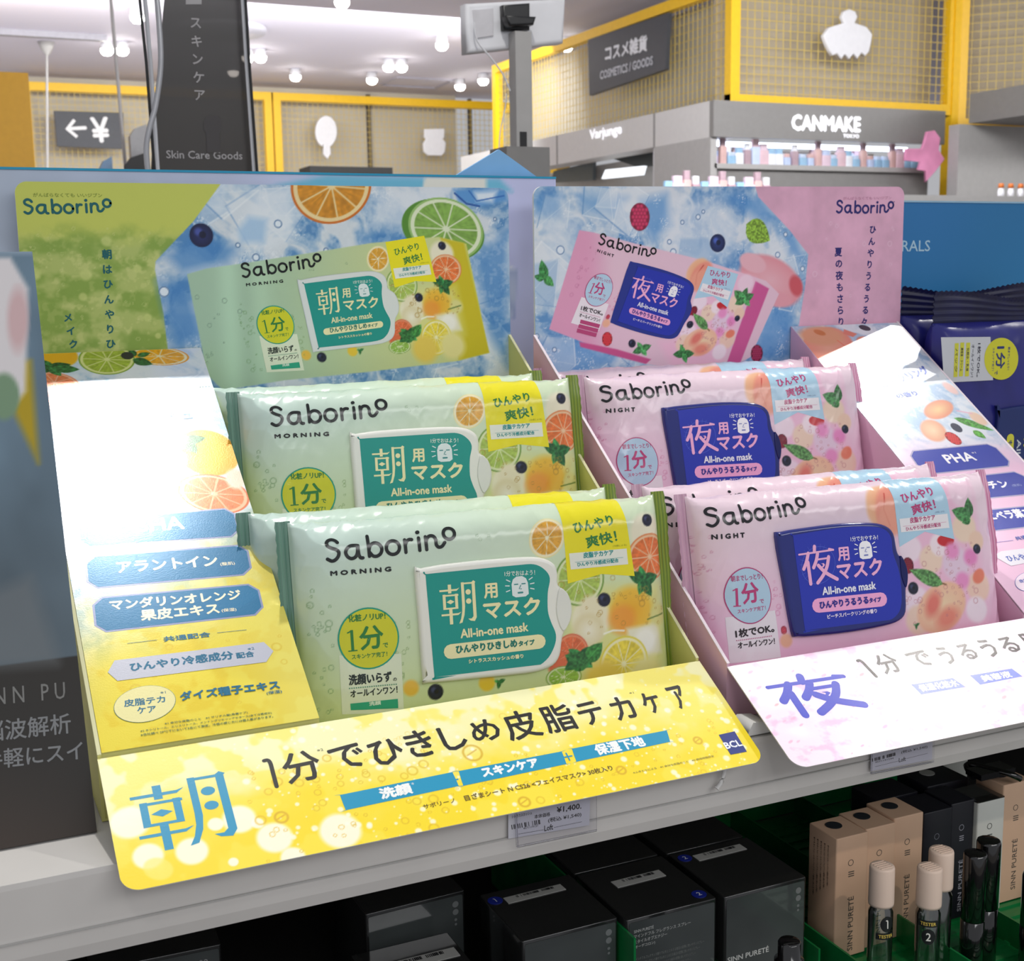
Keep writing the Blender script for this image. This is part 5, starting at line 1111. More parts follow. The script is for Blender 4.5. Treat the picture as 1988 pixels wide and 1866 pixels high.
# navy packs standing on end at the right
m_navy = mat('navy_film', (34, 36, 120), 0.32, spec=0.6, vary=0.25, scale=25, bstr=0.25, bscale=60)
m_navydk = mat('navy_crimp', (14, 16, 60), 0.4, vary=0.3, scale=60)
m_tealcap = mat('dark_blue_lid', (24, 44, 104), 0.25, vary=0.05)
def navy_pack(label, loc, W_, H_, decor, seed):
    t = thing('face_mask_pack', label, 'face mask pack', loc, 'navy packs standing on end at the right')
    mb = MB(); Tk = 0.034; nu, nv = 50, 60
    U, V = np.meshgrid(np.linspace(0, W_, nu), np.linspace(0, H_, nv))
    eu = np.minimum(U, W_-U)/0.014; ev = np.minimum(V, H_-V)/0.02
    g = np.sqrt(np.clip(1-(1-np.clip(eu, 0, 1))**2, 0, 1))*np.sqrt(np.clip(1-(1-np.clip(ev, 0, 1))**2, 0, 1))
    cr = (ridge(U*60+seed, V*40, 91, 2)-0.6)*0.004*np.exp(-np.minimum(V, H_-V)/0.03)
    N = Tk/2*g+cr*g
    for sg, fl in ((-1, False), (1, True)): mb.grid(np.stack([U, sg*N, V], -1), None, 0, True, fl)
    mb.build('pouch', [m_navy], t)
    sb = MB(); U, V = np.meshgrid(np.linspace(0, W_, 60), np.linspace(0, 0.022, 16))
    Y = 0.0012*np.sin(V*2*PI/0.0045)+0.003*np.sin(U*70+seed)*V/0.022; zz = V+0.0012*(np.arange(60) % 2)[None, :]*(V > 0.0205)+0.004*np.sin(U*40+seed)*V/0.022
    for sg, fl in ((-0.0002, False), (0.0002, True)): sb.grid(np.stack([U+(V/0.022)*0.004*np.sin(seed), Y+sg, H_+zz-0.002], -1), None, 0, True, fl)
    sb.build('seal', [m_navydk], t)
    if decor:
        ln = MB(); ln.prism([(a, b) for a, b in smooth_loop([(0.052, 0.02), (0.125, 0.02), (0.125, 0.112), (0.11, 0.132), (0.056, 0.132), (0.052, 0.125)], 4)], (0, 0, 0), XA, ZA, -YA, Tk/2-0.003, Tk/2+0.0035, 0, 0.0015)
        lo = ln.build('lid', [m_tealcap], t); a = Art(); YG = (206, 206, 60)
        def rt(s_, cx, cz, w_, h_, col, bold=0.1): # lettering turned a quarter clockwise: runs downward
            a.text(s_, (cx-h_/2, cz+w_/2), (cx-h_/2, cz-w_/2), (cx+h_/2, cz+w_/2), col, bold)
        a.poly(rrect(61.5, 20, 69, 112, 3.5), YG); a.layer = 2; rt('もちもちしっとりタイプ', 65.2, 70, 74, 4.4, (40, 50, 110), 0.1); a.layer = 1
        rt('All-in-one mask', 74.5, 72, 70, 4.2, (196, 206, 210), 0.15)
        sq = Art(); yoru(a, (80, 112), (80, 88), (98, 112), YG, 0.9); rt('用', 97, 82, 8, 7, YG, 0.2); rt('マスク', 88, 60, 40, 8, YG, 0.3)
        ab = MB(); a.emit(ab, plane_map((0, -Tk/2-0.0036, 0), XA, ZA, -YA), 0.1); ab.build('lid_label', [m_label], lo)
        b = Art(); P = lambda q: (1000*(q[0]-loc[0]), 1000*(q[1]-loc[2]))
        q1, q2, q3, q4 = [P(q) for q in ((0.6469,0.1904), (0.6967,0.189), (0.7014,0.1552), (0.6517,0.1557))]
        b.poly([q1, q2, q3, q4], (198, 202, 206)); b.layer = 2
        def rt2(s_, q, w_, h_, col, bold=0.06): b.text(s_, (q[0]-h_/2, q[1]+w_/2), (q[0]-h_/2, q[1]-w_/2), (q[0]+h_/2, q[1]+w_/2), col, bold)
        rt2('1枚でOK。', P((0.6857,0.1714)), 26, 3.2, (30, 30, 50), 0.1); rt2('オールインワン！', P((0.6794,0.1712)), 25, 2.4, (40, 40, 60), 0.06)
        for px, s_ in ((1555, '化粧水・乳液'), (1510, '美容液・クリーム'), (1468, 'パック')):
            q = P((0, 0)); c_ = P({1555: (0.6743,0.1724), 1510: (0.6683,0.1727), 1468: (0.6628,0.1724)}[px]); b.layer = 2; b.poly(rrect(c_[0]-2.0, c_[1]-13, c_[0]+2.0, c_[1]+13, 0.5), (204, 204, 60)); b.layer = 3; rt2(s_, c_, 18, 2.4, (60, 60, 60), 0.05)
        b.layer = 2; c_ = P((0.709,0.1715)); e_ = P((0.7267,0.1707)); f_ = P((0.7084,0.1879)); b.ell(c_, e_, f_, (206, 204, 44)); b.layer = 3
        rt2('1分', (c_[0]-1, c_[1]+1), 17, 9, (40, 52, 110), 0.35); rt2('で', (c_[0]-5, c_[1]-10.5), 3, 3, (40, 52, 110), 0.1); rt2('朝までしっとり！', (c_[0]+7.5, c_[1]), 18, 2.2, (60, 70, 120), 0.05); rt2('スキンケア完了！', (c_[0]-8.5, c_[1]), 18, 2.2, (60, 70, 120), 0.05)
        bb = MB(); b.emit(bb, plane_map((0, -Tk/2-0.0009, 0), XA, ZA, -YA), 0.08); bb.build('sticker', [m_label], t)
    return t
navy_pack('navy mask pack standing on end with a white label and yellow round sticker', (0.6545, 0.1905, 0.0), 0.136, 0.2, True, 1.0)
navy_pack('navy mask pack on end half hidden behind the one with the yellow round sticker', (0.6555, 0.228, 0.005), 0.136, 0.2, False, 2.4)

# leaning panel on the left of the yellow display
lv = np.array([0, 0.45, 1.0]); lv /= np.linalg.norm(lv); ln_ = np.cross(XA, lv)
cv = Canvas(-120, 0.5, -3.5, 283, 1.0); art = Art(); U_, V_ = cv.U, cv.Vv
zt = (-30.3,79.8)[1]
cv.C[...] = np.array((52, 50, 48.)); cv.mix(sst(60, 0, V_+(U_+60)*0.4), (72, 62, 56), 0.8)
g = sst(zt, 240, V_)[..., None]; up = np.array((90, 104, 114.))*(1-g)+np.array((110, 134, 152.))*g
n = fbm(U_/30, V_/45, 8, 3)[..., None]; up = np.clip(up*(0.85+0.3*n), 0, 255)
m = (V_ > zt)[..., None]; cv.C[...] = np.where(m, up, cv.C)
cv.poly([(-25.9,200.2), (-20.1,201.2), (-11.2,173.5), (-9.6,225.6), (-23.5,226.2)], (176, 152, 40), soft=4); cv.poly([(-32.7,280.1), (-13.9,279.9), (-7.2,263.3), (-13.5,209.9), (-21.3,200.0), (-39.1,203.6)], (216, 212, 214), soft=3)
cv.ell((-23.4,207.9), (-16.5,207.5), (-22.3,219.6), (120, 148, 120), soft=0.3); cv.ell((-13.5,247.2), (-8.8,247.0), (-11.9,263.4), (206, 176, 178), soft=0.6); cv.poly([(-32.4,282.8), (-4.1,282.6), (1.1,336.5), (-27.9,335.8)], (170, 184, 200), soft=5)
cv.poly([(-42.6,112.3), (-19.9,119.3), (-12.4,82.1), (-12.8,77.8), (-45.4,80.1)], (112, 118, 122), soft=8, alpha=0.7)
GY = (124, 124, 122)
art.text('S I N N   P U', (-50.3,63.4), (-10.7,61.3), (-50.2,71.0), GY, 0.02)
art.text('脳波解析', (-47.0,47.2), (-9.8,45.5), (-47.0,56.2), (128, 130, 132), 0.1); art.text('手軽にスイ', (-47.7,35.3), (-6.0,32.9), (-47.8,43.7), (128, 130, 132), 0.1)
lt = thing('poster_stand', 'dark glossy panel with grey lettering leaning against the left side of the yellow display', 'poster', (-0.06, -0.011, 0.0))
printed_sheet('panel', cv, art, plane_map((0.06, 0, 0), XA, lv, ln_), 4.0, [print_mat('printed_dark_gloss', 0.4, 0.15, gain=1.0), m_black], lt)

# ================================================================= lower shelf with boxes and bottles
ZF = -0.1835
t = thing('lower_shelf', 'dark lower shelf holding the black boxes and the green trays', 'shelf', (0.3, 0.1, ZF-0.004))
mb = MB(); mb.bb((-0.9, -0.28, -0.01), (0.9, 0.26, 0.004)); mb.build('shelf_board', [m_dark], t)
mb = MB(); mb.bb((-0.9, 0.252, 0.0006), (0.9, 0.26, 0.165)); mb.build('back_panel', [mat('dark_olive_panel', (52, 44, 24), 0.6, vary=0.15)], t)
m_green = mat('green_tray_plastic', (20, 120, 62), 0.25, spec=0.5, vary=0.12)
def tray_green(label, x0, x1, y0, y1, nd):
    t = thing('storage_tray', label, 'tray', ((x0+x1)/2, (y0+y1)/2, ZF), 'green trays on the lower shelf'); c = np.array([(x0+x1)/2, (y0+y1)/2, 0])
    mb = MB(); mb.bb(np.array((x0, y0, 0.0004))-c, np.array((x1, y1, 0.002))-c)
    k = int((y1-y0)/0.012)
    for i in range(k): mb.bb(np.array((x0+0.002, y0+i*0.012+0.002, 0.002))-c, np.array((x1-0.002, y0+i*0.012+0.006, 0.0034))-c)
    mb.build('base', [m_green], t)
    for i in range(nd+1):
        x = x0+(x1-x0)*i/nd; d = MB(); d.bb(np.array((x-0.0007, y0, 0.0021))-c, np.array((x+0.0007, y1, 0.0195 if (i or x0 > 0.3) else 0.058))-c); d.build('divider', [m_green], t)
    d = MB(); d.bb(np.array((x0, y1-0.0016, 0.0036))-c, np.array((x1, y1-0.0004, 0.045))-c); d.build('back_wall', [m_green], t)
tray_green('green plastic tray under the black boxed fragrances', 0.2795, 0.4085, -0.0, 0.2, 2)
tray_green('green ridged plastic tray under the tan boxes and tester bottles', 0.4200, 0.66, -0.11, 0.2, 4)
m_wrap = mat('black_glossy_carton', (34, 35, 35), 0.14, spec=0.6, vary=0.15, scale=30, coat=0.6, bstr=0.5, bscale=22)
m_wfront = mat('charcoal_carton_face', (74, 79, 79), 0.14, spec=0.6, vary=0.2, scale=20, coat=0.8, bstr=0.6, bscale=25)
m_lab = mat('barcode_sticker', (186, 186, 182), 0.5, vary=0.03)
m_dot = mat('blue_round_sticker', (28, 44, 150), 0.4, vary=0.05)
WTX = (200, 202, 200)
def carton(label, x, y, wx, dy, top, stick=None, dot=None, dtxt='2', front=None, rotz=0.0, zb=None, group='black wrapped cartons on the lower shelf'):
    zb = (ZF+0.0042 if x > 0.279 else ZF+0.0004) if zb is None else zb
    t = thing('fragrance_carton', label, 'carton', (x+wx/2, y+dy/2, zb), group)
    t.rotation_euler = (0, 0, rotz); h = top-zb; o = np.array([-wx/2, -dy/2, 0])
    mb = MB(); mb.prism(rrect(0, 0, wx, dy, 0.0012, 2), o, XA, YA, ZA, 0, h, 0, 0.0008)
    mb.build('carton_body', [m_wrap], t)
    fb = MB(); fb.prism(rrect(0.0015, 0.0005, wx-0.0015, h-0.0022, 0.001, 2), o-YA*0.0001, XA, ZA, -YA, 0, 0.0002, 0)
    a = Art(); (front or (lambda a, w_, h_: None))(a, wx*1000, h*1000)
    if a.items: a.emit(fb, plane_map(o-YA*0.00032, XA, ZA, -YA), 0.06, None, 1)
    fb.build('front_face', [m_wfront, m_sign], t)
    if stick:
        x0, y0, w_, d_, an = stick; sb = MB(); e = np.array([math.cos(an), math.sin(an), 0]); f_ = np.array([-math.sin(an), math.cos(an), 0])
        so = o+np.array([x0, y0, h+0.0001]); sb.prism([(0, 0), (w_, 0), (w_, d_), (0, d_)], so, e, f_, ZA, 0, 0.0003)
        a = Art(); barcode(a, (w_*180, d_*560), (w_*860, d_*560), (w_*180, d_*900), 34, 3); a.emit(sb, plane_map(so+ZA*0.0003, e, f_, ZA), 0.05, None, 1); sb.build('barcode_label', [m_lab, m_sign], t)
    if dot:
        db = MB(); do = o+np.array([dot[0], dot[1], h+0.0001]); db.prism([(0.0045*math.cos(q), 0.0045*math.sin(q)) for q in np.linspace(0, 2*PI, 24, endpoint=False)], do, XA, YA, ZA, 0, 0.0003)
        a = Art(); (one(a, (0.3, -1.8), (0.1, 1.9), (230, 232, 240), 0.6) if dtxt == '1' else a.text(dtxt, (-1.1, -1.8), (1.1, -1.8), (-1.1, 1.9), (230, 232, 240), 0.1)); a.emit(db, plane_map(do+ZA*0.0003, XA, YA, ZA), 0.05, None, 1); db.build('round_sticker', [m_dot, m_sign], t)
    return t
def dots(a, w_, h_, x=0.9):
    for i, r in enumerate((2.0, 1.9, 0.9, 0.8)): a.disc((w_*x, h_-7.5-i*4.9+(2.0 if i == 3 else 0)), r, (120, 124, 124), 18)
def f_dots(a, w_, h_): dots(a, w_, h_)
def f_name(a, w_, h_): dots(a, w_, h_); a.text('SINN PURETÉ', (2.5, h_-42), (32, h_-42), (2.5, h_-38), WTX, 0.1)
def f_text(a, w_, h_):
    for i, (s_, L) in enumerate((('SINN PURETÉ', 13), ('マインドフル フレグランス スプレー', 38), ('スタイルオブエナジー', 22), ('(オーデコロン)', 14))): a.text(s_, (4.5, h_-8.8-i*3.3), (4.5+L, h_-8.8-i*3.3), (4.5, h_-6.6-i*3.3), (170, 172, 170), 0.04)
    for i in range(4): a.text('マインドフルフレグランス香りで心をととのえる毎日の習慣に使いやすいスプレー', (4.5, h_-26-i*3.0), (52-i*3, h_-26-i*3.0), (4.5, h_-24.2-i*3.0), (120, 124, 122), 0.02)
carton('black carton with barcode label and blue dot on its lid, left of a green strip', 0.2172, 0.0158, 0.0602, 0.060, -0.12, (0.011, 0.042, 0.038, 0.0075, 0.02), (0.0055, 0.049), '1', f_dots)
carton('black wrapped carton with small white print on its front face', 0.2803, 0.0105, 0.0605, 0.062, -0.12, (0.0145, 0.036, 0.034, 0.0085, 0.02), (0.0535, 0.008), '2', f_text)
carton('black wrapped carton with barcode label, next to the tan boxes', 0.3452, 0.0088, 0.0590, 0.062, -0.12, (0.0125, 0.046, 0.036, 0.008, 0.02), (0.0065, 0.0535), '2', f_name)
carton('plain black carton standing behind the one next to the tan boxes', 0.3455, 0.0735, 0.0580, 0.06, -0.1203)
carton('dark plain carton in shadow behind the carton with small white print', 0.281, 0.0765, 0.06, 0.06, -0.121)
carton('black carton in crumpled film, below the middle of the yellow flap', 0.148, 0.0835, 0.0625, 0.060, -0.1195, None, None, '2', f_dots, 0.03)
carton('low black carton with a wide barcode label, in front of the crumpled film carton', 0.136, 0.015, 0.0595, 0.058, -0.137, (0.006, 0.030, 0.05, 0.010, 0.0))
carton('black carton with a blue dot numbered 4, alone at the far left', -0.001, 0.0955, 0.0705, 0.062, -0.1235, None, (0.016, 0.0445), '4', lambda a, w_, h_: (a.text('22', (58, h_-11), (63, h_-11), (58, h_-7), (150, 152, 152), 0.05), a.disc((62, h_-17), 2, (110, 112, 112))), -0.05)
# slim upright cartons at the right
m_tan = mat('tan_carton', (214, 178, 150), 0.5, spec=0.3, vary=0.03)
m_ink = mat('navy_black_carton', (18, 18, 28), 0.45, vary=0.1)
m_wcart = mat('white_carton', (205, 206, 200), 0.45, vary=0.03)
m_cdot = mat('dark_round_sticker', (36, 40, 46), 0.4, vary=0.05)
def slim(label, x, y, wx, dy, top, m, ink, name=True, side=False, dotm=None, group=None):
    zb = ZF+0.0042; h = top-zb; t = thing('slim_carton', label, 'carton', (x+wx/2, y+dy/2, zb), group); o = np.array([-wx/2, -dy/2, 0])
    mb = MB(); mb.prism(rrect(0, 0, wx, dy, 0.001, 2), o, XA, YA, ZA, 0, h, 0, 0.0007); a = Art(); W_, H_ = wx*1000, h*1000
    if name:
        a.ering((W_*0.46, H_-17.5), (W_*0.46+2.1, H_-17.5), (W_*0.46, H_-15.4), 0.8, ink); 
        for i in range(3): a.stroke([(W_*0.40, H_-23.5-i*1.4), (W_*0.56, H_-23.5-i*1.4)], 0.7, ink)
        a.text('SINN PURETÉ', (W_*0.58, H_-76), (W_*0.58, H_-40), (W_*0.38, H_-76), ink, 0.06)
        a.emit(mb, plane_map(o-YA*0.00005, XA, ZA, -YA), 0.06, None, 1)
    if side:
        a = Art()
        for i in range(5): a.text('香りをまとうロールオンフレグランス植物の恵みを手軽に', (5+i*3.4, H_-7), (5+i*3.4, H_-46+i*3), (6.4+i*3.4, H_-7), (90, 80, 70), 0.02)
        a.emit(mb, plane_map(o+np.array([-0.00005, dy, 0]), -YA, ZA, -XA), 0.06, None, 1)
    mb.build('carton_body', [m, m_sign], t)
    if dotm:
        db = MB(); do = o+np.array([wx*0.45, dy*0.62, h+0.0001]); db.prism([(0.0052*math.cos(q), 0.0052*math.sin(q)) for q in np.linspace(0, 2*PI, 24, endpoint=False)], do, XA, YA, ZA, 0, 0.0003); db.build('round_sticker', [dotm], t)
gt = 'tan slim cartons on the lower shelf'; INK = (96, 88, 80)
slim('tan slim carton with fine print on its side, nearest to the black cartons', 0.4255, 0.0075, 0.0245, 0.027, -0.100, m_tan, INK, True, True, m_cdot, gt)
slim('tan slim carton in the middle, between two other tan cartons', 0.4506, 0.0105, 0.0235, 0.027, -0.100, m_tan, INK, True, False, m_cdot, gt)
slim('tan slim carton touching the navy-black slim cartons', 0.4745, 0.0125, 0.0238, 0.027, -0.0985, m_tan, INK, True, False, m_cdot, gt)
slim('tan slim carton at the right frame edge beside the white slim carton', 0.5700, 0.0165, 0.0250, 0.025, -0.0960, m_tan, INK, True, False, m_cdot, gt)
gk = 'navy-black slim cartons on the lower shelf'
slim('navy-black slim carton touching the tan ones', 0.4990, 0.0125, 0.0235, 0.026, -0.100, m_ink, (110, 112, 122), True, False, None, gk)
slim('navy-black slim carton beside the white slim carton', 0.5230, 0.0140, 0.0195, 0.026, -0.0990, m_ink, (150, 150, 160), True, False, None, gk)
slim('white slim carton with a black glossy top between navy-black and tan cartons', 0.5430, 0.0115, 0.0235, 0.024, -0.1015, m_wcart, (70, 72, 74), True, False, None)
tp = MB(); tp.prism(rrect(0, 0, 0.0235, 0.024, 0.001, 2), (0.543, 0.0115, -0.1013), XA, YA, ZA, 0, 0.0006); o = tp.build('film_sheet', [m_wrap]); tag(o, 'glossy black film lying on top of the white slim carton', 'film')
slim('black slim carton standing behind the tan ones with its top just under the lip', 0.4860, 0.0420, 0.0345, 0.026, -0.1000, m_ink, (60, 60, 66), False, False, None, gk)
slim('black slim carton standing behind the navy-black ones, white-edged', 0.5285, 0.0420, 0.036, 0.03, -0.0985, m_ink, (60, 60, 66), False, False, m_lab, gk)
slim('pale carton half lit behind the black slim cartons', 0.566, 0.075, 0.03, 0.03, -0.094, m_wcart, (60, 60, 66), False, False, None)
# tester bottles
m_cap = mat('beige_cap', (226, 204, 188), 0.5, spec=0.4, vary=0.04)
m_glass = clear_mat('tester_glass', (240, 250, 245), 0.12, 0.16, 1.5)
m_blackgl = mat('black_gloss_plastic', (12, 12, 14), 0.12, spec=0.6, vary=0.05, coat=0.5)
def bottle(label, x, y, r, ztop, hcap, num=None, seed=0):
    zb = ZF+0.004; t = thing('tester_bottle', label, 'bottle', (x, y, zb), 'roll-on tester bottles with beige caps'); h = ztop-zb; hb = h-hcap
    g = MB(); g.lathe([(0.0001, 0.0002), (r*0.9, 0.0002), (r*0.98, 0.002), (r*0.98, hb-0.004), (r*0.8, hb-0.001), (r*0.62, hb+0.002), (r*0.62, hb+0.008), (0.0001, hb+0.008)]); g.build('glass', [m_glass], t)
    c = MB(); c.lathe([(r*0.72, hb+0.0005), (r, hb+0.0005), (r*1.02, hb+0.002), (r*1.0, h-0.0016), (r*0.96, h-0.0004), (r*0.9, h), (0.0001, h)])
    for i in range(5): c.bb((-r*0.6, (i-2)*r*0.28-0.0003, h), (r*0.6, (i-2)*r*0.28+0.0003, h+0.0003))
    c.build('cap', [m_cap], t)
    if num:
        s = MB(); a = Art(); a.ell((0, 0), (4.0, 0), (0, 4.8), (34, 36, 38)); a.layer = 2; (one(a, (0.4, -2.4), (0.2, 2.4), (226, 226, 220), 0.7) if num == '1' else a.text(num, (-1.3, -2.4), (1.3, -2.4), (-1.3, 2.4), (226, 226, 220), 0.1)); dz = -7.5 if num == '1' else 8
        a.layer = 1; a.poly(rrect(-6.4, dz-2.0, 5.6, dz+2.0, 0.8), (34, 36, 38)); a.layer = 2; a.text('TESTER', (-4.8, dz-1.0), (4.2, dz-1.0), (-4.8, dz+1.0), (216, 190, 90), 0.06)
        zc = hb-(9.0 if num == '1' else 16.0)/1000; a0 = math.radians(-100 if num == '1' else -128)
        def cyl(U, V, d=0.0):
            an = a0+np.asarray(U)/1000/r; R = r+0.00008+np.asarray(d)/1000; return np.stack([R*np.cos(an), R*np.sin(an), zc+np.asarray(V)/1000], -1)
        a.emit(s, cyl, 0.06, 1.2); s.build('sticker', [m_label], t)
bottle('beige-capped glass tester bottle with a sticker numbered 1', 0.4285, -0.0300, 0.0073, -0.1010, 0.0245, '1')
bottle('beige-capped glass tester bottle with a sticker numbered 2', 0.4535, -0.0420, 0.0073, -0.1020, 0.0245, '2')
bottle('beige-capped glass tester bottle without a number, behind the one numbered 2', 0.4725, -0.0310, 0.0073, -0.1000, 0.0245)
def black_tube(label, x, y, r, ztop, name='mascara_tube'):
    zb = ZF+0.004; h = ztop-zb; t = thing(name, label, 'tube', (x, y, zb), 'black glossy tubes by the tester bottles')
    b = MB(); b.lathe([(0.0001, 0.0002), (r, 0.0002), (r, h*0.45), (r*0.96, h*0.452)]); b.build('tube_body', [m_blackgl], t)
    c = MB(); c.lathe([(r*0.96, h*0.455), (r*1.0, h*0.457), (r*1.0, h-0.002), (r*0.94, h-0.0004), (r*0.85, h), (0.0001, h)]); c.build('cap', [m_blackgl], t)
black_tube('taller of the two black glossy tubes beside the tester bottles', 0.5075, -0.0335, 0.0072, -0.1000)
black_tube('black glossy tube standing in front of a slightly taller black tube', 0.4905, -0.0400, 0.0070, -0.1020)
black_tube('black tube cut by the right frame edge near the bottom corner', 0.527, -0.052, 0.0072, -0.118)
zb = ZF+0.0005
t = thing('spray_bottle', 'small black ridged cap bottle in front of the black carton beside the tan boxes', 'bottle', (0.331, -0.072, zb)); h = -0.1035-zb
b = MB(); b.lathe([(0.0001, 0.0002), (0.012, 0.0002), (0.012, h-0.026), (0.010, h-0.020), (0.006, h-0.018)]); b.build('bottle_body', [m_blackgl], t)
b = MB(); b.lathe([(0.0078, h-0.0185), (0.0078, h-0.0105), (0.006, h-0.0095), (0.006, h-0.001), (0.0052, h), (0.0001, h)]); b.build('cap', [m_blackgl], t)
gl = MB(); a, b = (0.5563,0.0293), (0.5816,0.014)
gl.tube(smooth_path([(a[0], a[1], -0.0925), (a[0]+0.006, a[1]+0.012, -0.0885), (b[0]-0.008, b[1]+0.004, -0.0885), (b[0], b[1], -0.0925)], 5), 0.0022, 0, 8)
gl.box(((a[0]+b[0])/2, (a[1]+b[1])/2+0.006, -0.0895), (0.03, 0.014, 0.004)); o = gl.build('black_clip', [m_blackgl]); tag(o, 'black glossy hooked strip lying on the cartons at the right under the lip', 'clip')
# ================================================================= the store behind
ZC = 1.5; YF = 8.3
m_ceil = mat('ceiling_paint', (214, 210, 224), 0.8, vary=0.01, scale=2)
m_beige = mat('beige_wall_panel', (202, 196, 182), 0.7, vary=0.04, scale=3)
m_beige2 = mat('grey_beige_wall_panel', (178, 166, 144), 0.7, vary=0.04, scale=3)
m_yel = mat('yellow_steel', (246, 196, 20), 0.45, vary=0.03)
m_wire = mat('yellow_wire', (214, 188, 96), 0.5, vary=0.05)
m_grey = mat('grey_fascia', (136, 134, 132), 0.45, vary=0.03)
m_lgrey = mat('light_grey_laminate', (176, 174, 172), 0.5, vary=0.03)
m_signg = mat('charcoal_sign', (66, 68, 74), 0.5, vary=0.04)
m_whitep = mat('white_board', (236, 236, 240), 0.5, vary=0.02)
m_glow = emit_mat('lit_white_lettering', (250, 250, 255), 0.7)
m_lamp = emit_mat('lamp_lens', (255, 250, 240), 30.0)
m_floor = mat('store_floor', (170, 160, 150), 0.4, vary=0.05)
def struct(name, mb, m, off=(0, 0, 0)):
    o = mb.build(name, m, None, off); o.location = off; o['kind'] = 'structure'; return o
mb = MB(); mb.bb((-6, 1.4, ZC), (12, YF+0.1, ZC+0.05)); struct('ceiling', mb, m_ceil, (3, 5, ZC))
mb = MB(); mb.bb((-6, -3, -1.15), (12, YF+0.1, -1.10)); struct('floor', mb, m_floor, (3, 3, -1.10))
mb = MB(); mb.bb((-6, YF, -1.1), (3.6, YF+0.08, ZC)); struct('wall_back', mb, m_beige, (-1, YF, -1.1))
def wires(mb, o, u, v, L, H, pitch=0.036, r=0.0013):
    o, u, v = [np.array(a, float) for a in (o, u, v)]; n = np.cross(u, v); R = np.stack([u, n, v], 1)
    for i in range(int(L/pitch)+1): mb.box(o+u*i*pitch+v*H/2, (2*r, 2*r, H), 0, R)
    for j in range(int(H/pitch)+1): mb.box(o+v*j*pitch+u*L/2+n*2*r, (L, 2*r, 2*r), 0, R)
def mesh_screen(label, o, u, L, H, loc, backing=None, fr=0.03, bars=(1, 1, 1, 1), trim=0.0):
    """yellow framed wire grid standing off a wall panel; bars: left, right, bottom, top"""
    o, u = np.array(o, float), np.array(u, float); t = thing('wire_grid_screen', label, 'wire screen', o, 'yellow wire grid screens of the store'); n = np.cross(u, ZA); R = np.stack([u, n, ZA], 1); z = np.zeros(3)
    w_ = MB(); wires(w_, z, u, ZA, L, H); w_.build('wire_grid', [m_wire], t)
    f = MB(); d = fr
    if bars[0]: f.box(ZA*H/2, (d, d, H+d), 0, R)
    if bars[1]: f.box(u*L+ZA*H/2, (d, d, H+d), 0, R)
    if bars[2]: f.box(u*L/2, (L+d, d*0.98, d), 0, R)
    if bars[3]: f.box(u*L/2+ZA*H, (L+d, d*0.98, d), 0, R)
    f.build('frame', [m_yel], t)
    if backing:
        b = MB(); b.box(u*(L-trim)/2+ZA*H/2-n*0.13, (L-trim, 0.02, H), 0, R); b.build('backing_panel', [backing], t)
    return t
# far wall screens, sign and cut-outs
x0, z0 = (0.6604,1.426); x1, z1 = (2.168,1.414); x2, z2 = (3.861,1.418)
mesh_screen('long yellow framed wire grid on the far wall behind the arrow sign', (x0, 8.1, -0.2), XA, x1-x0, z1+0.2, None, None, 0.05)
mesh_screen('yellow framed wire grid on the far wall behind the hand mirror cut-out', (x1+0.06, 8.1, -0.2), XA, x2-x1+0.4, z1+0.2, None, None, 0.05)
for px in (715, 912):
    a = (2.934,1.422) if px == 715 else (3.704,1.426)
    mb = MB(); mb.bb((a[0]-0.012, 8.27, -1.0), (a[0]+0.012, 8.299, 1.48)); o = mb.build('panel_joint_strip', [mat('dark_joint', (90, 80, 70), 0.7)], None, (a[0], 8.27, -1.0)); o.location = (a[0], 8.27, -1.0); tag(o, 'dark joint strip of the far wall right of the hand mirror' if px == 715 else 'dark joint strip of the far wall right of the jar cut-out', 'strip')
def cutout(name, label, cat, P, y, thick, m, extra=None, group=None):
    P = np.array(P); c = P.mean(0); mb = MB(); mb.prism(P-c, (0, 0, 0), XA, ZA, -YA, 0, thick, 0, thick*0.3)
    if extra: extra(mb, c)
    mb2 = MB(); o = mb.build(name, m); o.location = (c[0], y, c[1]); return tag(o, label, cat, group)
q = [(0.8137,1.264), (1.228,1.267), (1.22,1.045), (0.8173,1.051)]
c = np.mean(q, 0); t = thing('arrow_sign', 'charcoal sign with a white left arrow and yen mark on the far wire grid', 'sign', (c[0], 8.06, c[1]))
mb = MB(); mb.prism(np.array(q)-c, (0, 0, 0), XA, ZA, -YA, 0, 0.03); mb.build('sign_board', [m_signg], t)
a = Art(); a.T = lambda p: (np.asarray(p)/1.0)
PX = lambda p: ((p[0]-c[0])*1000, (p[1]-c[1])*1000)
a.text('←', PX((0.881,1.102)), PX((1.001,1.113)), PX((0.8884,1.212)), (240, 240, 240), 4); a.text('¥', PX((1.035,1.082)), PX((1.135,1.088)), PX((1.039,1.228)), (240, 240, 240), 5)
mb = MB(); a.emit(mb, plane_map((0, -0.031, 0), XA, ZA, -YA), 1.0); mb.build('sign_print', [m_sign], t)
ce = np.array((2.55,1.192)); e = np.array((2.626,1.194))-ce; h_ = np.array((2.554,1.297))-ce
P = [ce+e*math.sin(k)+h_*math.cos(k) for k in np.linspace(0.16*PI*0+0.35+PI, 3*PI-0.35, 30)]
b0 = np.array((2.55,1.016)); P += [b0+np.array((0.02, 0.1)), b0+np.array((0.028, 0.03)), b0+np.array((0.0, -0.005)), b0+np.array((-0.028, 0.03)), b0+np.array((-0.02, 0.1))]
cutout('hand_mirror_cutout', 'white hand mirror cut-out hung on the far wire grid', 'wall decoration', P, 8.06, 0.02, m_whitep)
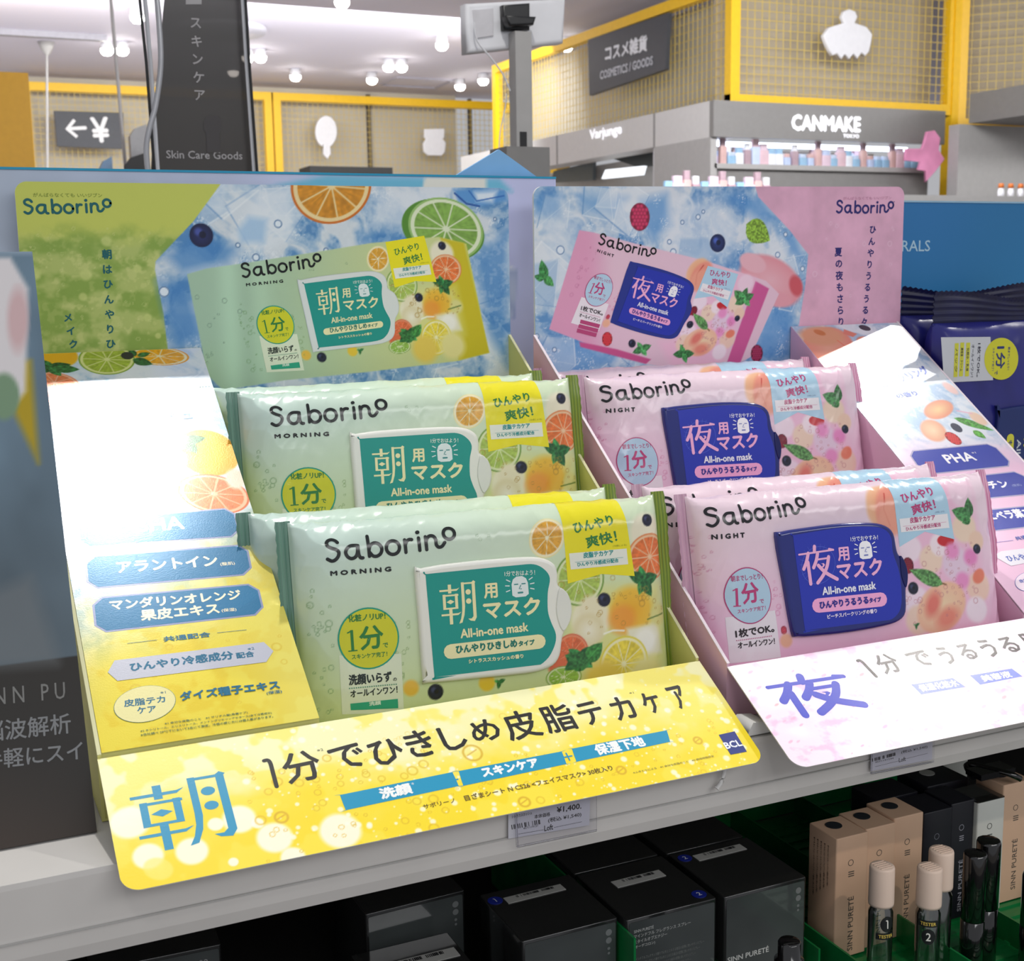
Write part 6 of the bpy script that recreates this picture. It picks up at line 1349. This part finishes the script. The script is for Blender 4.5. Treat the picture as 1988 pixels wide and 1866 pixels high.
P = [(3.257,1.231), (3.408,1.239), (3.406,1.179), (3.394,1.168), (3.417,1.141), (3.407,1.077), (3.383,1.052), (3.279,1.053), (3.249,1.08), (3.246,1.133), (3.27,1.165), (3.255,1.175)]
cutout('jar_cutout', 'white cosmetic jar cut-out hung on the far wire grid', 'wall decoration', P, 8.06, 0.02, m_whitep)
x0, z0 = (1.837,0.7943); x1, z1 = (2.287,0.7924)
mb = MB(); mb.bb((x0, 6.0, -1.1), (x1, 6.2, z0)); o = mb.build('black_display_top', [m_dark], None, ((x0+x1)/2, 6.1, -1.1)); o.location = ((x0+x1)/2, 6.1, -1.1); tag(o, 'black display unit top just above the cyan edged header, under the hand mirror', 'display unit')
x0, z0 = (0.2268,1.111); x1, z1 = (0.4424,1.119); x2, z2 = (0.4489,0.7111)
mb = MB(); mb.bb((x0, 5.5, -1.1), (x1+0.02, 5.9, z1)); o = mb.build('yellow_column', [mat('mustard_panel', (214, 162, 40), 0.5, vary=0.03)], None, (x0, 5.5, -1.1)); o.location = (x0, 5.5, -1.1); tag(o, 'mustard yellow column unit at the far left edge', 'column unit')
for lab, nm, (a, b), hh, ww, m in (('small blue-grey box beside the arrow sign above the header', 'goods_box', (0.6945,0.7333), 0.3, 0.05, mat('blue_grey', (110, 140, 170), 0.5)), ('grey and white leaning card left of the dark banner', 'leaning_card', (0.8313,0.866), 0.4, 0.07, mat('grey_card', (150, 150, 150), 0.5)), ('dark box below the grey leaning card', 'goods_box', (0.7964,0.7413), 0.3, 0.08, m_dark)):
    mb = MB(); hh = b-0.62; mb.prism([(-ww/2, -hh), (ww/2, -hh), (ww/2, 0), (-ww*0.2, -0.02), (-ww/2, -0.05)], (0, 0, 0), XA, ZA, YA, 0, 0.05); o = mb.build(nm, [m]); o.location = (a, 5.0 if m is not m_dark else 4.9, b); tag(o, lab, 'box' if nm == 'goods_box' else 'card')

mb = MB(); mb.bb((0.5, 4.7, -1.1), (1.3, 5.3, 0.6195)); o = mb.build('gondola_unit', [m_lgrey], None, (0.9, 5.0, -1.1)); o.location = (0.9, 5.0, -1.1); tag(o, 'pale gondola under the small boxes left of the dark banner', 'gondola')
# ---- island with the lettered fascia on the right
YI = 4.0; xa, za = (3.058,0.9384); xb, zb_ = (4.209,0.8689); XL = 3.05
# dimensions of the island in metres, read off its front corner
xa = round(xa, 3); zt = 0.925
mesh_screen('wire grid with the white puff cut-out above the lettered fascia', (xa, YI, zt), XA, xb-xa, ZC-zt, None, m_beige2, 0.045, (1, 1, 1, 0))
mesh_screen('wire grid with the slanting charcoal sign, on the side of the island', (xa, YI+2.35, zt), -YA, 2.31, ZC-zt-0.12, None, m_beige, 0.045, (1, 0, 0, 1), 0.16)
mesh_screen('wire grid coming forward at the right frame edge', (xb+0.06, YI-0.02, zt-0.06), np.array([0.72, -0.69, 0])/np.hypot(0.72, 0.69), 1.6, ZC-zt+0.06, None, m_beige2, 0.045, (1, 1, 1, 0))
p1 = MB(); a = (4.201,0.5736); p1.bb((xb+0.0, YI-0.03, -1.1), (xb+0.06, YI+0.03, ZC)); o = p1.build('yellow_post', [m_yel], None, (xb+0.03, YI, -1.1)); o.location = (xb+0.03, YI, -1.1); tag(o, 'tall yellow post at the right end of the lettered fascia', 'post')
a = (3.593,1.095); p1 = MB(); p1.bb((a[0]-0.045, 6.58, -1.1), (a[0]+0.045, 6.66, ZC)); o = p1.build('yellow_post', [m_yel], None, (a[0], 6.62, -1.1)); o.location = (a[0], 6.62, -1.1); tag(o, 'yellow post behind the side of the island, right of the monitor pole', 'post')
x0, z0 = (3.695,1.329); x1, z1 = (4.081,1.455)
mesh_screen('narrow wire grid between the monitor pole and the yellow post', (x0, 7.6, -1.05), np.array([math.cos(-0.3), math.sin(-0.3), 0]), x1-x0, z0+1.05, None, m_beige, 0.05, (0, 1, 0, 1))
# slanting sign on the island side (plane X = xa)
def side_sign(name, label, cat, q, x, thick, m, art_fn):
    q = np.array(q); c = q.mean(0); t = thing(name, label, cat, (x, c[0], c[1]))
    mb = MB(); mb.prism(q-c, (0, 0, 0), YA, ZA, -XA, 0, thick); mb.build('sign_board', [m], t)
    a = Art(); art_fn(a, lambda p: (-(p[0]-c[0])*1000, (p[1]-c[1])*1000)); mb = MB(); a.emit(mb, plane_map((-thick-0.001, 0, 0), -YA, ZA, -XA), 1.0); mb.build('sign_print', [m_sign], t); return t
q = [(5.201,1.355), (4.454,1.349), (4.477,1.114), (5.187,1.09)]
def f_cos(a, P):
    a.text('コスメ雑貨', P((5.021,1.228)), P((4.633,1.217)), P((5.028,1.296)), (236, 238, 244), 3); a.text('COSMETICS / GOODS', P((5.073,1.151)), P((4.582,1.149)), P((5.078,1.188)), (206, 208, 216), 1.5)
side_sign('cosmetics_sign', 'slanting charcoal sign with white lettering on the island side wire grid', 'sign', q, 3.05, 0.02, m_signg, f_cos)
# white puff cut-out
P = [(3.598,1.258), (3.583,1.281), (3.593,1.304), (3.623,1.316), (3.654,1.308), (3.667,1.286), (3.653,1.262), (3.716,1.25), (3.749,1.22), (3.742,1.181), (3.734,1.149), (3.713,1.128), (3.692,1.141), (3.672,1.115), (3.65,1.134), (3.627,1.111), (3.604,1.131), (3.586,1.109), (3.563,1.131), (3.54,1.122), (3.522,1.143), (3.505,1.168), (3.49,1.199), (3.516,1.234)]
cutout('puff_cutout', 'white powder puff cut-out hung on the wire grid above the lettered fascia', 'wall decoration', P, 3.985, 0.02, m_whitep)
# fascias
yf = 3.88; fx0, fz0 = (2.891,0.905); fx1, fz1 = (4.089,0.8413); _, fzb = (2.893,0.7638)
t = thing('shop_fascia', 'grey fascia with white lettering and the bright goods display beneath it', 'fascia', (fx0, yf, fzb))
mb = MB(); mb.bb((0, 0, 0), (fx1-fx0, 0.03, fz0-fzb)); mb.build('fascia_board', [m_grey], t)
a = Art(); P = lambda p: ((p[0]-fx0)*1000, (p[1]-fzb)*1000)
a.text('CANMAKE', P((3.27,0.8012)), P((3.62,0.8032)), P((3.268,0.8593)), (250, 250, 255), 4); a.text('TOKYO', P((3.533,0.7772)), P((3.615,0.7774)), P((3.532,0.7911)), (240, 240, 250), 1)
mb = MB(); a.emit(mb, plane_map((0, -0.004, 0), XA, ZA, -YA), 1.0); mb.build('fascia_lettering', [m_glow], t)
sx = fx0; t = thing('shop_fascia', 'light grey fascia with faint white script along the island side', 'fascia', (sx, yf+0.031, fzb))
mb = MB(); mb.bb((0.0, 0.0, 0), (0.12, 2.6, fz0-fzb)); o = mb.build('fascia_board', [mat('pale_fascia', (212, 210, 208), 0.45, vary=0.02)], t)
mb = MB()
for yy in (0.42, 1.35): mb.bb((-0.002, yy, 0), (-0.0002, yy+0.012, fz0-fzb))
mb.build('fascia_joints', [m_grey], t)
a = Art(); P = lambda p: (-(p[0]-yf)*1000, (p[1]-fzb)*1000)
a.text('Varjunge', P((4.888,0.8389)), P((4.588,0.8371)), P((4.893,0.8933)), (246, 246, 252), 2); mb = MB(); a.emit(mb, plane_map((-0.003, 0, 0), -YA, ZA, -XA), 1.0); mb.build('fascia_lettering', [m_glow], t); a = Art(); a.text('S', P((5.685,0.833)), P((5.555,0.8394)), P((5.689,0.9073)), (246, 246, 252), 2)
mb = MB(); a.emit(mb, plane_map((-0.003, 0, 0), -YA, ZA, -XA), 1.0); mb.build('fascia_lettering', [m_glow], t)
# lit goods shelves below the lettered fascia
xs0, zs0 = (3.188,0.6879); xs1, _ = (4.378,0.6917)
t = thing('goods_cabinet', 'lit cabinet under the lettered fascia with rows of small cosmetics', 'cabinet', (fx0, 3.9, -1.1))
mb = MB(); mb.bb((0.02, 0.44, 0), (fx1-fx0, 0.48, fzb+1.1)); mb.build('back_panel', [m_whitep], t)
zsh = (3.457,0.6619)[1]
mb = MB(); mb.bb((0.02, 0, zsh+1.1-0.02), (fx1-fx0-0.05, 0.44, zsh+1.1)); mb.build('shelf_plate', [m_lgrey], t)
mb = MB(); mb.bb((0.02, 0.02, zsh+1.1-0.16), (fx1-fx0-0.05, 0.06, zsh+1.1-0.021)); mb.build('front_panel', [m_grey], t)
mb = MB(); mb.bb((0, 0, 0), (0.03, 0.44, fzb+1.1)); mb.build('side_post', [m_lgrey], t)
mb = MB(); mb.bb((0.1, 0.1, fzb+1.1-0.02), (fx1-fx0-0.1, 0.14, fzb+1.1-0.005)); mb.build('light_strip', [emit_mat('strip_light', (225, 235, 255), 5.0)], t)
rnd = random.Random(4); pal = [(190, 205, 235), (236, 238, 245), (222, 190, 200), (214, 176, 172), (150, 190, 220), (225, 200, 215), (176, 150, 160), (200, 215, 240)]
cm = [mat('cosmetic_box_%s' % n, c, 0.35) for n, c in zip(('sky', 'white', 'rose', 'brown', 'aqua', 'blush', 'mocha', 'ice'), pal)]
gx = 'small cosmetics standing in rows under the lettered fascia'; protos = []
for k in range(8):
    mb = MB(); w_, h_ = 0.030+0.008*(k % 3), 0.05+0.018*(k % 4); mb.prism(rrect(-w_/2, -0.012, w_/2, 0.012, 0.004, 2), (0, 0, 0), XA, YA, ZA, 0, h_*0.7, 0, 0.002); mb.prism(rrect(-w_*0.38, -0.009, w_*0.38, 0.009, 0.003, 2), (0, 0, 0), XA, YA, ZA, h_*0.7, h_, 1, 0.002)
    protos.append((mb, k))
built = {}
def small(x, y, z, k, lab, grp):
    if k in built: o = built[k].copy(); COL.objects.link(o)
    else: o = protos[k][0].build('cosmetic_pack', [cm[k], cm[(k+3) % 8]]); built[k] = o
    o.location = (x, y, z); tag(o, lab, 'cosmetic pack', grp)
nx = 26
for r in range(2):
    for i in range(nx):
        small(fx0+0.09+(fx1-fx0-0.2)*i/(nx-1), 3.95+0.14*r, zsh+0.0003, rnd.randrange(8), 'small pastel cosmetic pack in the packed rows lit under the lettered fascia', gx)
# dark hooded display bays on the island side
for k, (q, lab) in enumerate((([(5.024,0.7786), (4.375,0.7805), (4.385,0.7031), (4.773,0.7162)], 'dark hooded display bay under the side fascia, nearer to the corner'), ([(5.648,0.7634), (5.211,0.7752), (5.212,0.6865), (5.68,0.705)], 'dark hooded display bay under the side fascia, farther from the corner'))):
    q = np.array(q); c = q.mean(0); mb = MB(); mb.prism(q-c, (0, 0, 0), YA, ZA, XA, 0, 0.02); o = mb.build('display_hood', [mat('dark_teal_hood_%s' % 'ab'[k], (40, 46, 50) if k == 0 else (96, 104, 108), 0.4)]); o.location = (3.06, c[0], c[1]); tag(o, lab, 'display hood')
q = np.array([(4.972,0.7184), (4.616,0.7089), (4.639,0.67), (5.012,0.6783)]); c = q.mean(0); mb = MB(); mb.prism(q-c, (0, 0, 0), YA, ZA, XA, 0, 0.02); o = mb.build('light_panel', [emit_mat('lit_panel', (240, 246, 252), 1.2)]); o.location = (3.0, c[0], c[1]); tag(o, 'bright lit panel below the dark display hood of the island', 'light panel')
mb = MB(); mb.bb((3.12, yf+0.55, -1.1), (3.2, yf+2.6, fzb+0.001)); o = mb.build('island_body', [m_lgrey], None, (3.15, 5, -1.1)); o.location = (3.15, 5, -1.1); tag(o, 'pale grey body of the island under the side fascia', 'island')
# low counter in front of the island with small goods
cx0, cz0 = (2.269,0.5458); cx1, cz1 = (2.731,0.5442)
t = thing('low_counter', 'grey low counter top with a row of tiny pots, just above the pink header board', 'counter', (cx0, 3.2, -1.1))
mb = MB(); mb.bb((0, 0, 0), (cx1-cx0, 0.4, cz0+1.1-0.075)); mb.build('counter_body', [m_lgrey], t)
for i in range(12):
    small(cx0+0.03+(cx1-cx0-0.06)*i/11, 3.26, cz0-0.0747, (1, 2, 3, 6)[i % 4], 'tiny pot in the row on the low counter above the pink header board', 'tiny pots on the low counter')
# pink ribbon figure at the end of the fascia
P = [(3.906,0.8037), (3.949,0.8104), (3.982,0.7788), (3.975,0.7296), (4.01,0.6922), (3.958,0.6365), (3.909,0.5942), (3.907,0.641), (3.864,0.6457), (3.876,0.6785), (3.791,0.6822), (3.796,0.7307), (3.881,0.7328), (3.894,0.7602)]
cutout('ribbon_cutout', 'pink ribbon shaped cut-out at the right end of the lettered fascia', 'decoration', P, 3.8, 0.012, [mat('pink_ribbon_card', (236, 150, 190), 0.4, vary=0.25, scale=8)])
# grey wall unit and counter at the right edge, with bottles
x0, z0 = (3.93,0.828); x1, z1 = (4.52,0.8689)
t = thing('wall_unit', 'grey wall unit beyond the yellow post at the right edge', 'wall unit', (x0, 3.7, -1.1))
mb = MB(); mb.bb((0.07, 0, 0), (x1-x0+0.3, 0.06, z0+1.1)); mb.build('unit_panel', [m_lgrey], t)
a = (4.049,0.8524); mb = MB(); mb.bb((a[0]-x0, -0.35, a[1]+1.1-0.02), (x1-x0+0.4, -0.002, a[1]+1.1+0.1)); mb.build('canopy', [m_grey], t)
c0 = (2.724,0.4598); c1 = (3.124,0.4768); c2 = (3.361,0.4713)
mb = MB(); mb.bb((c0[0], 2.6, -1.1), (c2[0], 3.2, c0[1])); o = mb.build('side_counter', [m_lgrey], None, (c0[0], 2.6, -1.1)); o.location = (c0[0], 2.6, -1.1); tag(o, 'light grey counter running past the right end of the pink header board', 'counter')
m_or = mat('orange_cap', (206, 110, 40), 0.4)
for i, (p, lab) in enumerate((((3.243,0.476), 'white bottle with an orange cap on the grey counter, leftmost of three'), ((3.286,0.4764), 'white bottle with an orange cap on the grey counter, middle of three'), ((3.33,0.4769), 'white bottle with an orange cap on the grey counter, rightmost of three'))):
    t = thing('cosmetic_bottle', lab, 'bottle', (p[0], 2.7, c0[1]+0.0003), 'orange capped bottles on the grey counter')
    b = MB(); b.lathe([(0.0001, 0), (0.010, 0), (0.011, 0.02), (0.008, 0.032)], seg=14); b.build('bottle_body', [m_whitep], t); b = MB(); b.lathe([(0.007, 0.0325), (0.010, 0.034), (0.008, 0.047), (0.0001, 0.048)], seg=14); b.build('cap', [m_or], t)

# ---- monitor on a pole
YM = 1.2; t = thing('monitor_on_pole', 'white rear of a small monitor mounted on a grey pole', 'monitor', ((0.7619,0.4234)[0], YM, (0.7619,0.4234)[1]))
L0 = np.array([(0.7619,0.4234)[0], YM, (0.7619,0.4234)[1]]); Q = lambda p: np.array([p[0], p[1]])-L0[[0, 2]]
mb = MB(); P = [Q(p) for p in ((0.6863,0.6215), (0.8463,0.6396), (0.8422,0.5762), (0.6871,0.5533))]; mb.prism(P, (0, 0, 0), XA, ZA, -YA, 0.0, 0.022, 0, 0.006); mb.build('monitor_case', [m_whitep], t)
mb = MB(); P = [Q(p) for p in ((0.6957,0.6129), (0.7282,0.6172), (0.7274,0.5792), (0.7005,0.574))]; mb.prism(P, (0, 0, 0), XA, ZA, -YA, 0.022, 0.0245, 0, 0.001); mb.build('port_cover', [mat('pale_grey_plastic', (214, 212, 216), 0.5)], t)
mb = MB(); P = [Q(p) for p in ((0.7389,0.6207), (0.7819,0.6265), (0.7813,0.5888), (0.7398,0.5864))]; mb.prism(P, (0, 0, 0), XA, ZA, -YA, 0.0222, 0.034, 0, 0.003); P = [Q(p) for p in ((0.7361,0.6034), (0.7841,0.605), (0.7797,0.5931), (0.7415,0.5893))]; mb.prism(P, (0, 0, 0), XA, ZA, -YA, 0.034, 0.05, 0, 0.003); mb.build('mount_bracket', [m_black], t)
mb = MB(); a, b = Q((0.7522,0.5842)), Q((0.7779,0.4223)); mb.bb((a[0], -0.045, b[1]), (b[0], -0.0225, a[1])); mb.build('pole', [m_lgrey], t)
mb = MB(); a, b = Q((0.7572,0.4441)), Q((0.7678,0.4235)); mb.bb((a[0], -0.0465, b[1]), (b[0], -0.0452, a[1])); mb.build('pole_slot', [m_black], t)
mb = MB(); P = smooth_path([(*Q(p),) for p in ((0.6953,0.5951), (0.6988,0.5704), (0.721,0.5464), (0.7387,0.5255), (0.7499,0.5027))], 4); mb.tube([(x, -0.03, z) for x, z in P], 0.0012, 0, 6); P = smooth_path([Q(p) for p in ((0.7482,0.5004), (0.7462,0.482), (0.7372,0.445), (0.7349,0.4153))], 4); mb.tube([(x, -0.02, z) for x, z in P], 0.0009, 0, 6); mb.build('cable', [m_whitep], t)
mb = MB(); a, b = Q((0.7492,0.4216)), Q((0.7779,0.4223)); mb.bb((a[0]-0.02, -0.06, b[1]-0.4), (b[0]+0.02, 0.0, b[1]-0.0005)); o = mb.build('pole_base', [m_grey], t)

# ---- dark see-through banner and its frames
YB = 0.9
m_smoke, nt, bs = new_mat('smoked_acrylic'); nt.nodes.remove(bs); out = nt.nodes['Material Output']
tr = nt.nodes.new('ShaderNodeBsdfTransparent'); tr.inputs[0].default_value = (0.35, 0.34, 0.34, 1); df = nt.nodes.new('ShaderNodeBsdfPrincipled'); df.inputs['Base Color'].default_value = (0.085, 0.078, 0.076, 1); df.inputs['Roughness'].default_value = 0.3
mx = nt.nodes.new('ShaderNodeMixShader'); mx.inputs[0].default_value = 0.72; nt.links.new(tr.outputs[0], mx.inputs[1]); nt.links.new(df.outputs[0], mx.inputs[2]); nt.links.new(mx.outputs[0], out.inputs['Surface'])
B0 = np.array((0.1927,0.3608)); t = thing('hanging_banner', 'dark see-through skin care banner with grey vertical lettering', 'banner', (B0[0], YB, B0[1])); Q = lambda p: np.array(p)-B0
mb = MB(); P = [Q(p) for p in ((0.2157,0.5571), (0.2979,0.5632), (0.3014,0.4809), (0.3053,0.3542), (0.1878,0.3524), (0.1969,0.4322), (0.2073,0.4977))]; mb.prism(P, (0, 0, 0), XA, ZA, -YA, 0, 0.004); mb.build('banner_panel', [m_smoke], t)
a = Art(); PM = lambda p: tuple(Q(p)*1000); TG = (190, 186, 186)
a.vtext('スキンケア', PM((0.2452,0.5182)), PM((0.2456,0.4418)), 12.5, TG, 0.25); a.text('Skin Care Goods', PM((0.2057,0.3733)), PM((0.2896,0.3737)), PM((0.2061,0.3817)), TG, 0.15)
a.poly([PM(p) for p in ((0.2361,0.5452), (0.2533,0.5465), (0.2528,0.5383), (0.2356,0.5371))], TG)
a.poly([PM(p) for p in ((0.2484,0.4141), (0.2522,0.4198), (0.2637,0.4207), (0.2678,0.4161), (0.2673,0.4062), (0.2647,0.4005), (0.2654,0.3808), (0.2501,0.3805), (0.2504,0.4015), (0.2477,0.4056))], (84, 80, 80))
mb = MB(); a.emit(mb, plane_map((0, -0.0045, 0), XA, ZA, -YA), 0.1); mb.build('banner_print', [m_sign], t)
for nm, lab, pts, r in (('display_frame_rod', 'thin black frame rod left of the dark banner', [(0.1835,0.5508), (0.1873,0.4722), (0.1894,0.351)], 0.0016), ('display_frame_rod', 'thin black frame rod right of the dark banner', [(0.2977,0.5593), (0.2988,0.4779), (0.3021,0.3528)], 0.0016)):
    P = [(a_, 0.88, b_) for a_, b_ in pts]; o0 = np.array(P[-1]); mb = MB(); mb.tube(np.array(P)-o0, r, 0, 8); o = mb.build(nm, [m_black]); o.location = o0; tag(o, lab, 'frame rod')
for nm, lab, pts, r in (('display_frame_edge', 'white acrylic frame edge left of the dark banner', [(0.1902,0.5523), (0.1925,0.4732), (0.1936,0.3515)], 0.0024), ('display_frame_edge', 'white acrylic frame edge right of the dark banner', [(0.2954,0.5601), (0.2966,0.4785), (0.2998,0.3531)], 0.002)):
    P = [(a_, 0.885, b_) for a_, b_ in pts]; o0 = np.array(P[-1]); mb = MB(); mb.tube(np.array(P)-o0, r, 0, 8); o = mb.build(nm, [m_whitep]); o.location = o0; tag(o, lab, 'frame edge')
P = smooth_path([(a_, 0.86, b_) for a_, b_ in ((0.1982,0.5479), (0.1997,0.5013), (0.1986,0.4645), (0.191,0.4246), (0.1831,0.4004), (0.1786,0.3789), (0.1792,0.3522))], 5); o0 = P[-1].copy(); mb = MB(); mb.tube(P-o0, 0.003, 0, 10); o = mb.build('curved_tube', [mat('silver_tube', (190, 190, 194), 0.25, metal=0.3)]); o.location = o0; tag(o, 'silver grey curved tube bending down the left side of the dark banner', 'tube')
# ---- ceiling fittings
def ceil_at(px): return (px[0], px[1])
m_house = mat('lamp_housing', (226, 226, 230), 0.5)
gl_ = 'spot lamps on the store ceiling'; proto = None
spots = [((1.002,5.907), 'spot lamp on the ceiling just left of the dark banner'), ((0.9899,6.881), 'spot lamp, left of the pair above the arrow sign'), ((1.067,6.854), 'spot lamp, right of the pair above the arrow sign'), ((1.751,6.865), 'spot lamp, left of the pair right of the dark banner'), ((1.819,6.841), 'spot lamp, right of the pair right of the dark banner'), ((1.795,7.419), 'spot lamp seen through the dark banner'), ((2.192,7.47), 'spot lamp low over the far wall, near the yellow corner'), ((2.683,7.452), 'spot lamp left of the square ceiling hatch'), ((2.612,6.928), 'spot lamp, left of the pair above the square hatch'), ((2.688,6.913), 'spot lamp, right of the pair above the square hatch'), ((2.634,6.127), 'bright spot lamp left of the monitor case'), ((3.367,7.257), 'spot lamp between the square hatch and the pole'), ((3.323,7.54), 'spot lamp beside the right corner of the square hatch'), ((1.799,5.242), 'spot lamp at the top frame edge left of the monitor'), ((3.292,5.936), 'bright spot lamp right of the monitor case near the yellow beam')]
for k, (p, lab) in enumerate(spots):
    if proto is None:
        proto = thing('ceiling_spotlight', lab, 'spotlight', (0, 0, 0), gl_)
        mb = MB(); mb.lathe([(0.0001, 0.04), (0.03, 0.04), (0.032, 0.012), (0.036, 0.0), (0.030, 0.0)], seg=16); mb.build('housing', [m_house], proto)
        mb = MB(); mb.lathe([(0.0001, -0.034), (0.02, -0.03), (0.032, -0.016), (0.033, -0.0005)], seg=16); mb.build('lens', [m_lamp], proto); o = proto
    else: o = copy_tree(proto)
    o.location = (p[0], p[1], 1.4595); o['label'] = lab
x0, y0 = (0.4435,6.697); x1, y1 = (0.9648,6.698)
mb = MB(); v = np.array([x1-x0, y1-y0, 0]); Lr = np.linalg.norm(v); v /= Lr; R = np.stack([v, np.cross(ZA, v), ZA], 1); mb.box((0, 0, 0.005), (Lr*1.3, 0.05, 0.03), 0, R); o = mb.build('ceiling_track', [mat('grey_track', (150, 148, 156), 0.5)]); o.location = ((x0+x1)/2-v[0]*Lr*0.15, (y0+y1)/2-v[1]*Lr*0.15, 1.48); tag(o, 'grey track rail across the ceiling at the left', 'track rail')
h1 = [(2.897,7.923), (2.895,7.556), (3.288,7.567), (3.307,7.943)]
mb = MB(); c = np.mean(h1, 0)
for i in range(4): mb.tube([(h1[i][0]-c[0], h1[i][1]-c[1], 0), (h1[(i+1) % 4][0]-c[0], h1[(i+1) % 4][1]-c[1], 0)], 0.008, 0, 6)
o = mb.build('ceiling_hatch', [mat('grey_seam', (168, 165, 176), 0.6)]); o.location = (c[0], c[1], 1.495); tag(o, 'square hatch outline in the ceiling left of the monitor pole', 'ceiling hatch')
a, b = (1.458,6.271), (1.658,6.293)
mb = MB(); mb.lathe([(0.0001, 0.0), (0.24, 0.0), (0.25, 0.012), (0.25, 0.028)], seg=32); o = mb.build('ceiling_speaker', [mat('grey_disc', (176, 174, 184), 0.6)]); o.location = (a[0], a[1], 1.47); tag(o, 'flat grey round fitting on the ceiling behind the dark banner', 'ceiling fitting')
# two thin hanging wires on the left
for lab, yy, pa, pb_ in (('thin white hanging wire right of the arrow sign', 5.1214, (0.7685, 1.49), (0.7887, 0.6888)), ('thin white hanging rod with a round ceiling mount, left of the arrow sign centre', 6.9977, (0.6939, 1.46), (0.6505, 0.78))):
    t = thing('hanging_wire', lab, 'hanging wire', (pb_[0], yy, pb_[1])); mb = MB(); mb.tube([(0, 0, 0), (pa[0]-pb_[0], 0, pa[1]-pb_[1])], 0.0075, 0, 6); mb.build('wire', [m_lgrey], t)
    if 'mount' in lab: mb = MB(); mb.lathe([(0.0001, 0.04), (0.045, 0.04), (0.03, 0.0), (0.01, -0.03)], (pa[0]-pb_[0], 0, pa[1]-pb_[1]), seg=14); mb.build('ceiling_mount', [m_lgrey], t)
